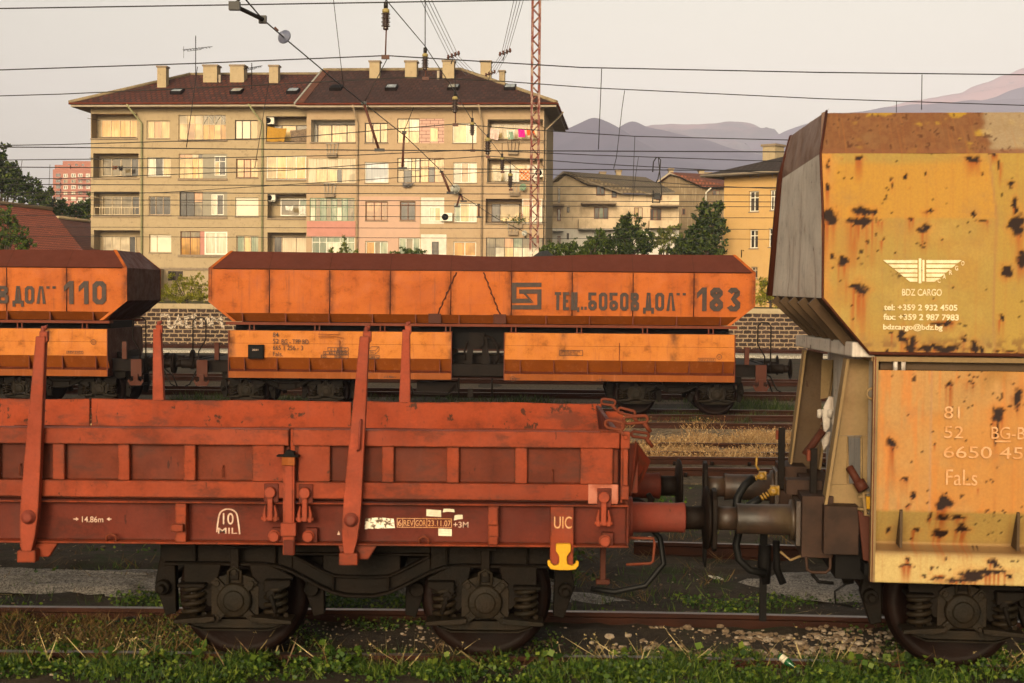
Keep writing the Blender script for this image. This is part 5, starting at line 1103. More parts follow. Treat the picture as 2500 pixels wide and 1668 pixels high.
m = MB(); m.tube([bp(z6(400, 760), -1.0), bp(z6(450, 820), -1.0), bp(z6(560, 830), -1.0)], .014, 6); m.tube([bp(z6(660, 830), -1.1), bp(z6(570, 890), -1.1), bp(z6(575, 980), -1.1), bp(z6(700, 1005), -1.1)], .009, 6); m.build('air_pipe', M['black'], bw)
ax = BF.hit(2348, 1500, y=-1.1).x
b = copy_tree(bg1, bw); b.location = (ax + .9, 0, 0)
b = copy_tree(bg1, bw); b.location = (ax + 7.3, 0, 0)
m = MB(); m.box(xL - .05, EX, -1.3, 1.25, zf1 + .02, zf1 + .10); m.box(ax - .7, ax + 2.6, -.7, .7, .84, zf1 + .03); m.build('underframe', M['black'], bw)
# lettering: emblem, telephone lines, numbers
t = MB(); y = YS - .012
def lz(a_, b_): return bh(z4(a_, b_), y)
sl = 1.55
for k, (za, zb2) in enumerate(((1208, 1232), (1241, 1268), (1277, 1303), (1311, 1336), (1345, 1373))):
    xl, xl2 = 960 + (za - 1208) * sl * .98 * .82, 960 + (zb2 - 1208) * sl * .98 * .82
    poly2(t, [lz(xl2, zb2), lz(1222, zb2), lz(1222, za), lz(xl, za)], y)
    xr1, xr2 = 1560 - (za - 1208) * 1.24, 1560 - (zb2 - 1208) * 1.24
    poly2(t, [lz(1290, zb2), lz(xr2, zb2), lz(xr1, za), lz(1290, za)], y)
for a_, b_, c_, d_ in ((1232, 1252, 1195, 1385), (1260, 1276, 1207, 1370)): poly2(t, [lz(a_, d_), lz(b_, d_), lz(b_, c_), lz(a_, c_)], y)
for ch, a_, b_ in (('C', 1376, 1380), ('A', 1416, 1350), ('R', 1465, 1318), ('G', 1510, 1285), ('O', 1558, 1248)):
    x, z = lz(a_, b_); put_text(t, ch, x, z, .030, y, width=.020, bold=.012)
def tline(mb, s_, a_, b_, c_, top, fn, bold=.012, mi=0, yy=None):
    yy = yy or y; x, z = bh(fn(a_, b_), yy); x1, z1_ = bh(fn(c_, b_), yy); _, zt2 = bh(fn(a_, top), yy); put_text(mb, s_, x, z, zt2 - z, yy, width=x1 - x, bold=bold, mi=mi)
tline(t, 'BDZ CARGO', 1105, 1478, 1408, 1426, z4, .004); tline(t, 'tel: +359 2 932 4505', 966, 178, 1527, 134, z5, .018); tline(t, 'fax: +359 2 987 7983', 962, 252, 1538, 207, z5, .018); tline(t, 'bdzcargo@bdz.bg', 960, 326, 1414, 286, z5, .018)
t.build('side_lettering', M['cream'], bw)
t = MB(); y = YS - .006
for s_, a_, b_, c_, d_ in (('81', 1427, 1008, 1546, 912), ('52', 1427, 1158, 1574, 1062), ('BG-BDZ', 1788, 1165, 2220, 1068), ('6650 456-8', 1422, 1308, 2290, 1215), ('FaLs', 1440, 1518, 1680, 1392)): tline(t, s_, a_, b_, c_, d_, z5, .0, 0, y)
x, z = bh(z5(1815, 1190), y); x1, _ = bh(z5(1935, 1190), y); rect2(t, x, z, x1, z + .012, y); t.build('number_lettering', M['ghost'], bw)
# ------------------------------------------------------------------ materials for the houses
M['plaster'] = paint('beige_plaster', (.36, .275, .165), (.29, .215, .125), spots=.80, streak=.5, dirt=(.11, .08, .055), dirt_amt=.6, rough=.9, bump=.3)
M['plaster2'] = paint('warm_plaster', (.38, .27, .165), (.32, .22, .13), spots=.80, streak=.5, dirt=(.14, .09, .06), dirt_amt=.55, rough=.9, bump=.3)
M['pinkwall'] = plain('pink_render', (.42, .19, .15), .9, (.37, .17, .13), 2, .2, .1)
M['whitewall'] = plain('white_render', (.58, .53, .45), .9, (.48, .42, .34), 3, .2, .1)
M['greywall'] = plain('grey_infill', (.27, .24, .18), .9, (.23, .20, .15), 2, .2, .1)
M['soffit'] = plain('soffit_concrete', (.33, .27, .20), .9, (.25, .2, .15), 2, .2, .1)
M['sill'] = plain('sill_concrete', (.24, .18, .12), .9, (.16, .12, .085), 5, .2, .2)
M['chimney'] = paint('chimney_plaster', (.36, .28, .17), (.27, .19, .10), spots=.72, streak=.4, dirt=(.09, .07, .05), dirt_amt=.6, rough=.9)
def glassy(name, c, alt=None, rough=.12, spec=.3, sc=1.2):
    t = NT(name); nz = t.noise(sc, 4, .6, t.co((1.6, 1, .5))); cc = t.mix(t.rng(nz, .40, .62), c, alt or mul(c, .75)); cc = t.mix(t.rng(t.noise(1, 3, .6, t.co((9, 1, .35))), .45, .7, 0, .55), cc, mul(c, .45)); cc = t.mix(t.rng(t.noise(.33, 3, .6, t.co((1, 1, 1.4), loc=(7, 3, 2))), .52, .60, 0, .6), cc, mul(c, .40)); return t.done(cc, rough, 0, spec)
G = {'cream': glassy('curtained_glass', (.50, .35, .15), (.36, .24, .10)), 'orange': glassy('amber_curtain_reflection', (.52, .26, .07), (.62, .38, .15)), 'dark': glassy('dark_glass', (.022, .018, .015), (.07, .055, .04)), 'olive': glassy('dusty_glass', (.14, .105, .055), (.20, .15, .08)),  # orange panes hold curtain colour and painted warm sky reflection
     'green': glassy('greenish_glass', (.12, .16, .10), (.26, .27, .17)), 'white': glassy('white_curtain_glass', (.52, .46, .34), (.42, .36, .25)), 'peach': glassy('peach_curtain_glass', (.42, .22, .10), (.34, .19, .09)), 'pale': glassy('pale_sheet', (.52, .42, .28), (.44, .35, .23), .5), 'amber': glassy('brown_amber_glass', (.34, .16, .02), (.44, .22, .04)), 'shutter': plain('roller_shutter', (.62, .55, .42), .6, (.56, .49, .37), 2, .3, .05), 'bluish': glassy('blue_white_shutter', (.56, .56, .56), (.52, .52, .52), .5)}
FRM = {'white': plain('white_frame', (.66, .62, .52), .6, (.55, .5, .4), 6), 'cream': plain('cream_frame', (.50, .40, .26), .7, (.4, .3, .19), 6), 'brown': plain('brown_frame', (.15, .055, .025), .6, (.09, .035, .02), 6), 'dark': plain('dark_frame', (.06, .04, .028), .6, None, 6), 'green': plain('green_frame', (.10, .17, .11), .6, (.2, .24, .15), 6), 'old': plain('peeling_frame', (.40, .31, .21), .8, (.18, .11, .07), 20)}
def tiles(name, a, b, mort=(.03, .015, .012), w=.40, h=.55, rough=.85):
    t = NT(name); br = t.new('ShaderNodeTexBrick'); t.L(t.co((1, 1, 1), 'UV'), br.inputs['Vector']); br.offset = .5
    t.put(br.inputs['Color1'], a); t.put(br.inputs['Color2'], b); t.put(br.inputs['Mortar'], mort); br.inputs['Scale'].default_value = 1; br.inputs['Mortar Size'].default_value = .085; br.inputs['Mortar Smooth'].default_value = .4; br.inputs['Brick Width'].default_value = w; br.inputs['Row Height'].default_value = h; br.inputs['Bias'].default_value = .1
    nz = t.noise(.45, 5, .7); c = t.mix(t.rng(nz, .38, .68, 0, .65), br.outputs['Color'], mul(a, .45)); c = t.mix(t.rng(t.noise(2.6, 5, .7), .58, .7, 0, .6), c, mul(b, 1.7))
    t.bump(br.outputs['Fac'], .6, -.06); return t.done(c, rough, 0, .25)
M['tile_red'] = tiles('red_roof_tiles', (.13, .032, .016), (.055, .017, .011)); M['tile_dark'] = tiles('dark_roof_tiles', (.070, .026, .019), (.028, .013, .011)); M['tile_new'] = tiles('bright_roof_tiles', (.42, .10, .045), (.35, .085, .04), mort=(.09, .022, .012), w=.34, h=.42)
M['tile_grey'] = tiles('weathered_grey_tiles', (.21, .16, .095), (.17, .13, .08), mort=(.10, .075, .05), w=.32, h=.32); M['tile_slate'] = tiles('brown_black_tiles', (.05, .038, .03), (.03, .024, .02)); M['tile_rust'] = tiles('rust_red_tiles', (.24, .075, .04), (.18, .06, .035), mort=(.09, .035, .02), w=.32, h=.32)
M['pipe_green'] = plain('green_downpipe', (.27, .26, .13), .6, (.2, .19, .1), 5); M['pipe_tan'] = plain('tan_downpipe', (.34, .25, .16), .6, None, 5)
M['grille'] = plain('grey_grille', (.34, .33, .28), .5); M['mossy'] = plain('mossy_ridge', (.24, .18, .10), .9, (.13, .10, .06), 3)
def roof_plane(mb_list, pts, mat, name, parent, th=.12, udir=None):
    """one tiled roof surface with thickness; UV in metres along eave and up the slope"""
    pts = [Vector(p) for p in pts]; n = Vector((0, 0, 0))
    for i in range(len(pts)): n += pts[i].cross(pts[(i + 1) % len(pts)])
    n.normalize()
    if n.z < 0: pts = pts[::-1]; n = -n
    u = Vector((-n.y, n.x, 0)).normalized() if abs(n.z) < .999 else Vector((1, 0, 0)); v = n.cross(u)
    k = len(pts); me = bpy.data.meshes.new(name)
    me.from_pydata([tuple(p) for p in pts] + [tuple(p - n * th) for p in pts], [], [tuple(range(k)), tuple(range(2 * k - 1, k - 1, -1))] + [((i + 1) % k, i, k + i, k + (i + 1) % k) for i in range(k)])
    me.materials.append(mat); me.materials.append(M['soffit']); uv = me.uv_layers.new(name='uv')
    for p in me.polygons:
        p.material_index = 0 if p.index == 0 else 1
        for li in p.loop_indices: c = me.vertices[me.loops[li].vertex_index].co; uv.data[li].uv = (c.dot(u), c.dot(v))
    o = bpy.data.objects.new(name, me); col.objects.link(o); o.parent = parent; return o
def holes_wall(mb, x0, x1, z0, z1, y, holes, mi=0):
    xs = sorted({x0, x1, *[min(max(h[i], x0), x1) for h in holes for i in (0, 2)]}); zs = sorted({z0, z1, *[min(max(h[i], z0), z1) for h in holes for i in (1, 3)]})
    for i in range(len(xs) - 1):
        for j in range(len(zs) - 1):
            cx, cz = (xs[i] + xs[i + 1]) / 2, (zs[j] + zs[j + 1]) / 2
            if not any(h[0] < cx < h[2] and h[1] < cz < h[3] for h in holes): mb.add([(xs[i], y, zs[j]), (xs[i + 1], y, zs[j]), (xs[i + 1], y, zs[j + 1]), (xs[i], y, zs[j + 1])], [(0, 1, 2, 3)], mi)
def reveal(mb, h, y, d, mi=0, back=None):
    a, b, c, e = h
    mb.add([(a, y, b), (a, y + d, b), (a, y + d, e), (a, y, e), (c, y, b), (c, y + d, b), (c, y + d, e), (c, y, e)], [(3, 2, 1, 0), (4, 5, 6, 7), (0, 1, 5, 4), (7, 6, 2, 3)], mi)
    if back is not None: mb.add([(a, y + d, b), (c, y + d, b), (c, y + d, e), (a, y + d, e)], [(0, 1, 2, 3)], back)
def window(parent, x0, z0, x1, z1, y, cols, frame='white', panes=('cream',), rows=(), fw=.055, name='window', sill=None, top=None):
    """framed window on the plane y; panes run left to right; rows = transom heights (0-1); top = panes above the highest transom"""
    f = MB(); d = .07; f.box(x0, x1, y, y + d, z0, z0 + fw); f.box(x0, x1, y, y + d, z1 - fw, z1); f.box(x0, x0 + fw, y, y + d, z0 + fw, z1 - fw); f.box(x1 - fw, x1, y, y + d, z0 + fw, z1 - fw)
    cuts = [0] + list(cols) + [1]; xs = [x0 + (x1 - x0) * c for c in cuts]; m = fw * .7
    for x in xs[1:-1]: f.box(x - m / 1.4, x + m / 1.4, y - .004, y + d, z0 + fw, z1 - fw)
    for r in rows:
        z = z0 + (z1 - z0) * r
        for i in range(len(xs) - 1): f.box(xs[i] + m / 1.3, xs[i + 1] - m / 1.3, y + .002, y + d, z - m / 1.6, z + m / 1.6)
    if sill: f.box(x0 - .05, x1 + .05, y - sill - .06, y + .02, z0 - .075, z0 - .004, 1)
    w = f.build(name, [FRM[frame], M['sill']], parent)
    g = MB(); mats = []; zt = z0 + (z1 - z0) * rows[-1] if rows and top else None
    for i in range(len(xs) - 1):
        k = panes[i % len(panes)]
        if k not in mats: mats.append(k)
        g.box(xs[i] + .01, xs[i + 1] - .01, y + .035, y + .05, z0 + .01, (zt or z1) - .01, mats.index(k))
        if zt:
            k = top[i % len(top)]
            if k not in mats: mats.append(k)
            g.box(xs[i] + .01, xs[i + 1] - .01, y + .035, y + .05, zt + .01, z1 - .01, mats.index(k))
    g.build('pane', [G[k] for k in mats], w); return w
# ------------------------------------------------------------------ the apartment block
AF = Frame((-31.0, 94.15, 0), math.atan2(-2.7, 33.2)); AL = 33.35; YL, YR, DP = 0.0, -.9, 11.5
ap = empty('apartment_block', 'four storey beige apartment block with red tiled roof and loggias, behind the orange hopper', 'building', AF.o, AF.yaw)
def zA(a_, b_): return (150 + a_ / 2.704, 80 + b_ / 2.704)
def zBb(a_, b_): return (700 + a_ / 2.704, 80 + b_ / 2.704)
def rectA(r, y): p, q = AF.hit(*zA(r[0], r[3]), y=y), AF.hit(*zA(r[2], r[1]), y=y); return [p.x, p.z, q.x, q.z]
def rectB(r, y): p, q = AF.hit(*zBb(r[0], r[3]), y=y), AF.hit(*zBb(r[2], r[1]), y=y); return [p.x, p.z, q.x, q.z]
XS = AF.hit(*zA(1618, 800), y=YR).x; ZE = AF.hit(*zA(900, 480), y=-.6).z; Z0 = 1.6; XE = AF.hit(*zBb(1697, 800), y=YR).x
wl = []; holes_l, holes_r = [], []; wb = MB()
LG = [(197, 535, 500, 700), (210, 797, 510, 962), (213, 1050, 515, 1212), (215, 1305, 520, 1480)]
for i, r in enumerate(LG):                                           # left loggias
    h = rectA(r, YL); h[1] += .04; holes_l.append(h); reveal(wb, h, YL, 1.15, 0, 0)
    w = rectA([(262, 575, 500, 690), (265, 830, 510, 948), (268, 1080, 515, 1203), (272, 1345, 490, 1480)][i], YL + 1.0); w[2] = min(w[2], h[2] - .05)
    window(ap, *w, YL + 1.05, [.27, .52, .80], 'cream', [('orange', 'orange', 'orange', 'orange'), ('olive', 'olive', 'olive', 'dark'), ('olive', 'olive', 'olive', 'dark'), ('pale', 'pale', 'pale', 'dark')][i], name='balcony_window')
    b = MB(); b.box(h[0] - .05, h[2] + .05, YL - .09, YL + .05, h[1] - .10, h[1] - .02); 
    b.tube([(h[0] + .1, YL - .1, h[1] + .06), (h[2] - .1, YL - .1, h[1] + .06)], .018, 5, mi=1); b.tube([(h[0] - .2, YL - .25, h[3] - .35), (h[0] + .5, YL + .3, h[3] - .45)], .02, 5, mi=1)
    if i == 2:
        b.box(h[0] + .05, h[2] - .05, YL + .0, YL + .03, h[1] + .60, h[1] + .64, 1)
        for k in range(9): b.box(h[0] + .05 + k * .38, h[0] + .08 + k * .38, YL, YL + .03, h[1], h[1] + .6, 1)
    b.build('balcony_rail', [M['sill'], FRM['cream'] if i == 2 else FRM['dark']], ap)
W1 = [((563, 580, 713, 697), 'cream', [.30, .62], ('cream', 'peach', 'cream')), ((567, 823, 720, 948), 'white', [.33, .66], ('white', 'dark', 'cream')), ((577, 1080, 720, 1203), 'old', [.30, .64], ('dark', 'dark', 'dark')), ((580, 1333, 725, 1450), 'cream', [.33], ('shutter', 'shutter')),
      ((1145, 577, 1297, 702), 'dark', [.30, .66], ('shutter', 'shutter', 'cream')), ((1153, 833, 1298, 957), 'brown', [.34, .64], ('cream', 'peach', 'cream')), ((1148, 1088, 1300, 1213), 'white', [], ('shutter',)), ((1155, 1340, 1300, 1452), 'old', [.34, .64], ('green', 'cream', 'green'))]
for r, f, c_, p in W1:
    h = rectA(r, YL); holes_l.append(h); reveal(wb, h, YL, .20, 0); window(ap, *h, YL + .13, c_, f, p, sill=.13)
def big(r, kind):
    h = rectA(r, YL); holes_l.append(h); reveal(wb, h, YL, .25, 0); return h
h = big((773, 543, 1085, 710), 0); m_ = h[0] + (h[2] - h[0]) * .5
window(ap, h[0], h[1], m_, h[3], YL + .12, [.34, .67], 'cream', ('cream', 'peach', 'cream'), (.66,), .03, sill=None, top=('pale', 'cream', 'pale'))
window(ap, m_ + .01, h[1], h[2], h[3], YL + .12, [.26, .5, .76], 'cream', ('amber', 'amber', 'orange', 'amber'), (.62,), .035, top=('olive', 'olive', 'olive', 'olive'))
tr = MB(); zt = h[1] + (h[3] - h[1]) * .64; wq = (h[2] - m_) / 2
for k in range(2): tr.tube([(m_ + k * wq + .04, YL + .11, zt), (m_ + k * wq + wq / 2, YL + .11, h[3] - .04), (m_ + (k + 1) * wq - .02, YL + .11, zt)], .03, 5)
tr.build('triangle_frame', FRM['white'], ap)
h = big((775, 800, 1095, 968), 0); m_ = h[0] + (h[2] - h[0]) * .49
window(ap, h[0], h[1], m_, h[3], YL + .12, [.22, .55, .8], 'cream', ('cream', 'cream', 'orange', 'cream'), (.82,), .03, top=('peach', 'peach', 'pale', 'dark'))
q = rectA((1010, 815, 1085, 943), YL); wb.box(m_ + .005, h[2], YL + .06, YL + .2, h[1], q[1], 1); wb.box(m_ + .005, h[2], YL + .06, YL + .2, q[3], h[3], 1); wb.box(m_ + .005, q[0], YL + .06, YL + .2, q[1], q[3], 1); wb.box(q[2], h[2], YL + .06, YL + .2, q[1], q[3], 1)
window(ap, *q, YL + .03, [.45], 'white', ('cream', 'dark'), (.72,), .05, top=('dark', 'dark'))
h = big((780, 1050, 1095, 1222), 0); m_ = h[0] + (h[2] - h[0]) * .48
window(ap, h[0], h[1], m_, h[3], YL + .12, [.27, .62], 'dark', ('dark', 'dark', 'olive'), (.6,), .04, top=('dark', 'dark', 'peach'))
q = rectA((990, 1068, 1070, 1203), YL); wb.box(m_ + .005, h[2], YL + .06, YL + .2, h[1], q[1], 1); wb.box(m_ + .005, h[2], YL + .06, YL + .2, q[3], h[3], 1); wb.box(m_ + .005, q[0], YL + .06, YL + .2, q[1], q[3], 1); wb.box(q[2], h[2], YL + .06, YL + .2, q[1], q[3], 1)
window(ap, *q, YL + .03, [.46], 'white', ('white', 'dark'), (), .05)
h = big((785, 1312, 1095, 1475), 0); m_ = h[0] + (h[2] - h[0]) * .42
window(ap, h[0], h[1], m_, h[3], YL + .10, [.48], 'brown', ('amber', 'amber'), (.75,), .05, top=('olive', 'olive')); wb.box(m_ + .005, m_ + .30, YL + .05, YL + .2, h[1], h[3], 3)
window(ap, m_ + .31, h[1] + .1, h[2], h[3], YL + .06, [.5], 'white', ('white', 'white'), (), .12)
for z_ in (712, 970, 1222, 1475): p = rectA((770, z_ - 8, 1095, z_ + 6), YL); wb.box(p[0], p[2], YL - .10, YL + .02, p[1], p[3], 4)
# recessed loggias beside the projecting bay
for i, r in enumerate([(1350, 552, 1616, 722), (1355, 815, 1616, 970), (1360, 1065, 1616, 1225), (1360, 1320, 1616, 1480)]):
    h = rectA(r, YL); h[2] = XS - .02; holes_l.append(h); reveal(wb, h, YL, 1.2 if i != 1 else .15, 0, 0 if i != 1 else None)
    if i == 1: window(ap, *h, YL + .05, [.24, .46, .70, .92], 'white', ('cream', 'orange', 'cream', 'orange', 'cream'), (), .06, sill=.1)
    elif i == 2: q = rectA((1445, 1095, 1616, 1210), YL + 1.0); q[2] = h[2] - .05; window(ap, *q, YL + 1.05, [.62], 'white', ('olive', 'green'), (), .08, name='balcony_window')
    else: q = rectA((1400, 610 if i == 0 else 1345, 1616, 720 if i == 0 else 1480), YL + 1.0); q[2] = h[2] - .05; window(ap, *q, YL + 1.05, [.22, .6], 'dark' if i == 0 else 'old', ('olive', 'cream', 'olive') if i == 0 else ('dark', 'pale', 'pale'), (), .06, name='balcony_window')
    b = MB(); b.box(h[0] - .03, h[2], YL - .10, YL + .04, h[1] - .10, h[1] - .005); b.tube([(h[0], YL - .12, h[1] + .05), (h[2], YL - .12, h[1] + .05)], .02, 5, mi=1); b.build('balcony_rail', [M['sill'], FRM['dark']], ap)
holes_wall(wb, 0, XS, Z0, ZE, YL, holes_l, 0)
# right half, standing forward
RB = [((160, 573, 452, 722), 'dark', [.36, .74], ('cream', 'cream', 'cream'), 1.2, 0), ((137, 828, 455, 992), 'cream', [.18, .40, .61, .72], ('pale', 'cream', 'cream', 'dark', 'pale'), .15, 1), ((152, 1092, 447, 1242), 'green', [.12, .24, .36, .48, .60, .72, .84], ('white', 'olive', 'green', 'olive', 'green', 'white', 'green', 'olive'), .15, 2), ((165, 1347, 448, 1480), 'white', [.18, .34, .66, .84], ('green', 'green', 'white', 'green', 'green'), .15, 3)]
for r, f, c_, p, d_, k in RB:
    h = rectB(r, YR); holes_r.append(h); reveal(wb, h, YR, d_, 2 if k == 0 else 5, 2 if k == 0 else None)
    if k == 0:
        q = rectB((200, 605, 450, 722), YR + 1.0); q[1] = h[1]; q[2] = h[2] - .04; window(ap, *q, YR + 1.08, c_, f, p, (), .07, name='balcony_window')
    else: window(ap, *h, YR + .06, c_, f, p, (.56,) if k == 1 else (.72,) if k == 3 else (.60,), .045, top=('pale',) if k == 1 else ('green', 'olive') if k == 2 else ('green',), name='glazed_loggia')
    if k < 2:
        b = MB(); b.box(h[0] - .08, h[2] + .05, YR - .10, YR + .04, h[1] - .09, h[1] - .005); b.build('balcony_rail', M['sill'], ap)
p = rectB((134, 1245, 455, 1345), YR); wb.box(p[0], p[2], YR - .05, YR - .002, p[1], p[3], 6)
p = rectB((134, 1345, 460, 1640), YR); wb.box(p[0], p[2] - .0, YR - .03, YR - .001, Z0, rectB((165, 1480, 448, 1490), YR)[1], 6)
p = rectB((470, 1082, 880, 1640), YR); PK = p
W2 = [((515, 595, 668, 727), 'dark', [.34, .66], ('cream', 'cream', 'cream')), ((515, 855, 672, 990), 'white', [], ('bluish',)), ((520, 1115, 667, 1240), 'brown', [.38, .70], ('peach', 'peach', 'peach')), ((520, 1378, 667, 1475), 'white', [.40, .66], ('amber', 'olive', 'green')), ((1095, 597, 1253, 727), 'white', [.58], ('cream', 'white')), ((1100, 857, 1255, 990), 'white', [.34, .64], ('white', 'peach', 'white')), ((1105, 1126, 1255, 1250), 'white', [.27, .66], ('green', 'cream', 'white')), ((1100, 1380, 1250, 1475), 'white', [.5], ('amber', 'amber')), ((748, 1115, 850, 1240), 'brown', [.5], ('dark', 'dark')), ((740, 1355, 880, 1480), 'white', [.33, .66], ('green', 'olive', 'green'))]
for r, f, c_, pn in W2:
    h = rectB(r, YR); holes_r.append(h); reveal(wb, h, YR, .2, 5); window(ap, *h, YR + .12, c_, f, pn, (.82,) if f == 'brown' and len(c_) == 1 else (), .06, sill=.12, top=None)
h = rectB((730, 567, 1040, 730), YR); holes_r.append(h); reveal(wb, h, YR, .25, 5); m_ = h[0] + (h[2] - h[0]) * .47
window(ap, h[0], h[1], m_, h[3], YR + .12, [.52], 'dark', ('cream', 'cream'), (.5,), .04, top=('cream', 'white'))
t = NT('pink_blocks'); br = t.new('ShaderNodeTexBrick'); t.L(t.co((1, 1, 1), 'Object', (0, 0, 0)), br.inputs['Vector']); 
mp = t.new('ShaderNodeCombineXYZ'); sx = t.new('ShaderNodeSeparateXYZ'); t.L(t.tc.outputs['Object'], sx.inputs[0]); t.L(sx.outputs[0], mp.inputs[0]); t.L(sx.outputs[2], mp.inputs[1]); t.L(mp.outputs[0], br.inputs['Vector'])
t.put(br.inputs['Color1'], (.50, .30, .24)); t.put(br.inputs['Color2'], (.46, .28, .22)); t.put(br.inputs['Mortar'], (.14, .07, .05)); br.inputs['Scale'].default_value = 1; br.inputs['Brick Width'].default_value = .6; br.inputs['Row Height'].default_value = .25; br.inputs['Mortar Size'].default_value = .018
M['blocks'] = t.done(br.outputs['Color'], .9)
def infill(h, q, y, mi):
    wb.box(h[0], h[2], y, y + .12, q[3], h[3], mi); wb.box(h[0], h[2], y, y + .12, h[1], q[1], mi) if q[1] > h[1] + .01 else None; wb.box(h[0], q[0], y, y + .12, q[1], q[3], mi); wb.box(q[2], h[2], y, y + .12, q[1], q[3], mi)
q = rectB((945, 627, 998, 720), YR); infill((m_ + .005, h[1], h[2], h[3]), q, YR + .05, 7); window(ap, *q, YR + .03, [], 'cream', ('orange',), (), .04)
h = rectB((730, 828, 1040, 990), YR); holes_r.append(h); reveal(wb, h, YR, .25, 5); m_ = h[0] + (h[2] - h[0]) * .48
window(ap, h[0], h[1], m_, h[3], YR + .10, [.28, .62, .8], 'dark', ('cream', 'dark', 'cream', 'cream'), (.5,), .04, top=('cream', 'white')); window(ap, m_ + .01, h[1], h[2], h[3], YR + .10, [.35, .60], 'brown', ('cream', 'dark', 'cream'), (.64,), .045, top=('cream',))
h = rectB((885, 1088, 1040, 1262), YR); q = rectB((940, 1152, 1018, 1245), YR); holes_r.append(h); reveal(wb, h, YR, .2, 5); infill(h, q, YR + .02, 8); window(ap, *q, YR + .0, [.5], 'white', ('white', 'cream'), (), .06)
h = rectB((885, 1332, 1055, 1560), YR); wb.box(h[0], h[2], YR - .04, YR - .002, h[1], h[3], 8)
q = rectB((960, 1380, 1003, 1470), YR); window(ap, *q, YR - .12, [], 'dark', ('dark',), (.3, .6), .04, name='door')
for k, r in enumerate([(1325, 572, 1692, 720), (1322, 830, 1692, 987), (1312, 1097, 1692, 1257), (1315, 1355, 1692, 1485)]):
    h = rectB(r, YR); holes_r.append(h); reveal(wb, h, YR, 1.25, 8 if k < 2 else 5, 5)
    q = rectB([(1345, 600, 1660, 700), (1350, 868, 1660, 985), (1350, 1130, 1540, 1250), (1345, 1388, 1600, 1480)][k], YR + 1.0); window(ap, *q, YR + 1.12, [.25, .5, .75] if k < 2 else [.30], ['cream', 'cream', 'dark', 'white'][k], [('cream',), ('cream', 'white'), ('dark', 'cream'), ('dark', 'olive')][k], (), .06, name='balcony_window')
    b = MB(); b.box(h[0] - .03, h[2] + .05, YR - .10, YR + .04, h[1] - .09, h[1] - .005, 0); b.tube([(h[0], YR - .12, h[1] + .06), (h[2] + .3, YR - .12, h[1] + .06)], .02, 5, mi=1); b.tube([(h[2] - .1, YR + .2, h[3] - .45), (h[2] + .15, YR - .5, h[3] - .65)], .02, 5, mi=1); b.build('balcony_rail', [M['sill'], FRM['dark']], ap)
    if k == 2: window(ap, h[0] + (h[2] - h[0]) * .64, h[1], h[2] - .05, h[3], YR + .03, [.5], 'white', ('cream', 'white'), (.72,), .05, top=('peach',), name='glazed_corner')
    if k == 3: window(ap, h[0] + .02, h[1], h[2] - .02, h[3], YR + .03, [.16, .32, .48, .64, .82], 'dark', ('olive', 'white', 'cream', 'white', 'white', 'white'), (.52,), .035, top=('olive', 'olive', 'peach', 'green', 'olive', 'olive'), name='glazed_loggia')
holes_wall(wb, XS, XE, Z0, ZE, YR, holes_r, 5)
wb.add([(0, 0, Z0), (0, DP, Z0), (0, DP, ZE), (0, 0, ZE)], [(3, 2, 1, 0)], 0); wb.add([(XS, YR, Z0), (XS, 0, Z0), (XS, 0, ZE), (XS, YR, ZE)], [(3, 2, 1, 0)], 5); wb.add([(XE, YR, Z0), (XE, DP, Z0), (XE, DP, ZE), (XE, YR, ZE)], [(0, 1, 2, 3)], 0); wb.add([(0, DP, Z0), (XE, DP, Z0), (XE, DP, ZE), (0, DP, ZE)], [(3, 2, 1, 0)], 0)
zb_ = AF.hit(430, 655, y=0).z; wb.box(-.02, XS - .01, YL - .12, YL - .002, zb_ - .12, zb_ + .04, 4)
wb.build('wall', [M['plaster'], M['greywall'], M['whitewall'], M['pinkwall'], M['sill'], M['plaster2'], M['pinkwall'], M['blocks'], M['whitewall']], ap)
b = MB(); b.box(PK[0], PK[2], YR - .025, YR - .001, Z0, PK[3]); bpk = MB()
pk_h = [h2 for h2 in holes_r]; pm = MB(); holes_wall(pm, PK[0], PK[2], Z0, PK[3], YR - .02, [[h2[0] - .03, h2[1] - .08, h2[2] + .03, h2[3] + .03] for h2 in pk_h], 0); pm.build('pink_panel', plain('pale_pink_render', (.44, .28, .20), .9, (.40, .26, .19), 2), ap)
wn = MB(); q = AF.hit(435, 672, y=-.01); window(ap, q.x - .75, q.z - .4, q.x + .35, q.z + .3, -.05, [.6], 'dark', ('dark',), (), .05, name='cellar_window')
# roofs
def ah(a_, b_, y, fn=None): q = AF.hit(*(fn(a_, b_) if fn else (a_, b_)), y=y); return q
ze = ZE + .12; oh = -1.15; XLf = ah(50, 466, oh, zA).x; r1 = ah(850, 283, 5.5, zA); r2 = ah(1700, 275, 5.5, zA); zr1 = r2.z
XM = ah(1545, 470, oh - .9, zA).x
roof_plane(None, [(XLf, oh, ze), (XM + 1.2, oh, ze), (r2.x + 1.0, 5.5, zr1), (r1.x, 5.5, zr1)], M['tile_red'], 'roof', ap)
roof_plane(None, [(XLf, oh, ze), (r1.x, 5.5, zr1), (XLf, DP + 1.2, ze)], M['tile_red'], 'roof', ap); roof_plane(None, [(XLf, DP + 1.2, ze), (r1.x, 5.5, zr1), (r2.x + 1, 5.5, zr1), (XM + 1.2, DP + 1.2, ze)], M['tile_red'], 'roof', ap)
oR = YR - 1.1; rr1 = ah(1727, 250, 5.2, zA); rr2 = ah(1150, 248, 5.2, zBb); XRf = ah(1783, 462, oR, zBb).x; ze2 = ah(700, 466, oR, zBb).z; zr2 = rr1.z; bk_ = AF.hit(1381, 314, z=ze2)
front = roof_plane(None, [(XM, oR, ze2), (XRf, oR, ze2), (rr2.x, 5.2, zr2), (rr1.x, 5.2, zr2)], M['tile_dark'], 'roof', ap)
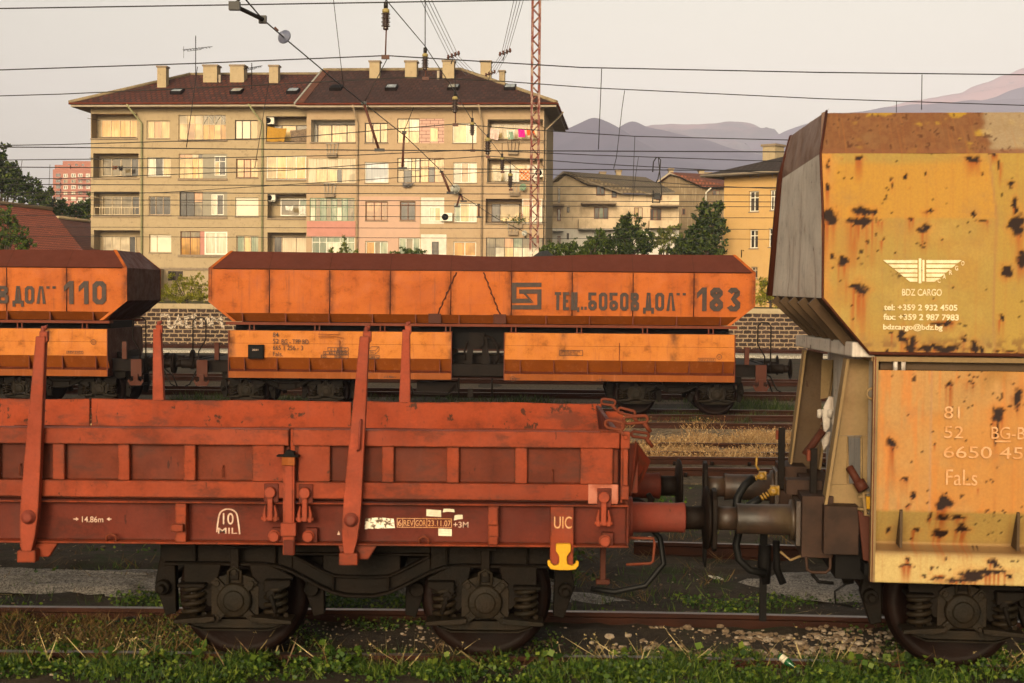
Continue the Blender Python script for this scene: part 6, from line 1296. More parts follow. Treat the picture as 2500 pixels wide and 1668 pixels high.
roof_plane(None, [(XRf, oR, ze2), (XRf + .1, bk_.y, ze2), (rr2.x, 5.2, zr2)], M['tile_dark'], 'roof', ap); roof_plane(None, [(XM, bk_.y, ze2), (XRf + .1, bk_.y, ze2), (rr2.x, 5.2, zr2), (rr1.x, 5.2, zr2)], M['tile_dark'], 'roof', ap)
v = MB(); v.plate([(XM - .02, oR, ze2 + .04), (XM + .55, oR, ze2 + .05), (rr1.x + .5, 5.2, zr2 + .06), (rr1.x, 5.2, zr2 + .06)], .10, 0); v.plate([(XM - .14, oR, ze2 + .06), (XM - .0, oR, ze2 + .08), (rr1.x - .0, 5.2, zr2 + .10), (rr1.x - .14, 5.2, zr2 + .09)], .14, 1); v.add([(XM, oR, ze2), (rr1.x, 5.2, zr2), (rr1.x, 5.2, zr1 - .4), (XM, oR, ze - .2)], [(0, 1, 2, 3), (3, 2, 1, 0)], 1); v.build('roof_verge', [M['tile_rust'], M['grille']], ap)
s = MB(); s.box(XLf + .1, XS - .02, oh + .05, -.002, ze - .26, ze - .13); s.box(XM + .05, XE + .9, oR + .05, YR - .002, ze2 - .26, ze2 - .13); s.box(XE + .004, XRf - .05, YR + .0, bk_.y - .05, ze2 - .26, ze2 - .13); s.box(XLf + .1, -.004, .01, DP + 1.1, ze - .26, ze - .13); s.build('soffit', M['soffit'], ap)
gt = MB(); gt.tube([(XLf, oh - .06, ze - .04), (XM + .8, oh - .06, ze - .04)], .075, 6); gt.tube([(XM, oR - .06, ze2 - .04), (XRf, oR - .06, ze2 - .04)], .075, 6); gt.tube([(XRf + .06, oR, ze2 - .04), (XRf + .12, bk_.y, ze2 - .04)], .07, 6); gt.build('gutter', M['brownbeam'], ap)
rg = MB(); rg.tube([(XLf, oh, ze + .06), (r1.x, 5.5, zr1 + .05)], .13, 6); rg.tube([(r1.x, 5.5, zr1 + .05), (r2.x + 1, 5.5, zr1 + .05)], .11, 6); rg.tube([(rr1.x, 5.2, zr2 + .05), (rr2.x, 5.2, zr2 + .05), (XRf, oR, ze2 + .06)], .13, 6); rg.build('ridge_tiles', M['mossy'], ap)
zcut = ze - .14
for (a_, mat, y) in ((533, 'pipe_green', YL), (1328, 'pipe_green', YL)):
    x = ah(a_, 900, y, zA).x; p = MB(); p.tube([(x - .75 - (.0), oh - .05, ze - .05), (x - .6, oh + .1, ze - .35), (x, y - .12, ze - 1.35), (x, y - .12, Z0)], .075, 8); p.build('downpipe', M[mat], ap)
for a_ in (470, 1291): x = ah(a_, 900, YR, zBb).x; p = MB(); p.tube([(x - .2, oR - .05, ze2 - .05), (x - .15, oR + .15, ze2 - .35), (x, YR - .12, ze2 - 1.35), (x, YR - .12, Z0)], .07, 8); p.build('downpipe', M['pipe_tan'], ap)
x = XE + .1; p = MB(); p.tube([(x + 1.1, YR + 3, ze2 - .1), (x + .8, YR + 3, ze2 - .5), (x, YR + .5, ze2 - 1.7), (x, YR + .4, Z0)], .07, 8); p.build('downpipe', M['pipe_tan'], ap)
def slope_z(x, y, right): 
    if right: return ze2 + (y - oR) / (5.2 - oR) * (zr2 - ze2)
    return ze + (y - oh) / (5.5 - oh) * (zr1 - ze)
for (r, fn, y, right) in [((632, 218, 690, 340), zA, 2.4, 0), ((935, 210, 1027, 340), zA, 3.6, 0), ((1112, 210, 1205, 345), zA, 3.6, 0), ((1370, 212, 1430, 345), zA, 3.4, 0), ((545, 183, 612, 318), zBb, 3.4, 1), ((780, 183, 858, 320), zBb, 3.4, 1), ((1028, 180, 1105, 325), zBb, 3.3, 1), ((1278, 183, 1348, 308), zBb, 4.2, 1), ((1402, 247, 1438, 325), zBb, 6.5, 1)]:
    p, q = ah(r[0], r[3], y, fn), ah(r[2], r[1], y, fn); c = MB(); w = (q.x - p.x); c.box(p.x, q.x, y, y + max(.7, w * .9), p.z - .5, q.z - .12); c.box(p.x - .07, q.x + .07, y - .07, y + max(.7, w * .9) + .07, q.z - .12, q.z, 1); c.build('chimney', [M['chimney'], M['sill']], ap)
skm = glassy('skylight_glass', (.22, .25, .26), (.34, .36, .36), .15, .6)
for (r, fn, right, dk) in [((735, 375, 795, 400), zA, 0, 0), ((1135, 380, 1180, 403), zA, 0, 0), ((1503, 380, 1555, 407), zA, 0, 0), ((298, 388, 355, 415), zBb, 1, 1), ((660, 385, 723, 412), zBb, 1, 0), ((1072, 390, 1130, 415), zBb, 1, 0), ((1447, 377, 1503, 403), zBb, 1, 0)]:
    y = 1.0 if right else 1.15; q = ah((r[0] + r[2]) / 2, (r[1] + r[3]) / 2, y, fn); z = slope_z(q.x, q.y, right); k = ((zr2 - ze2) / (5.2 - oR) if right else (zr1 - ze) / (5.5 - oh)); w = .42
    m = MB(); m.plate([(q.x - w, y - .5, z - .5 * k * .55 + .16), (q.x + w, y - .5, z - .5 * k * .55 + .16), (q.x + w, y + .45, z + .45 * k + .20), (q.x - w, y + .45, z + .45 * k + .20)], .25, 1)
    m.plate([(q.x - w + .08, y - .42, z - .42 * k * .55 + .185), (q.x + w - .08, y - .42, z - .42 * k * .55 + .185), (q.x + w - .08, y + .37, z + .37 * k + .21), (q.x - w + .08, y + .37, z + .37 * k + .21)], .02, 0); m.build('skylight', [M['black'] if dk else skm, M['iron']], ap)
for (a_, b_, y, right) in ((1045, 300, 3.7, 0), (1000 - 0, 275, 3.2, 1)):
    fn = zA if not right else zBb; q = ah(a_, b_ + 45, y, fn); m = MB(); m.cyl((q.x, y, q.z - .4), (q.x, y, q.z + .75), .10, n=8); m.build('vent_pipe', M['soffit'], ap)
# things fixed to or hung on the block
def aw(p): return AF.m @ Vector(p)
def ac(px, py, y, label, s=1.0):
    q = AF.hit(px, py, y=y); t = empty('air_conditioner', label, 'air conditioner', aw((q.x, y, q.z)), AF.yaw, 'air conditioners on the apartment block')
    m = MB(); m.box(-.42 * s, .42 * s, -.02, .28, -.30 * s, .30 * s); m.build('casing', FRM['white'], t, .02); m = MB(); m.lathe([(.24 * s, 0), (.24 * s, .02), (.08, .03)], (-.1 * s, -.021, 0), (0, -1, 0), 16); m.build('fan_grille', M['black'], t)
ac(*zA(1372, 580), YL + .25, 'white air conditioner in the top loggia beside the yellow blanket', .85); ac(*zA(1380, 1090), YL + .25, 'white air conditioner in the loggia two floors below the yellow blanket', .85); ac(*zBb(1055, 1217), YR - .32, 'white air conditioner on the wall right of the small window in white blocks'); ac(*zBb(1672, 925), YR + .5, 'white air conditioner in the right loggia behind the orange checked cloth')
def dish(px, py, y, r, label, mat):
    q = AF.hit(px, py, y=y); t = empty('satellite_dish', label, 'satellite dish', aw((q.x, y, q.z)), AF.yaw, 'satellite dishes on the apartment block')
    m = MB(); m.lathe([(.02, .06), (r * .5, .035), (r * .85, -.03), (r, -.08), (r * .98, -.10), (r * .5, .0), (.02, .03)], (0, 0, 0), (.3, 1, -.25), 20); m.build('dish', mat, t); m = MB(); m.tube([(0, .05, 0), (0, .45, -.25)], .03); m.tube([(0, .0, -r * .8), (-.12, -.42, -.05)], .012); m.build('bracket', M['iron'], t)
dm = plain('dish_grey', (.34, .33, .28), .5); dish(*zBb(1115, 1033), YR - .5, .36, 'large grey satellite dish below the upper right windows', dm); dish(*zBb(1562, 1022), YR - .5, .26, 'green satellite dish under the balcony with the orange checked cloth', FRM['green']); dish(*zBb(1572, 1325), YR - .5, .20, 'small pale satellite dish on the lowest right balcony', dm)
def cloth(name, label, poly, y, mat, fn, cat='laundry', fold=.05, parts=9):
    P = [AF.hit(*fn(*p), y=y) for p in poly]           # four corners: tl, tr, br, bl
    m = MB(); vs = []; n = parts
    for j in range(7):
        for i in range(n + 1):
            u_, v_ = i / n, j / 6; p = P[0].lerp(P[1], u_).lerp(P[3].lerp(P[2], u_), v_); vs.append((p.x, y + fold * math.sin(u_ * 9 + v_) * (.3 + v_), p.z - .05 * math.sin(math.pi * u_) * (1 - v_)))
    f = [(j * (n + 1) + i, (j + 1) * (n + 1) + i, (j + 1) * (n + 1) + i + 1, j * (n + 1) + i + 1) for j in range(6) for i in range(n)]; m.add(vs, f, 0, True); m.add([(a_, b_ + .02, c_) for a_, b_, c_ in vs], [q[::-1] for q in f], 0, True)
    o = m.build(name, mat); o.location = AF.o; o.rotation_euler.z = AF.yaw; return tag(o, label, cat, 'washing on the apartment block balconies')
cl = lambda n, c, c2=None, sc=6: plain(n, c, .9, c2, sc, .1, .1)
cloth('blanket', 'mustard yellow blanket hung over the top loggia rail', [(1360, 618), (1487, 632), (1470, 720), (1352, 720)], YL - .16, cl('mustard_cloth', (.36, .19, .03), (.28, .15, .02)), zA)
cloth('blanket', 'grey patterned blanket hung next to the yellow blanket', [(1510, 645), (1640, 628), (1640, 720), (1515, 718)], YL - .16, cl('grey_pattern_cloth', (.20, .14, .09), (.08, .06, .045), 9), zA)
cloth('bed_sheet', 'pale pink sheet at the left of the top right clothes line', [(1345, 630), (1408, 632), (1395, 710), (1340, 700)], YR - .2, cl('pale_pink_cloth', (.60, .44, .38)), zBb); cloth('shirt', 'white shirt beside the pale pink sheet on the top right line', [(1450, 640), (1505, 640), (1500, 700), (1455, 690)], YR - .2, cl('white_cloth', (.66, .6, .52)), zBb)
cloth('towel', 'small green towel beneath the white shirt', [(1465, 650), (1492, 650), (1498, 704), (1460, 704)], YR - .24, cl('mint_cloth', (.22, .32, .22)), zBb); cloth('shirt', 'magenta shirt on the top right clothes line', [(1527, 635), (1570, 635), (1575, 690), (1530, 690)], YR - .2, cl('magenta_cloth', (.60, .02, .25)), zBb); cloth('shirt', 'orange red shirt right of the magenta shirt', [(1582, 632), (1632, 640), (1640, 675), (1588, 678)], YR - .2, cl('red_orange_cloth', (.62, .10, .02)), zBb)
ck = NT('checked_cloth'); ch = ck.new('ShaderNodeTexChecker'); ck.L(ck.co((1, .01, 1)), ch.inputs[0]); ch.inputs['Scale'].default_value = 7; ck.put(ch.inputs['Color1'], (.62, .14, .03)); ck.put(ch.inputs['Color2'], (.62, .38, .26)); M['check'] = ck.done(ch.outputs[0], .9)
cloth('towel', 'orange checked cloth over the second right balcony rail', [(1535, 900), (1603, 895), (1605, 975), (1537, 970)], YR - .22, M['check'], zBb); cloth('towel', 'white towel left of the orange checked cloth', [(1478, 908), (1532, 905), (1535, 985), (1478, 990)], YR - .2, cl('white_towel', (.6, .55, .47)), zBb); cloth('shirt', 'cream shirt at the left end of the second right line', [(1360, 905), (1425, 908), (1415, 980), (1365, 975)], YR - .2, cl('cream_cloth', (.55, .47, .34)), zBb)
cloth('shirt', 'dark shirt on the line of the second left loggia', [(375, 880), (405, 876), (405, 910), (380, 912)], YL - .3, cl('black_cloth', (.02, .018, .018)), zA); cloth('shirt', 'brown shirt beside the dark shirt on the second left loggia', [(335, 878), (370, 876), (368, 900), (338, 905)], YL - .3, cl('brown_cloth', (.14, .06, .04)), zA)
cloth('towel', 'white towel on the third loggia line under the blankets', [(1478, 1142), (1530, 1142), (1525, 1175), (1480, 1172)], YL - .2, cl('white_cloth_two', (.64, .6, .52)), zA); cloth('bed_sheet', 'white sheet at the right of the third loggia under the blankets', [(1565, 1142), (1612, 1140), (1612, 1205), (1570, 1195)], YL - .2, cl('white_sheet', (.6, .56, .48)), zA); cloth('bundle', 'grey rags hanging under the window right of the white shutter', [(765, 988), (845, 990), (805, 1022), (762, 1018)], YR - .3, cl('grey_rags', (.16, .14, .13)), zBb, fold=.1)
pl = empty('potted_plant', 'leafy green plant with red flowers on the third right balcony', 'plant', aw(AF.hit(*zBb(1510, 1250), y=YR - .15)), AF.yaw)
def antenna(px, pb, pt, fn, y, label, arms, w):
    b_, t_ = ah(px, pb, y, fn), ah(px, pt, y, fn); o = empty('roof_aerial', label, 'antenna', aw((b_.x, y, b_.z)), AF.yaw); m = MB(); h = t_.z - b_.z; m.tube([(0, 0, -.6), (0, 0, h)], .035, 6); m.build('mast_pole', M['iron'], o)
    m = MB(); z = h * arms; m.tube([(-w * .75, 0, z - .08), (w, 0, z + .16)], .022, 5)
    for k in range(9): x = -w * .7 + 1.7 * w * k / 9; m.tube([(x, -.35, z + x / w * .13), (x, .35, z + x / w * .13)], .014, 4); m.tube([(x, 0, z + x / w * .13 - .1), (x, 0, z + x / w * .13 + .08)], .012, 4)
    m.tube([(-w * .55, 0, z - .06), (-w * .5, 0, z - .18), (w * .3, 0, z - .06), (w * .4, 0, z + .05)], .018, 4); m.tube([(-w * .72, 0, z + .2), (-w * .72, 0, z - .7)], .014, 4); m.build('aerial_elements', M['iron'], o)
antenna(886, 275, 20, zA, 5.4, 'tall rooftop television aerial on the left ridge', .66, 1.3); antenna(1256, 385, 200, zA, 2.0, 'small rooftop aerial standing between two chimneys', .82, .8)
for (a_, b_, fn, y, lab) in ((1785, 770, zA, YR, 'grey flower box frame on the top bay balcony'), (1770, 1035, zA, YR, 'grey flower box frame on the second bay balcony'), (1495, 752, zBb, YR, 'dark flower box frame below the top right washing'), (1505, 1025, zBb, YR, 'grey flower box frame below the orange checked cloth'), (1495, 1285, zBb, YR, 'grey flower box frame on the third right balcony')):
    q = ah(a_, b_, y - .3, fn); o = empty('flower_box_frame', lab, 'flower rack', aw((q.x, y - .3, q.z)), AF.yaw, 'racks on the balconies'); m = MB()
    for k in (-.42, -.14, .14, .42): m.tube([(k, .25, .45), (k * .8, 0, -.30)], .022, 5)
    m.box(-.36, .36, -.05, .2, -.55, -.28, 1); m.tube([(-.45, .0, .42), (.45, 0, .42)], .02, 5); m.build('rack', [FRM['dark'] if 'dark' in lab else M['grille'], M['sill']], o)
# ------------------------------------------------------------------ leaves and blades
def quads_mesh(name, V, mats, parent=None, mi=None, k=4):
    """V: (n, k, 3) array of k-gons"""
    n = len(V); me = bpy.data.meshes.new(name); me.vertices.add(n * k); me.vertices.foreach_set('co', V.reshape(-1).astype(np.float32)); me.loops.add(n * k); me.loops.foreach_set('vertex_index', np.arange(n * k, dtype=np.int32)); me.polygons.add(n); me.polygons.foreach_set('loop_start', np.arange(0, n * k, k, dtype=np.int32)); me.polygons.foreach_set('loop_total', np.full(n, k, dtype=np.int32))
    for m in (mats if isinstance(mats, (list, tuple)) else [mats]): me.materials.append(m)
    if mi is not None: me.polygons.foreach_set('material_index', np.asarray(mi, dtype=np.int32))
    me.update(calc_edges=True); me.validate(); o = bpy.data.objects.new(name, me); col.objects.link(o)
    if parent: o.parent = parent
    return o
rng = np.random.RandomState(5)
def unit(v): return v / (np.linalg.norm(v, axis=-1, keepdims=True) + 1e-9)
def leaf_quads(C, L, w=.5, up=.3, D=None):
    n = len(C); d = unit(rng.normal(size=(n, 3)) + np.array([0, 0, up])) if D is None else unit(D); s = unit(np.cross(d, rng.normal(size=(n, 3)))); L = np.asarray(L).reshape(-1, 1) * np.ones((n, 1)); nrm = np.cross(d, s) * L * .12
    return np.stack([C, C + d * L * .5 + s * L * w * .5 + nrm, C + d * L, C + d * L * .5 - s * L * w * .5 + nrm], 1)
LEAF = {'dark': leafmat('dark_foliage', [(.010, .020, .005), (.022, .040, .008), (.040, .062, .010), (.10, .125, .02)]), 'mid': leafmat('mid_foliage', [(.020, .040, .008), (.040, .070, .010), (.070, .100, .014), (.120, .15, .02)]), 'light': leafmat('light_foliage', [(.05, .07, .015), (.09, .11, .02), (.14, .15, .03), (.20, .19, .04)]), 'yellow': leafmat('yellow_green_foliage', [(.09, .10, .008), (.20, .19, .012), (.30, .27, .016), (.14, .15, .01)]), 'weed': leafmat('weed_leaves', [(.010, .026, .005), (.028, .060, .008), (.060, .105, .010), (.16, .20, .025)]), 'straw': leafmat('straw_blades', [(.20, .10, .035), (.34, .19, .07), (.46, .28, .12), (.58, .40, .20)]), 'drybrown': leafmat('dry_weed', [(.07, .038, .014), (.13, .07, .022), (.20, .12, .04), (.10, .075, .022)]), 'hay': leafmat('dry_stalks', [(.30, .22, .09), (.42, .32, .14), (.5, .4, .2)])}
M['bark'] = plain('bark', (.06, .042, .028), .95, (.03, .022, .016), 8, .2, .5)
def tree(name, label, cat, base, trunk_h, lobes, n, L, mat, group=None, tr=.22, limbs=True, w=.55, fill=.5):
    """tapered trunk with limbs to each lobe; leaf clumps scattered in uneven lobes, clustered on twigs"""
    t = empty(name, label, cat, base, 0, group)
    b = MB(); b.tube([(0, 0, -.4), (.03, .02, trunk_h * .5), (0, 0, trunk_h), (.05, 0, trunk_h * 1.3)], [tr, tr * .8, tr * .6, tr * .35], 8)
    for (c, r) in lobes: b.tube([(0, 0, trunk_h * .75), (c[0] * .5, c[1] * .5, (trunk_h + c[2]) * .5), (c[0] * .95, c[1] * .95, c[2] + .1)], [tr * .4, tr * .25, tr * .08], 5)
    b.build('trunk', M['bark'], t)
    vol = np.array([r[0] * r[1] * r[2] for _, r in lobes]) ** .75; cnt = (.68 * n * vol / vol.sum()).astype(int); P = []
    for (c, r), k in zip(lobes, cnt):
        tw = max(6, k // 24); d = unit(rng.normal(size=(tw, 3))); rad = .94 * rng.uniform(.2, 1.22, (tw, 1)) ** fill; T = d * rad * np.array(r); T *= (1 + .22 * np.sin(d[:, :1] * 7 + d[:, 2:] * 5)); idx = rng.randint(0, tw, k); P.append(np.array(c) + T[idx] + rng.normal(size=(k, 3)) * np.array(r) * .075)
    C = np.concatenate(P); V = leaf_quads(C, rng.uniform(.6, 1.3, len(C)) * L, w)
    quads_mesh('crown', V, mat, t); return t
# ------------------------------------------------------------------ stone wall, terrace, mast
t = NT('stone_wall'); br = t.new('ShaderNodeTexBrick'); sx = t.new('ShaderNodeSeparateXYZ'); cb = t.new('ShaderNodeCombineXYZ'); co = t.co(); nz = t.new('ShaderNodeTexNoise'); nz.inputs['Scale'].default_value = 5; t.L(co, nz.inputs[0])
t.L(co, sx.inputs[0]); t.L(t.math('ADD', sx.outputs[0], t.math('MULTIPLY', nz.outputs[0], .17)), cb.inputs[0]); t.L(t.math('ADD', sx.outputs[2], t.math('MULTIPLY', t.noise(6, 4, .7), .15)), cb.inputs[1]); t.L(cb.outputs[0], br.inputs['Vector'])
t.put(br.inputs['Color1'], (.050, .032, .024)); t.put(br.inputs['Color2'], (.028, .019, .015)); t.put(br.inputs['Mortar'], (.25, .175, .11)); br.inputs['Scale'].default_value = 1; br.inputs['Brick Width'].default_value = .46; br.inputs['Row Height'].default_value = .21; br.inputs['Mortar Size'].default_value = .034; br.inputs['Mortar Smooth'].default_value = .3
c = t.mix(t.rng(t.noise(7, 5, .7), .55, .7, 0, .6), br.outputs['Color'], (.20, .13, .085)); t.bump(br.outputs['Fac'], .6, -.05); M['stonewall'] = t.done(c, .95, 0, .1)
sw = empty('stone_wall', 'long dark stone retaining wall with pale mortar joints and a concrete cap', 'wall', (0, 61, 0), -R(.4)); zt_ = 2.06
m = MB()
for k in range(-24, 24): m.box(k * 5.02, k * 5.02 + 5.0, 0, .6, -.6, zt_ - .26)
m.build('masonry', M['stonewall'], sw); m = MB()
for k in range(-24, 24): m.box(k * 5.02 + .0, k * 5.02 + 5.0, -.06, .7, zt_ - .25, zt_)
m.build('cap', M['chimney'], sw)
gf = MB()
def wl_(px, py): q = Frame((0, 61, 0), -R(.4)).hit(px, py, y=-.012); return q.x, q.z
def zg(a_, b_): return wl_(a_ / 2.9375, 580 + b_ / 2.9375)
for i_, L_ in enumerate([[(1150, 560), (1210, 555), (1210, 640), (1240, 650)], [(1245, 645), (1280, 560), (1310, 640)], [(1258, 612), (1300, 612)], [(1330, 565), (1335, 640), (1395, 640), (1400, 545)], [(1340, 570), (1395, 570)], [(1440, 640), (1445, 570), (1470, 600), (1490, 565), (1500, 640)], [(1520, 640), (1525, 570), (1560, 600), (1580, 565), (1600, 650)]]): line2(gf, [zg(*p) for p in L_], .17, 0, 0); gf.v = [(x, (-.012 - .0015 * i_ if y == 0 else y), z) for x, y, z in gf.v]
t = NT('flaking_white_paint'); cc = t.mix(t.rng(t.noise(9, 5, .7), .46, .56), (.42, .34, .26), (.07, .05, .035)); gf.build('graffiti', t.done(cc, .9), sw)
tm = MB(); tm.add([(-200, 61.5, 1.98), (200, 61.5, 1.98), (400, 620, 2.2), (-400, 620, 2.2)], [(0, 1, 2, 3)]); tm.build('terrace', plain('terrace_grass', (.05, .055, .02), .95, (.09, .07, .035), .6, .1, .2), kind='structure')
mF = Frame((0, 56, 0)); px_ = W(1304, 600, 56.0); lm = empty('lattice_mast', 'tall slender rusty lattice mast with flaking white paint, in front of the apartment block', 'mast', (px_.x, 56, 0), 0)
t = NT('flaking_mast_paint'); n_ = t.noise(3.2, 6, .75, t.co((3, 3, .8))); sz2 = t.new('ShaderNodeSeparateXYZ'); t.L(t.co(), sz2.inputs[0]); base_ = t.rng(sz2.outputs[2], 4.9, 4.6); cc = t.mix(t.rng(n_, .47, .58), (.13, .022, .014), (.30, .21, .16)); cc = t.mix(base_, cc, t.mix(t.rng(n_, .58, .66), (.62, .55, .45), (.25, .07, .04))); M['mastpaint'] = t.done(cc, .7)
m = MB(); hw = .165; H = 22
for s in (-1, 1):
    m = MB()
    for d in (0, 1): y0 = d * .34; m.box(s * hw - .056, s * hw + .056, y0, y0 + .012, -.3, H); m.box(s * (hw + .056) - .006, s * (hw + .056) + .006, y0, y0 + .10 * (1 - 2 * d), -.3, H)
    m.build('mast_leg', M['mastpaint'], lm)
m = MB(); k = 0
for y0 in (.014, .326):
    z = .2; s = 1
    while z < H - .4: m.tube([(-s * hw, y0, z), (s * hw, y0, z + .36)], .028, 4); z += .36; s = -s
m.build('mast_lacing', M['mastpaint'], lm); m = MB(); m.box(-.45, .45, -.2, .55, -.6, .12); m.build('mast_foot', M['soffit'], lm)
# ------------------------------------------------------------------ overhead lines
M['wire'] = plain('wire_black', (.014, .011, .010), .5, None, 5); M['porc'] = plain('brown_porcelain', (.030, .017, .014), .22, (.05, .03, .025), 5, .6, 0); M['porcY'] = plain('yellowed_insulator_cap', (.36, .28, .10), .5); M['rustrod'] = plain('rusted_rod', (.085, .026, .016), .6, (.05, .02, .012), 8); M['bluedisc'] = plain('blue_grey_porcelain', (.10, .11, .17), .3, (.15, .16, .22), 3, .6, 0)
def smooth_path(P, k=5):
    out = []; n = len(P)
    for i in range(n - 1):
        p0, p1, p2, p3 = P[max(0, i - 1)], P[i], P[i + 1], P[min(n - 1, i + 2)]
        for j in range(k): t_ = j / k; out.append(p1 + (p2 - p1) * t_)
    return out + [P[-1]]
def wire(name, label, cat, pts, r, group=None, Y=None):
    P = [W(p[0], p[1], p[2] if len(p) > 2 else Y) for p in pts]; m = MB(); m.tube(smooth_path(P, 3), r, 5); o = m.build(name, M['wire']); return tag(o, label, cat, group)
GW = 'overhead wires along the tracks'
lines = [('thick dark wire sloping across the very top of the sky', 12, [(-300, 26), (0, 21), (640, 11), (1290, 0), (1700, -8)], .011), ('messenger wire hung from the rusty rod just above the roof ridge', 21.8, [(-300, 177), (0, 171), (480, 155), (943, 136), (1420, 165), (2000, 177), (2700, 185)], .014), ('messenger wire crossing the tiled roof from chimney base to mountain', 28.4, [(-300, 243), (150, 230), (653, 207), (996, 189), (1040, 190), (1232, 199), (1450, 215), (2000, 241), (2700, 264)], .014), ('messenger wire across the top floor windows', 34.6, [(-300, 360), (150, 353), (700, 337), (1112, 303), (1250, 314), (1550, 333), (1926, 342), (2700, 354)], .015), ('straight contact wire just below the top floor sills', 21.8, [(-300, 358), (150, 360), (900, 367), (1450, 369), (1913, 371), (2700, 373)], .013), ('messenger wire rising to the fourth insulator under the top floor', 41, [(-300, 396), (0, 391), (500, 386), (868, 379), (1154, 366), (1450, 379), (1830, 392), (2700, 414)], .016), ('contact wire across the second floor window heads', 28.4, [(-300, 406), (150, 409), (1450, 414), (1900, 417), (2700, 421)], .014), ('messenger wire rising to the fifth insulator across the second floor', 48, [(-300, 440), (150, 436), (700, 416), (1190, 381), (1450, 400), (1900, 424), (2700, 455)], .017), ('contact wire along the second floor sills', 34.6, [(-300, 449), (1250, 455), (2700, 462)], .014), ('contact wire just beneath the second floor sills', 41, [(-300, 469), (1250, 474), (2700, 480)], .015), ('messenger wire curving to the mast below the second floor', 55, [(-300, 486), (400, 470), (1225, 418), (1700, 452), (2700, 500)], .016), ('contact wire across the third floor window heads', 48, [(-300, 487), (1250, 491), (2700, 496)], .015), ('thin wire across the middle of the third floor windows', 50, [(-300, 499), (1250, 503), (2700, 508)], .014), ('thin wire along the third floor sills', 53, [(-300, 525), (1250, 530), (2700, 535)], .014), ('thin pale wire above the ground floor windows', 56, [(-300, 553), (1250, 558), (2700, 563)], .013), ('lowest thin wire across the ground floor windows', 58, [(-300, 576), (1250, 582), (2700, 587)], .013)]
for lab, Y, pts, r in lines: wire('overhead_wire', lab, 'wire', pts, r, GW, Y)
wire('span_wire', 'slanting cross span wire carrying the blue disc from the top left down to the mast', 'wire', [(590, -12, 10.5), (640, 46, 12), (693, 92, 14.2), (810, 190, 18.8), (888, 252, 21.8), (986, 330, 28.4), (1078, 418, 34.6), (1122, 475, 41), (1169, 505, 48), (1215, 535, 52), (1298, 575, 56)], .013, 'cross span wires')
wire('span_wire', 'upper cross span wire running from the top middle to the mast', 'wire', [(930, -15, 22), (1037, 112, 28.4), (1112, 226, 34.6), (1153, 295, 41), (1192, 336, 48), (1226, 382, 52), (1298, 440, 56)], .013, 'cross span wires')
for i in range(4): wire('telegraph_wire', 'one of the four close telegraph wires descending behind the middle chimneys', 'wire', [(1020 + i * 9, -14, 32), (1096 + i * 8, 138, 50), (1138 + i * 9, 184, 62)], .010, 'telegraph wires on the left pole line')
for i in range(4): wire('telegraph_wire', 'one of the four telegraph wires descending left of the lattice mast', 'wire', [(1258 + i * 8, -14, 34), (1225 + i * 5, 130, 52), (1190 + i * 7, 182, 64)], .010, 'telegraph wires on the right pole line')
def insulator(label, px, y0, y1, yb, Y, ytop, nd=7, cap=True, r=None):
    """string insulator hanging from a wire, with a rusty rod beneath it"""
    a_, b_, c_, t_ = W(px, y0, Y), W(px + 1, y1, Y), W(px - 1 if yb - y1 > 40 else px + 1, yb, Y), W(px, ytop, Y); o = empty('insulator', label, 'insulator', a_, 0, 'insulators hanging over the tracks'); L = (a_.z - b_.z); r = r or L * .22
    prof = [(r * .35, 0), (r * .75, -L * .06), (r * .75, -L * .16), (r * .45, -L * .18)]
    for k in range(nd): h = -L * (.2 + .66 * k / nd); q = r * (1 - .15 * (k % 2)); prof += [(r * .55, h), (q, h - L * .03), (q * .96, h - L * .055), (r * .5, h - L * .06)]
    prof += [(r * .6, -L * .90), (r * .6, -L * .97), (r * .25, -L)]
    m = MB(); m.lathe(prof, (0, 0, 0), (0, 0, 1), 14); m.build('insulator_body', M['porc'], o)
    if cap: m = MB(); m.lathe([(r * .40, .02 * L), (r * .78, -.03 * L), (r * .80, -.17 * L), (r * .5, -.19 * L)], (0, 0, 0), (0, 0, 1), 14); m.build('insulator_cap', M['porcY'], o)
    d = c_ - a_; m = MB(); m.tube([(b_ - a_), d], max(.018, r * .17), 6); m.box(d.x - .09, d.x + .09, d.y - .04, d.y + .04, d.z - .07, d.z + .02); m.build('hanger_rod', M['rustrod'], o); m = MB(); m.tube([(0, 0, 0), (t_ - a_)], .014, 5); m.cyl((0, 0, .02), (0, 0, .16), .05, n=8); m.build('suspension_wire', M['wire'], o)
for a_ in [('largest ribbed black insulator with yellow cap and long rusty rod, top middle', 942, 22, 74, 137, 21.8, -20), ('second largest ribbed insulator hanging before the tiled roof', 1038, 131, 172, 190, 28.4, -20), ('ribbed insulator with yellow cap just under the roof eaves', 1111, 236, 276, 303, 34.6, 170), ('insulator left of the top right loggia', 1153, 299, 331, 366, 41, 270), ('disc insulator at the left edge of the top right loggia', 1191, 337, 378, 382, 48, 305), ('small disc insulator by the top right flower rack', 1226, 384, 416, 419, 52, 350), ('smallest insulator next to the orange checked cloth', 1246, 424, 458, 462, 55, 392)]: insulator(*a_)
def rod(label, a_, b_, Ya, Yb, r=.05):
    p, q = W(a_[0], a_[1], Ya), W(b_[0], b_[1], Yb); o = empty('registration_arm', label, 'catenary arm', p, 0, 'catenary arms'); d = q - p; m = MB(); r *= .72; m.tube([(0, 0, 0), d], r, 7); m.build('arm_rod', M['rustrod'], o); m = MB(); m.box(d.x - .10, d.x + .13, d.y - .03, d.y + .03, d.z - .035, d.z + .03); m.box(-.06, .06, -.03, .03, -.03, .04); m.build('wire_clamp', M['wire'], o)
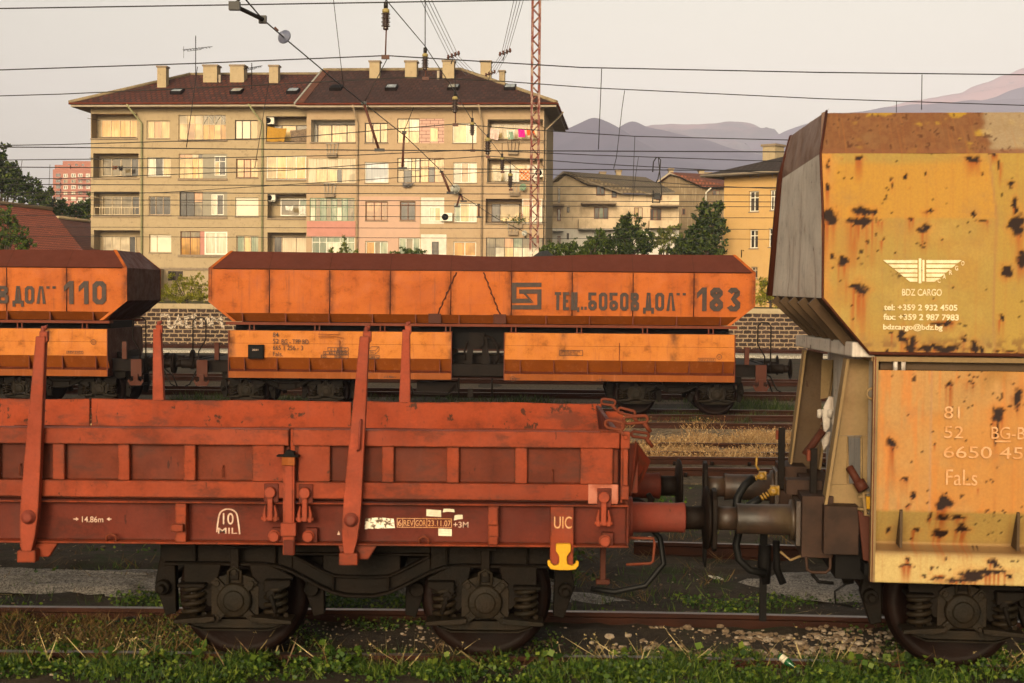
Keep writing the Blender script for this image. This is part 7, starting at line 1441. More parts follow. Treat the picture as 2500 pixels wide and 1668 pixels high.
rod('longest slanting rusty arm before the top floor windows', (888, 252), (925, 366), 21.8, 21.8, .042); rod('upright dark arm left of the pink block wall', (987, 324), (982, 411), 28.4, 28.4, .045); rod('slanting arm above the grey satellite dish', (1078, 420), (1098, 470), 34.6, 34.6, .055); rod('short left arm of the pair under the grey satellite dish', (1123, 476), (1115, 504), 41, 41, .05); rod('short right arm of the pair under the grey satellite dish', (1125, 476), (1131, 491), 41, 41, .05); rod('upright arm between the two lower satellite dishes', (1169, 500), (1169, 530), 48, 48, .05)
p, q = W(572, 14, 11), W(643, 48, 12); o = empty('span_clamp', 'black rod with clamps at both ends, top left of the blue disc', 'catenary fitting', p, 0); d = q - p; m = MB(); m.tube([(0, 0, 0), d], .035, 7); m.box(-.08, .09, -.05, .05, -.07, .06); m.box(d.x - .07, d.x + .05, d.y - .05, d.y + .05, d.z - .06, d.z + .06); m.tube([(-.02, 0, 0), (.10, 0, .12)], .02); m.build('clamp_rod', M['wire'], o)
p = W(694, 90, 14.2); o = empty('disc_insulator', 'round blue grey disc insulator on the slanting span wire', 'insulator', p, 0); m = MB(); m.lathe([(.03, -.10), (.07, -.06), (.125, -.02), (.13, .0), (.12, .02), (.06, .05), (.04, .12)], (0, 0, 0), (-.42, -.86, .28), 24); m.build('disc', M['bluedisc'], o); m = MB(); m.tube([(-.1, -.09, .08), (-.16, -.1, .14)], .03); m.build('disc_cap', M['rustrod'], o)
p = W(1112, 463, 39); o = empty('disc_insulator', 'pale round disc insulator on the span wire before the third floor', 'insulator', p, 0)
m = MB(); m.lathe([(.05, -.1), (.12, -.05), (.11, .03), (.05, .12)], (0, 0, 0), (-.7, -.7, .3), 16); m.build('disc', M['grille'], o)
for lab, pts, Y in [('thin dropper from the top edge to the roof right of the ridge step', [(813, -10), (838, 207)], 28.4), ('dropper with clamp down to the contact wire left of the twin peaks', [(1469, 168), (1461, 365)], 21.8), ('kinked dropper crossing the left mountain peak', [(1525, 221), (1519, 262), (1505, 385), (1498, 412)], 28.4), ('dropper before the right mountain slope', [(1550, 333), (1546, 430), (1545, 470)], 34.6), ('dropper above the yellow hopper roof on the right', [(2251, 182), (2250, 268)], 21.8), ('short dropper at the yellow hopper roof left of the longer one', [(2189, 246), (2188, 275)], 28.4), ('dropper by the far left trees', [(54, 392), (50, 418), (31, 497)], 41), ('thin dropper before the left wing of the block', [(482, 163), (455, 360)], 21.8), ('thin dropper slanting from the foot of the largest rusty rod to the span wire', [(947, 140), (890, 250)], 21.8), ('thin dropper before the amber glazed loggia', [(655, 206), (622, 410)], 28.4), ('dropper by the pink brick infill', [(1010, 262), (985, 324)], 28.4), ('thin dropper beside the far mountain foot', [(1559, 382), (1553, 420), (1545, 490)], 41), ('dropper crossing the farthest left block', [(122, 402), (118, 490)], 48)]: wire('dropper_wire', lab, 'wire', [(p_[0], p_[1], Y) for p_ in pts], .010, 'dropper wires')
for lab, px, py, Y in (('row of small insulators on the left telegraph bracket', 1107, 136, 50), ('row of small insulators on the upper right telegraph bracket', 1233, 129, 52), ('row of small insulators on the lower right telegraph bracket', 1197, 180, 64)):
    p = W(px, py, Y); o = empty('telegraph_bracket', lab, 'telegraph bracket', p, 0, 'telegraph brackets'); m = MB(); m.tube([(-.28, 0, -.10), (.28, 0, .10)], .03, 5); m.tube([(0, 0, -.05), (-.1, 0, -.35)], .02, 5); m.build('bracket_arm', M['wire'], o)
    for k in (-.22, -.07, .08, .22): m = MB(); m.lathe([(.02, -.1), (.055, -.06), (.04, 0), (.055, .05), (.03, .1)], (k, 0, k * .36 + .02), (0, 0, 1), 8); m.build('pin_insulator', M['rustrod'], o)
Y = 48; p = W(1607, 384, Y); o = empty('hanging_cable', 'looped black cable with a box hanging from a wire before the houses on the right', 'cable', p, 0)
def hp(a_, b_): q = W(*((1250 + a_ / 3.016), (200 + b_ / 3.016)), Y); return q - p
m = MB(); m.tube([hp(1036, 665), hp(1042, 590), hp(1060, 560), hp(1076, 555), hp(1095, 575), hp(1090, 640), hp(1075, 715), hp(1060, 745)], .025, 5); m.tube([hp(1078, 560), hp(1086, 640), hp(1092, 720), hp(1100, 790), hp(1100, 830)], .022, 5); m.build('cable_loop', M['wire'], o)
m = MB(); a_, b_ = hp(1045, 865), hp(1090, 820); m.box(a_.x, b_.x, -.15, .15, a_.z, b_.z); m.tube([hp(1040, 800), hp(1035, 890), hp(1085, 890), hp(1100, 830)], .03, 5); m.build('cable_box', M['wire'], o)
# ------------------------------------------------------------------ houses on the right, far block and red roof on the left
def z3(a_, b_): return (1250 + a_ / 3.016, 200 + b_ / 3.016)
def w3(a_, b_, Y): return W(*z3(a_, b_), Y)
ha = empty('house', 'beige three storey house with grey brown tiled roof and balconies, right of the apartment block', 'house', (0, 0, 0)); YH = 107
t = NT('two_tone_render'); s_ = t.new('ShaderNodeSeparateXYZ'); t.L(t.co(), s_.inputs[0]); nz = t.noise(.6, 6, .7); zsplit = w3(500, 1085, YH).z; cc = t.mix(t.rng(s_.outputs[2], zsplit - .05, zsplit + .05), (.56, .52, .46), t.mix(t.rng(nz, .4, .65), (.56, .43, .28), (.40, .30, .19))); cc = t.mix(t.rng(t.noise(1.2, 5, .7, t.co((3, 3, .4))), .55, .72, 0, .6), cc, (.17, .13, .09)); M['house'] = t.done(cc, .9)
def p2(a_, b_, Y): q = w3(a_, b_, Y); return (q.x, q.z)
m = MB(); m.prism([p2(285, 1330, YH), p2(1230, 1330, YH), p2(1230, 830, YH), p2(1020, 830, YH), p2(820, 824, YH), p2(720, 775, YH), p2(560, 765, YH), p2(375, 672, YH), p2(287, 745, YH)], YH, YH + 8); m.build('wall', M['house'], ha)
P1, P2 = w3(375, 658, YH - .6), w3(985, 702, YH + 7); e1, e2, e3, e4, e5 = w3(560, 757, YH - .7), w3(720, 766, YH - .7), w3(820, 818, YH - 1), w3(1022, 822, YH - 1), w3(1200, 808, YH + 2)
roof_plane(None, [P1, e3, e4], M['tile_grey'], 'roof', ha, .15); roof_plane(None, [P1, e4, P2], M['tile_grey'], 'roof', ha, .15); roof_plane(None, [P1, e1, e2], M['tile_grey'], 'roof', ha, .15); roof_plane(None, [P1, e2, e3], M['tile_grey'], 'roof', ha, .15); roof_plane(None, [P2, e4, e5], M['tile_grey'], 'roof', ha, .15); L0 = w3(280, 738, YH - .6); roof_plane(None, [P1, P2, P2 + Vector((-6, 1, -2.2)), L0 + Vector((0, 8, 0)), L0], M['tile_grey'], 'roof', ha, .15)
def boxp(mb, r, Y, d0, d1, mi=0): a_, b_ = w3(r[0], r[3], Y), w3(r[2], r[1], Y); mb.box(a_.x, b_.x, Y + d0, Y + d1, a_.z, b_.z, mi); return a_.x, a_.z, b_.x, b_.z
for r, c_, f, p in [((620, 770, 685, 838), [.5], 'brown', ('dark', 'dark')), ((733, 795, 772, 853), [], 'brown', ('dark',)), ((1058, 828, 1105, 872), [], 'brown', ('dark',)), ((603, 925, 710, 1012), [.35, .66], 'brown', ('dark', 'green', 'dark')), ((898, 925, 962, 1012), [.5], 'brown', ('cream', 'pale')), ((1017, 935, 1100, 1022), [.3, .6], 'brown', ('dark', 'olive', 'dark')), ((335, 780, 358, 895), [], 'old', ('dark',)), ((332, 935, 360, 1025), [], 'brown', ('dark',)), ((403, 922, 424, 963), [], 'dark', ('dark',)), ((402, 1115, 420, 1160), [], 'dark', ('dark',)), ((335, 1135, 358, 1200), [], 'brown', ('dark',)), ((605, 1108, 650, 1150), [.5], 'green', ('green', 'green')), ((920, 1110, 962, 1150), [.5], 'white', ('white', 'white'))]:
    q = [*p2(r[0], r[3], YH - .02), *p2(r[2], r[1], YH - .02)]; window(ha, q[0], q[1], q[2], q[3], YH - .06, c_, f, p, (), .06)
for r, d, nm in [((490, 1012, 765, 1085), 1.3, 'balcony'), ((283, 1030, 382, 1098), 1.2, 'balcony'), ((1012, 1022, 1230, 1075), 1.2, 'balcony')]: m = MB(); boxp(m, r, YH - d, 0, d - .03); m.build(nm, M['house'], ha)
for r, d in [((512, 888, 770, 898), 1.3), ((283, 900, 385, 914), 1.1), ((1030, 905, 1232, 918), 1.2)]: m = MB(); boxp(m, r, YH - d, 0, d - .02); m.build('canopy', M['sill'], ha)
def chim(par, r, Y): m = MB(); q = boxp(m, r, Y, 0, .9); m.box(q[0] - .07, q[2] + .07, Y - .07, Y + .97, q[3], q[3] + .13, 1); m.build('chimney', [M['chimney'], M['sill']], par)
chim(ha, (768, 660, 805, 740), YH + 5); chim(ha, (648, 672, 690, 700), YH + 7)
hb = empty('house', 'grey brown house with rust red roof and bare wall, half hidden by the yellow house', 'house', (0, 0, 0)); Y2 = 119
m = MB(); m.prism([p2(1055, 1330, Y2), p2(1570, 1330, Y2), p2(1570, 780, Y2), p2(1415, 778, Y2), p2(1162, 678, Y2), p2(1058, 745, Y2)], Y2, Y2 + 9); m.build('wall', paint('stained_render', (.20, .145, .085), (.13, .095, .055), spots=.8, streak=.7, dirt=(.30, .24, .16), rough=.9), hb)
Q1, Q2 = w3(1160, 664, Y2 - .6), w3(1640, 690, Y2 + 7); q1, q2 = w3(1412, 776, Y2 - .8), w3(1640, 778, Y2 - .8); roof_plane(None, [Q1, q1, q2], M['tile_rust'], 'roof', hb, .18); roof_plane(None, [Q1, q2, Q2], M['tile_rust'], 'roof', hb, .18); roof_plane(None, [Q1, Q2, Q2 + Vector((-4, 1, -2.5)), w3(1048, 748, Y2 + 8), w3(1046, 746, Y2 - .6)], M['tile_rust'], 'roof', hb, .18); chim(hb, (1378, 655, 1415, 710), Y2 + 4); chim(hb, (1155, 648, 1190, 690), Y2 + 5); chim(hb, (1420, 676, 1470, 700), Y2 + 6)
q = [*p2(1252, 980, Y2), *p2(1277, 933, Y2)]; window(hb, *q, Y2 - .06, [], 'brown', ('dark',), (), .06); q = [*p2(1475, 835, Y2), *p2(1530, 798, Y2)]; window(hb, *q, Y2 - .06, [.5], 'brown', ('dark', 'olive'), (), .06); m = MB(); a_ = w3(1430, 900, Y2); m.tube([w3(1465, 780, Y2 - .7), w3(1430, 815, Y2 - .1), w3(1428, 920, Y2 - .1)], .08, 6); m.build('downpipe', FRM['white'], hb)
YF_ = Frame((W(1766, 600, 83.6).x, 83.6, 0), -R(42)); hy = empty('house', 'tall yellow ochre house with dark tiled roof, partly hidden by the yellow hopper wagon', 'house', YF_.o, YF_.yaw)
def yl(a_, b_, y=0.0): q = YF_.hit(*z3(a_, b_), y=y); return q
M['ochrewall'] = paint('ochre_render', (.50, .31, .12), (.46, .27, .095), spots=.85, streak=.25, dirt=(.26, .16, .08), dirt_amt=.3, rough=.9); zE = yl(1560, 690).z; LY = 17; zY0 = 1.5
hl = []; wm = MB()
for r in [(1745, 805, 1818, 955), (1900, 797, 1945, 945), (1748, 1090, 1812, 1225), (1888, 1078, 1935, 1215), (1760, 1362, 1808, 1445), (1905, 1345, 1950, 1430)]: a_, b_ = yl(r[0], r[3]), yl(r[2], r[1]); hl.append([a_.x, (a_.z + yl(r[2], r[3]).z) / 2, b_.x, (b_.z + yl(r[0], r[1]).z) / 2])
for k in range(1, 4): hl += [[h_[0] + (hl[1][0] - hl[0][0]) * (k + 1), h_[1], h_[2] + (hl[1][0] - hl[0][0]) * (k + 1), h_[3]] for h_ in (hl[0], hl[2], hl[4])]
holes_wall(wm, 0, LY, zY0, zE, 0, hl); wm.add([(0, 0, zY0), (0, 9, zY0), (0, 9, zE), (0, 0, zE)], [(3, 2, 1, 0)]); wm.add([(LY, 0, zY0), (LY, 9, zY0), (LY, 9, zE), (LY, 0, zE)], [(0, 1, 2, 3)]); wm.add([(0, 9, zY0), (LY, 9, zY0), (LY, 9, zE), (0, 9, zE)], [(3, 2, 1, 0)])
for h_ in hl: reveal(wm, h_, 0, .2); window(hy, *h_, .12, [.5], 'white' if h_[3] > 6 else 'old', ('dark', 'dark'), (.68,), .06, sill=.1, top=('dark', 'olive'))
for a_ in (1785, 1950): q = yl(a_, 695); window(hy, q.x - .35, q.z - .12, q.x + .35, q.z + .35, -.03, [], 'old', ('dark',), (), .05, name='attic_vent')
wm.build('wall', M['ochrewall'], hy); zr = yl(2025, 512, 4.5).z; xr0 = 4.2; eo = -1.1
roof_plane(None, [(eo, eo, zE), (LY + 1, eo, zE), (LY - 3, 4.5, zr), (xr0, 4.5, zr)], M['tile_slate'], 'roof', hy, .16); roof_plane(None, [(eo, eo, zE), (xr0, 4.5, zr), (eo, 10.1, zE)], M['tile_slate'], 'roof', hy, .16); roof_plane(None, [(eo, 10.1, zE), (xr0, 4.5, zr), (LY - 3, 4.5, zr), (LY + 1, 10.1, zE)], M['tile_slate'], 'roof', hy, .16); m = MB(); m.tube([(eo, eo - .05, zE - .05), (LY + 1, eo - .05, zE - .05)], .08, 6); m.build('gutter', M['soffit'], hy)
a_, b_ = yl(1845, 560, 3.5), yl(1990, 445, 3.5); m = MB(); m.box(a_.x, b_.x - (b_.x - a_.x) * .35, 3.5, 4.6, a_.z - .8, b_.z - .2); m.box(a_.x - .1, b_.x - (b_.x - a_.x) * .35 + .1, 3.4, 4.7, b_.z - .2, b_.z - .05, 1); m.build('chimney', [M['chimney'], M['sill']], hy)
# far pink block and the long tiled roof at the left
def z1(a_, b_): return (a_ / 4.613, 300 + b_ / 4.613)
YP = 560; fp = empty('apartment_block', 'distant eight storey pinkish brick block at the far left, under the sky', 'building', (0, 0, 0))
def f1(a_, b_, Y=YP): q = W(*z1(a_, b_), Y); return q.x, q.z
M['brickpink'] = paint('pink_brick', (.36, .15, .105), (.29, .115, .08), spots=.8, streak=.2, rough=.9, dirt_amt=.3); m = MB()
def fb(r, d0=0, d1=14, mi=0): (x0, z0), (x1, z1_) = f1(r[0], r[3]), f1(r[2], r[1]); m.box(x0, x1, YP + d0, YP + d1, z0, z1_, mi)
fb((600, 470, 770, 1100), 2, 16); fb((680, 425, 1060, 520), 3, 14); fb((560, 515, 612, 1100), 4, 16); fb((770, 520, 1100, 1100), 1, 16); m.build('wall', M['brickpink'], fp)
for k, yz in enumerate((570, 635, 703, 768, 835, 900)):
    for xz, w_ in ((697, 48), (793, 52), (872, 48), (960, 46)):
        (x0, z0), (x1, z1_) = f1(xz, yz + 42), f1(xz + w_, yz); yy = YP + (1.9 if xz < 770 else .9); window(fp, x0, z0, x1, z1_, yy, [.5], 'old' if k % 2 else 'white', ('dark', 'olive') if not (k == 3 and xz < 860) and not (k == 4 and xz > 680) else ('shutter', 'shutter'), (), .22)
    m = MB(); (x0, z0), (x1, z1_) = f1(868, yz + 66), f1(1040, yz + 44); m.box(x0, x1, YP - .3, YP + .9, z0, z1_); (x0, z0), (x1, z1_) = f1(608, yz + 62), f1(668, yz + 36); m.box(x0, x1, YP + .8, YP + 1.9, z0, z1_); m.build('balcony', M['whitewall'] if k == 4 else M['brickpink'], fp); m = MB(); (x0, z0), (x1, z1_) = f1(612, yz + 36), f1(664, yz - 2); m.box(x0, x1, YP + 1.9, YP + 1.99, z0, z1_); m.build('loggia_shade_sheet', G['dark'], fp)  # dark sheet on the wall stands for the shade inside each loggia
for xz in (740, 822, 895): m = MB(); (x0, z0), (x1, z1_) = f1(xz, 478), f1(xz + 26, 455); m.box(x0, x1, YP + 2.9, YP + 2.99, z0, z1_); m.build('attic_shade_sheet', G['dark'], fp)  # dark sheets stand for the shade inside the attic openings
rl = empty('long_shed', 'long low building with bright red tiled roof at the left, behind the hopper wagons', 'building', (0, 0, 0)); A0, A1 = W(-260, 470, 74.2), W(126, 514, 92); K = W(226, 640, 80); E0 = K + (A0 - A1) * 1.2; E1 = K
roof_plane(None, [E0, K, A1, A0], M['tile_new'], 'roof', rl, .2); B0, B1 = W(140, 533, 99), W(320, 558, 116.4); roof_plane(None, [B0, B1, B1 + (K - A1) * .9, B0 + (K - A1) * .9], M['tile_rust'], 'roof', rl, .2)
m = MB(); m.tube([A0 + Vector((0, 0, .1)), A1 + Vector((0, 0, .1)), K + Vector((0, 0, .12))][:2], .16, 6); m.tube([B0 + Vector((0, 0, .1)), B1 + Vector((0, 0, .1))], .14, 6); m.build('ridge_tiles', M['chimney'], rl); m = MB(); q = Vector((1.2, 5, 0)); m.prism([(p_.x, p_.y) for p_ in (E0 + q, K + q, K + q + Vector((0, 14, 0)), E0 + q + Vector((0, 14, 0)))], 1.5, K.z - .2, 'z'); m.build('wall', M['plaster'], rl)
# ------------------------------------------------------------------ trees and bushes
def at(px, py, Y): return W(px, py, Y)
def lobes_px(b, L, Y):
    out = []
    for (px, py, rx, rz) in L: q = W(px, py, Y); k = (Y - CAM.y) / F; out.append(((q.x - b.x, rng.uniform(-.25, .25) * rx * k, q.z - b.z), (rx * k, max(rx, rz) * k * .8, rz * k)))
    return out
def tree_px(name, label, cat, bx, by, Y, L, n, leaf, mat, th=None, group=None, tr=.2, **kw):
    b = W(bx, by, Y); b.z = min(b.z, 2.1); ls = lobes_px(b, L, Y); zm = min(c[2] for c, r in ls); return tree(name, label, cat, b, th or max(.4, zm * .8), ls, n, leaf, mat, group, tr, **kw)
GT = 'trees between the houses and the tracks'
tree_px('broadleaf_tree', 'dark pointed bushy tree before the beige house', 'tree', 1525, 640, 82, [(1500, 612, 40, 30), (1545, 605, 40, 36), (1515, 575, 26, 30), (1540, 548, 22, 26), (1480, 592, 24, 20), (1527, 538, 12, 18), (1562, 575, 20, 24), (1575, 600, 20, 28), (1450, 605, 26, 22)], 9000, .24, LEAF['dark'], group=GT)
tree_px('broadleaf_tree', 'thin light green tree with gaps, between the two dark trees', 'tree', 1628, 640, 84, [(1605, 575, 24, 24), (1640, 572, 26, 26), (1625, 590, 36, 24), (1650, 600, 20, 24), (1600, 602, 20, 20)], 2300, .20, LEAF['light'], group=GT, tr=.12)
tree_px('broadleaf_tree', 'large dark tree against the yellow house', 'tree', 1720, 650, 80, [(1735, 520, 30, 26), (1745, 560, 30, 36), (1700, 575, 28, 26), (1722, 540, 26, 30), (1690, 605, 40, 26), (1740, 610, 34, 34), (1755, 505, 12, 14), (1665, 598, 20, 22), (1652, 615, 18, 18)], 9500, .25, LEAF['dark'], group=GT)
tree_px('shrub', 'low leafy shrub at the foot of the lattice mast', 'shrub', 1365, 640, 70, [(1335, 618, 22, 14), (1370, 612, 30, 16), (1405, 610, 20, 16), (1340, 600, 8, 14), (1402, 592, 7, 8)], 3200, .16, LEAF['mid'], group='shrubs'); tree_px('shrub', 'bright shrub left of the dark pointed tree', 'shrub', 1440, 640, 74, [(1440, 610, 24, 20), (1460, 590, 18, 18), (1468, 570, 12, 14), (1425, 618, 14, 12)], 2600, .16, LEAF['mid'], group='shrubs')
tree_px('shrub', 'young shrub in front of the green glazed ground floor loggia', 'shrub', 838, 650, 76, [(838, 608, 12, 20), (842, 588, 7, 12), (868, 614, 10, 6), (808, 612, 8, 10), (820, 620, 24, 8)], 700, .15, LEAF['light'], group='shrubs', tr=.05); tree_px('shrub', 'wide thin shrub tips below the white ground floor wall', 'shrub', 990, 650, 76, [(1000, 617, 26, 8), (965, 618, 16, 6), (1022, 616, 16, 6), (990, 608, 12, 6)], 800, .15, LEAF['mid'], group='shrubs', tr=.05)
tree_px('shrub', 'yellow green bush on top of the wall between the two orange hoppers', 'shrub', 455, 745, 63.5, [(430, 710, 26, 22), (470, 705, 30, 26), (500, 712, 24, 20), (440, 685, 22, 18), (420, 672, 10, 14), (478, 682, 18, 14), (510, 690, 10, 12), (400, 712, 22, 22), (450, 728, 60, 10)], 7000, .12, LEAF['yellow'], th=.3, group='bushes on the wall', tr=.08, w=.35); tree_px('shrub', 'yellow green bush on top of the wall beside the yellow hopper wagon', 'shrub', 1880, 750, 63.5, [(1866, 715, 26, 26), (1895, 722, 26, 24), (1860, 690, 18, 14), (1850, 735, 20, 14), (1910, 735, 24, 16), (1925, 728, 18, 14)], 5500, .12, LEAF['yellow'], th=.3, group='bushes on the wall', tr=.08, w=.35)
tree_px('broadleaf_tree', 'huge dark tree mass at the left picture edge', 'tree', 0, 560, 118, [(-30, 430, 60, 60), (20, 440, 46, 44), (-10, 380, 26, 34), (55, 460, 40, 36), (10, 362, 10, 12), (85, 478, 36, 28), (40, 430, 22, 18), (110, 492, 30, 22), (8, 400, 14, 14)], 11000, .34, LEAF['dark'], group='trees at the left', tr=.4); tree_px('broadleaf_tree', 'low round dark tree below the distant pink block', 'tree', 175, 560, 124, [(170, 522, 36, 20), (205, 520, 26, 24), (135, 505, 26, 22), (215, 495, 12, 18)], 4500, .30, LEAF['mid'], group='trees at the left', tr=.3); tree_px('broadleaf_tree', 'nearer small tree before the red tiled roof at the left edge', 'tree', 15, 660, 66, [(8, 540, 20, 30), (35, 575, 28, 24), (0, 590, 30, 30), (60, 598, 26, 18), (20, 515, 7, 16), (30, 545, 14, 18), (70, 606, 20, 12)], 5000, .16, LEAF['mid'], group='trees at the left', tr=.15)
C = np.array([[0, 0, .1]]) + rng.normal(size=(160, 3)) * np.array([.42, .15, .20]); quads_mesh('foliage', leaf_quads(C, rng.uniform(.1, .2, 160)), LEAF['mid'], pl); m = MB(); m.box(-.5, .5, -.12, .12, -.42, -.1); m.build('planter', M['sill'], pl); m = MB()
for k in range(5): m.lathe([(.01, 0), (.06, .03), (.01, .06)], (.45 + .08 * random.random(), -.15, .2 + .1 * k), (0, 0, 1), 6)
m.build('flower', plain('red_flower', (.4, .03, .02)), pl)
# ------------------------------------------------------------------ mountains
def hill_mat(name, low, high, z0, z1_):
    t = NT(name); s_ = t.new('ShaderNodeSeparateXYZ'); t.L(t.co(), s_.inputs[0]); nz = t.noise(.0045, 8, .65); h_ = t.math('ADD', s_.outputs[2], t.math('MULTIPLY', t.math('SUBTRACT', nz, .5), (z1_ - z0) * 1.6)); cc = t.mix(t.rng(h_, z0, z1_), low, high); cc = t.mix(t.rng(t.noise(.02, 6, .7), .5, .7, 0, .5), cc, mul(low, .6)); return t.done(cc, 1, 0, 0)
def mountain(name, pts, D, Lf, mat, seed, rough=.16):
    P = sorted((W(a_, b_, D).x, W(a_, b_, D).z) for a_, b_ in pts); X = np.array([p[0] for p in P]); Z = np.array([p[1] for p in P]); n, k = 170, 46; xs = np.linspace(X[0], X[-1], n); zr_ = np.interp(xs, X, Z); zr_ = np.convolve(np.pad(zr_, 3, 'edge'), [1, 2, 3, 4, 3, 2, 1], 'valid') / 16
    vs = []; hm = Z.max()
    for j in range(-4, k):
        s_ = j / (k - 1)
        for i in range(n):
            y = D - s_ * Lf; nz = mn.ridged_multi_fractal(Vector((xs[i] / 620 + seed, y / 620, seed)), .9, 2.1, 6, 1.0, 2.0) - .9; e = min(1, abs(s_) * 5)
            z = zr_[i] * max(0, 1 - max(0, s_)) ** 1.15 * (1 if s_ >= 0 else 1 + s_ * 1.2) + nz * rough * hm * e * (1 - abs(s_)) + (mn.noise(Vector((xs[i] / 60, seed, y / 60))) * hm * .008); vs.append((xs[i], y, max(-5, z)))
    kk = k + 4; m = MB(); m.add(vs, [(j * n + i, (j + 1) * n + i, (j + 1) * n + i + 1, j * n + i + 1) for j in range(kk - 1) for i in range(n - 1)], 0, True); return m.build(name, mat, kind='structure')
hm1 = hill_mat('haze_tinted_forest', (.022, .020, .058), (.060, .042, .082), 250, 420); hm2 = hill_mat('sun_tinted_alpine', (.045, .042, .055), (.34, .165, .15), 480, 760)  # haze blue and sunlit pink are tinted into the slope colours
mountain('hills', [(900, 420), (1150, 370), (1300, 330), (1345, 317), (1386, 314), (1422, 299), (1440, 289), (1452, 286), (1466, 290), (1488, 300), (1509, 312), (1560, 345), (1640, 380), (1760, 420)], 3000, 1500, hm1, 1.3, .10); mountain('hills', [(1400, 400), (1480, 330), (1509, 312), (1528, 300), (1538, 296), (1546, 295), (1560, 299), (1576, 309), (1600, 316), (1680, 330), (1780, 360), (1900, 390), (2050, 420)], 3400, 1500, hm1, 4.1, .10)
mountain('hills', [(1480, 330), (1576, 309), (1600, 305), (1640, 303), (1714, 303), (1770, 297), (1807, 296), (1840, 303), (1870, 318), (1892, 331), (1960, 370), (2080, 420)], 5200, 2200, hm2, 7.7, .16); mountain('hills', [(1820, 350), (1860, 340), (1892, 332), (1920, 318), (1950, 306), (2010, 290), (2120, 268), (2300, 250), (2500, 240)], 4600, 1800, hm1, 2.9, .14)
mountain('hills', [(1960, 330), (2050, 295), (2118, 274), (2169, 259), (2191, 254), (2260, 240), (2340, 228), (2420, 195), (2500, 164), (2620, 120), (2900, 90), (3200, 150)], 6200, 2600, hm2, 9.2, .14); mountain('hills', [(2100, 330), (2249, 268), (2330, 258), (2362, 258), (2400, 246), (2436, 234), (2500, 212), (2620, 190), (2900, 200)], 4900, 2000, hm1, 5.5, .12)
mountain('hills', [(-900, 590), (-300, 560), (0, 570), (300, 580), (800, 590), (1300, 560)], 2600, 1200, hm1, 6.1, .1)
# ------------------------------------------------------------------ grass, weeds, stones
def gz(x, y): return np.array([ground_z(a, b) for a, b in zip(x, y)])
def gnoise(x, y, s, seed): return vnoise(x + 50, y + 50, s, seed, 4)
def leaves_at(x, y, z, per, r, L, h, wd=.75):
    n = len(x); C = np.repeat(np.stack([x, y, z], 1), per, 0); off = rng.normal(size=(n * per, 3)) * r; off[:, 2] = np.abs(rng.uniform(0, 1, n * per)) * np.repeat(h, per) if np.ndim(h) else rng.uniform(0, h, n * per); D = rng.normal(size=(n * per, 3)) * np.array([1, 1, .35]) + np.array([0, 0, .25]); return leaf_quads(C + off, rng.uniform(.5, 1.6, n * per) * L, wd, 0, D)
def blades_at(x, y, z, per, h, w, lean=.35, r=.02):
    n = len(x) * per; B = np.repeat(np.stack([x, y, z], 1), per, 0) + rng.normal(size=(n, 3)) * np.array([r, r, 0]); H = (np.repeat(h, per) if np.ndim(h) else np.full(n, h)) * rng.uniform(.5, 1.2, n); a = rng.uniform(0, 2 * np.pi, n); d = np.stack([np.cos(a), np.sin(a), np.zeros(n)], 1); b = rng.uniform(0, 2 * np.pi, n); s = np.stack([np.cos(b), np.sin(b), np.zeros(n)], 1) * (w * rng.uniform(.6, 1.3, n))[:, None]; l1 = d * (H * lean * .35 * rng.uniform(.2, 1.5, n))[:, None]; l2 = d * (H * lean * rng.uniform(.3, 1.8, n))[:, None]; up = np.array([0, 0, 1]) * H[:, None]
    T = l2 + up; return np.stack([B - s, B + s, B + T * .55 + l1 * .12 + s * .8, B + T], 1)
def scatter(x0, x1, y0, y1, n, dens, seed):
    x = rng.uniform(x0, x1, n); y = rng.uniform(y0, y1, n); k = dens(x, y) > rng.uniform(0, 1, n); return x[k], y[k]
# green weeds along the near rail and behind it
def d_front(x, y): e = sst(gnoise(x, y, 1.3, 60), .30, .52); return e * sst(-y, .35, .62) * (.12 + .88 * sst(gnoise(x, y, 4, 61), .42, .6))
x, y = scatter(-5.5, 6.5, -3.2, -1.4, 6000, d_front, 1); xq, yq = scatter(-4.8, 5.2, -1.4, -.5, 15000, lambda x, y: np.maximum(d_front(x, y), .10 * sst(-y, .5, .75)), 1); x = np.concatenate([x, xq]); y = np.concatenate([y, yq]); bq = WF.hit(1920, 1650, y=-.93); k = (np.abs(x - bq.x) > .17) | (y < -1.3) | (y > -.72); x, y = x[k], y[k]; z = gz(x, y); big = gnoise(x, y, 2.2, 62); V = [leaves_at(x, y, z, 5, .032, .024 + .014 * np.repeat(gnoise(x, y, 6, 90)[:, None], 5, 1).reshape(-1) , .012 + .115 * sst(big, .35, .75))]
x2, y2 = scatter(-5.5, 6.5, -.6, .75, 5200, lambda x, y: sst(gnoise(x, y, 1.1, 63), .48, .62) * .9, 1); V.append(leaves_at(x2, y2, gz(x2, y2), 5, .030, .022, .05))
x3, y3 = scatter(-6, 7, .85, 1.75, 5200, lambda x, y: sst(gnoise(x, y, 1.0, 64), .44, .58) * .9, 1); V.append(leaves_at(x3, y3, gz(x3, y3), 5, .035, .028, .08))
x4, y4 = scatter(-7, 8, 2.4, 9.5, 4200, lambda x, y: sst(gnoise(x, y, .6, 65), .52, .62) * .8, 1); V.append(leaves_at(x4, y4, gz(x4, y4), 5, .06, .045, .08))
xa, ya = rng.uniform(-4.2, 5, 46), rng.uniform(-1.15, -.6, 46); V.append(leaves_at(xa, ya, gz(xa, ya) + .03, 14, .045, .052, .11, .95))
quads_mesh('weeds', np.concatenate(V), LEAF['weed'])['kind'] = 'stuff'
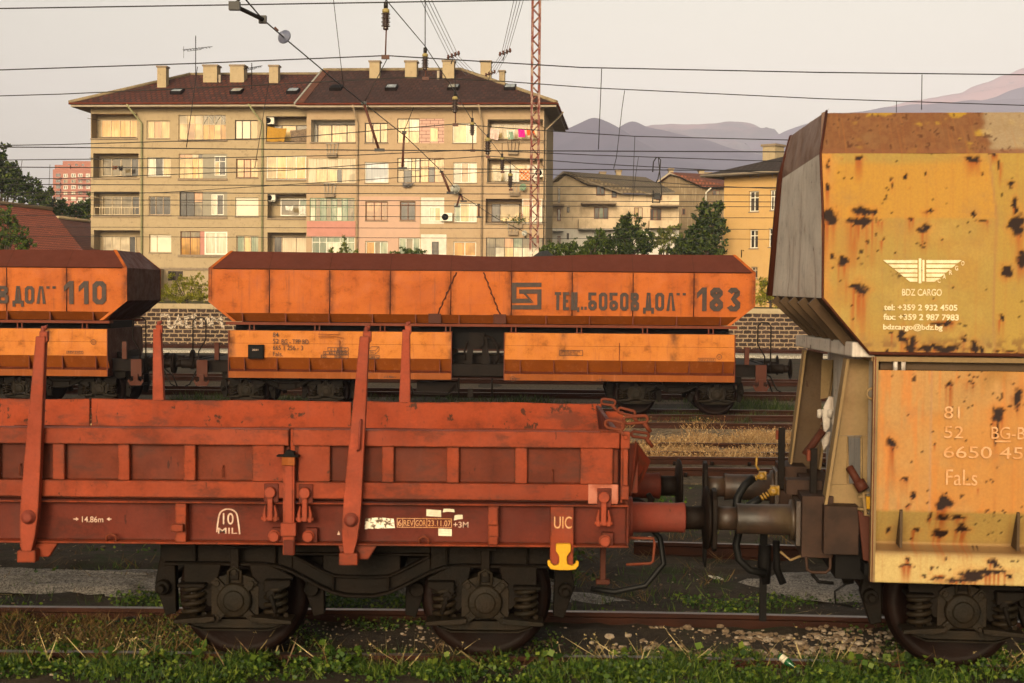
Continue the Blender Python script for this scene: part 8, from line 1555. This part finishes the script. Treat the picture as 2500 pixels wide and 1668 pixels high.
k = gnoise(x, y, 2.7, 66) > .47; B = [blades_at(x[k], y[k], z[k], 3, .07 + .10 * big[k], .0028, .5)]; xb, yb = scatter(-6, 7, .85, 9, 2600, lambda x, y: sst(gnoise(x, y, .8, 67), .5, .6), 1); B.append(blades_at(xb, yb, gz(xb, yb), 4, .10, .004, .5, .03))
quads_mesh('grass', np.concatenate(B), LEAF['weed'])['kind'] = 'stuff'
xs1 = rng.uniform(-4.5, 5.0, 240); ys1 = rng.uniform(-1.15, -.5, 240); B = [blades_at(xs1, ys1, gz(xs1, ys1), 2, .20, .0022, .7, .03)]; xs2, ys2 = scatter(-6, -2.2, -.55, .65, 1500, lambda x, y: sst(gnoise(x, y, 1.6, 68), .38, .55), 1); B.append(blades_at(xs2, ys2, gz(xs2, ys2), 4, .10, .0026, .8, .03)); xs3, ys3 = scatter(-6, 7, 1.6, 9.5, 1100, lambda x, y: sst(gnoise(x, y, .7, 69), .42, .6), 1); B.append(blades_at(xs3, ys3, gz(xs3, ys3), 5, .13, .0035, 1.3, .06))
quads_mesh('dry_grass', np.concatenate(B), LEAF['drybrown'])['kind'] = 'stuff'
q = W(1990, 1600, -.9); xs4 = np.concatenate([rng.uniform(-4, 4.5, 60)]); ys4 = rng.uniform(-1.1, -.62, 60); B = [blades_at(xs4, ys4, gz(xs4, ys4) + .02, 3, .20, .0030, .9, .015)]; tip = B[0][:, 3, :]; B.append(leaf_quads(np.repeat(tip, 3, 0), .018, .45)); quads_mesh('seed_stalks', np.concatenate(B), LEAF['hay'])['kind'] = 'stuff'
# straw between the middle tracks, low green along the far track
x, y = scatter(1.0, 7.6, 12.7, 19.2, 9000, lambda x, y: sst(gnoise(x, y, .7, 70), .40, .58) * np.where((np.abs(y - 13.6) < .2) | (np.abs(y - 15.1) < .25), .12, 1) * .8, 1); z = gz(x, y); B = [blades_at(x, y, z, 5, .06 + .26 * gnoise(x, y, .9, 71) ** 1.3, .005, .9, .06)]; xo, yo = scatter(-30, 40, 12.7, 19.2, 2500, lambda x, y: np.where((x > 1) & (x < 7.6), 0, 1), 1); B.append(blades_at(xo, yo, gz(xo, yo), 4, .25, .008, .7, .08)); tip = B[0][::3, 3, :]; B.append(leaf_quads(tip, .035, .6)); quads_mesh('straw_grass', np.concatenate(B), LEAF['straw'])['kind'] = 'stuff'
x, y = scatter(3, 5.5, 3.0, 9, 420, lambda x, y: sst(gnoise(x, y, .9, 74), .40, .55), 1); quads_mesh('straw_grass', blades_at(x, y, gz(x, y), 5, .22, .005, .9, .07), LEAF['drybrown'])['kind'] = 'stuff'
x, y = scatter(-9, 9, 19.4, 27, 9000, lambda x, y: sst(gnoise(x, y, .5, 72), .42, .58) * .9, 1); B = [blades_at(x, y, gz(x, y), 4, .12 + .12 * gnoise(x, y, .8, 73), .006, .4, .06)]; quads_mesh('track_weeds', np.concatenate(B), LEAF['dark'])['kind'] = 'stuff'
# pebbles as one mass, the larger stones one by one
M['stone'] = plain('pebble_stone', (.20, .14, .085), .85, (.10, .06, .035), 30, .3, .4); M['stone2'] = plain('pale_stone', (.36, .29, .21), .85, (.22, .15, .10), 24, .3, .4)
def rock(seed, sx, sy, sz):
    rs = random.Random(seed); m = MB(); nu, nv = 9, 6; vs = []
    for j in range(nv + 1):
        for i in range(nu):
            a, b = 2 * math.pi * i / nu, math.pi * j / nv; d = Vector((math.sin(b) * math.cos(a), math.sin(b) * math.sin(a), math.cos(b))); r = 1 + .28 * mn.noise(d * 1.6 + Vector((seed * 3.1, 0, 0))) + .10 * mn.noise(d * 4 + Vector((0, seed, 0))); d = d * r; d.z = min(.85, d.z); vs.append((d.x * sx, d.y * sy, d.z * sz))
    m.add(vs, [(j * nu + i, (j + 1) * nu + i, (j + 1) * nu + (i + 1) % nu, j * nu + (i + 1) % nu) for j in range(nv) for i in range(nu)], 0, False); return m
pv, pf, pm = [], [], []; protos = [rock(k + 20, 1, .8, .6) for k in range(6)]
def pebble_field(x, y, smin, smax):
    for a, b in zip(x, y):
        pr = protos[random.randrange(6)]; s = random.uniform(smin, smax) * (1 if random.random() < .85 else 1.6); th = random.uniform(0, 6.28); c_, s_ = math.cos(th), math.sin(th); z = ground_z(a, b); n0 = len(pv)
        pv.extend((a + s * (v[0] * c_ - v[1] * s_), b + s * (v[0] * s_ + v[1] * c_), z + s * (v[2] + .25)) for v in pr.v); pf.extend(tuple(i + n0 for i in f) for f in pr.f); k_ = 0 if random.random() < .72 else 1; pm.extend([k_] * len(pr.f))
x, y = scatter(.6, 4.6, -.80, .62, 4200, lambda x, y: sst(gnoise(x, y, 1.2, 80), .36, .5) * np.exp(-((x - 2.0) / 1.25) ** 2), 1); pebble_field(x, y, .006, .026); x, y = scatter(-5, .6, -.6, .6, 900, lambda x, y: sst(gnoise(x, y, 1.4, 81), .48, .6), 1); pebble_field(x, y, .007, .018); x, y = scatter(-5, 6, -1.2, -.75, 260, lambda x, y: sst(gnoise(x, y, 1.6, 82), .45, .6), 1); pebble_field(x, y, .008, .022); x, y = scatter(-6, 7, 2, 10, 380, lambda x, y: sst(gnoise(x, y, .9, 83), .5, .6), 1); pebble_field(x, y, .010, .03); x, y = scatter(-6, 7, .85, 9.5, 3200, lambda x, y: sst(gnoise(x, y, .8, 84), .42, .6) * np.exp(-(y - .85) / 4), 1); pebble_field(x, y, .004, .013); x, y = scatter(-5, 5.5, -1.25, .7, 1500, lambda x, y: sst(gnoise(x, y, 1.2, 85), .42, .58), 1); pebble_field(x, y, .004, .012)
x, y = scatter(-6, 7, .9, 8.5, 900, lambda x, y: sst(gnoise(x, y, .9, 86), .40, .6), 1); quads_mesh('twigs', blades_at(x, y, gz(x, y) + .012, 1, .035, .0028, 5.0, .02), LEAF['hay'])['kind'] = 'stuff'
m = MB(); m.v = pv; m.f = pf; m.mi = pm; m.sm = [False] * len(pf); m.build('gravel', [M['stone'], M['stone2']], kind='stuff')
def G_(px, py, z=-.12): return WF.hit(px, py, z=z)
for k, (px, py, w, lab) in enumerate([(1668, 1521, .085, 'long flat pale stone touching the near rail'), (1572, 1527, .045, 'tan angled stone left of the long flat stone'), (1488, 1565, .042, 'pointed pale stone beside the left weeds'), (1581, 1595, .036, 'grey stone at the lower left of the pebble patch'), (1798, 1600, .036, 'round pale stone in the middle of the pebble patch'), (1892, 1604, .040, 'flat whitish stone at the lower right of the pebble patch'), (1820, 1582, .038, 'grey round stone right of centre in the pebble patch'), (1872, 1566, .040, 'pale stone at the upper right of the pebble patch'), (1838, 1552, .042, 'long beige stone at the top of the pebble patch'), (1534, 1562, .030, 'small pale stone between the weed clumps'), (1783, 1633, .034, 'pale flat stone in the front weeds left of the bottle'), (1622, 1665, .036, 'pale stone cut by the bottom picture edge'), (437, 1660, .042, 'rounded pale stone at the bottom left of the picture'), (1628, 1523, .034, 'brown stone just left of the long flat stone'), (1758, 1533, .036, 'brown stone right of the long flat stone')]):
    q = G_(px, py); o = rock(k, w, w * (.5 if k in (0, 8) else .8), w * (.34 if k in (0, 5, 8) else .6)).build('stone', M['stone2'] if 'pale' in lab or 'whit' in lab or 'grey' in lab else M['stone']); o.location = (q.x, q.y, ground_z(q.x, q.y) + w * .18); o.rotation_euler.z = (.1 if k in (0, 5, 8) else random.uniform(0, 3)); tag(o, lab, 'stone', 'stones beside the near track')
# green bottle
q = bq; bt = empty('bottle', 'green plastic bottle with yellow cap lying in the weeds', 'bottle', (q.x, -.93, ground_z(q.x, -.93) + .075), 0); ax_ = Vector((.62, -.55, -.40)).normalized(); o_ = -ax_ * .07
t = NT('green_plastic'); t.b.inputs['Transmission Weight'].default_value = .35; M['bottle'] = t.done((.015, .11, .035), .12, 0, .6)
m = MB(); m.lathe([(.012, 0), (.026, .003), (.028, .012), (.028, .085), (.026, .10), (.018, .122), (.0115, .135), (.0115, .15)], o_, ax_, 20); m.build('bottle_body', M['bottle'], bt); m = MB(); m.lathe([(.013, .146), (.0142, .148), (.0142, .162), (.011, .165)], o_, ax_, 16); m.build('bottle_cap', M['yellow'], bt); m = MB(); m.lathe([(.0285, .020), (.0288, .022), (.0288, .066), (.0285, .068)], o_, ax_, 20); m.build('bottle_label', M['paper'], bt)
m = MB(); w_ = G_(1748, 1416); m.box(-.06, .06, -.05, .05, 0, .012); o = m.build('paper_scrap', M['whitewall'], label='white scrap of paper on the dark soil beyond the near rail', cat='litter'); o.location = (w_.x, w_.y, ground_z(w_.x, w_.y) + .02); o.rotation_euler = (.1, .2, .5)
# ------------------------------------------------------------------ evening haze
hz = MB(); hz.box(-7000, 7000, -70, 7200, -8, 1060)
t = NT('haze_air'); t.t.nodes.remove(t.b); pvn = t.new('ShaderNodeVolumePrincipled'); pvn.inputs['Density'].default_value = .000145; pvn.inputs['Color'].default_value = (.70, .73, 1.0, 1); pvn.inputs['Anisotropy'].default_value = -.32; t.L(pvn.outputs[0], t.n['Material Output'].inputs['Volume'])
HAZE = True
if HAZE:
    o = hz.build('haze', t.m, kind='stuff'); t.m.volume_intersection_method = 'FAST' if hasattr(t.m, 'volume_intersection_method') else None
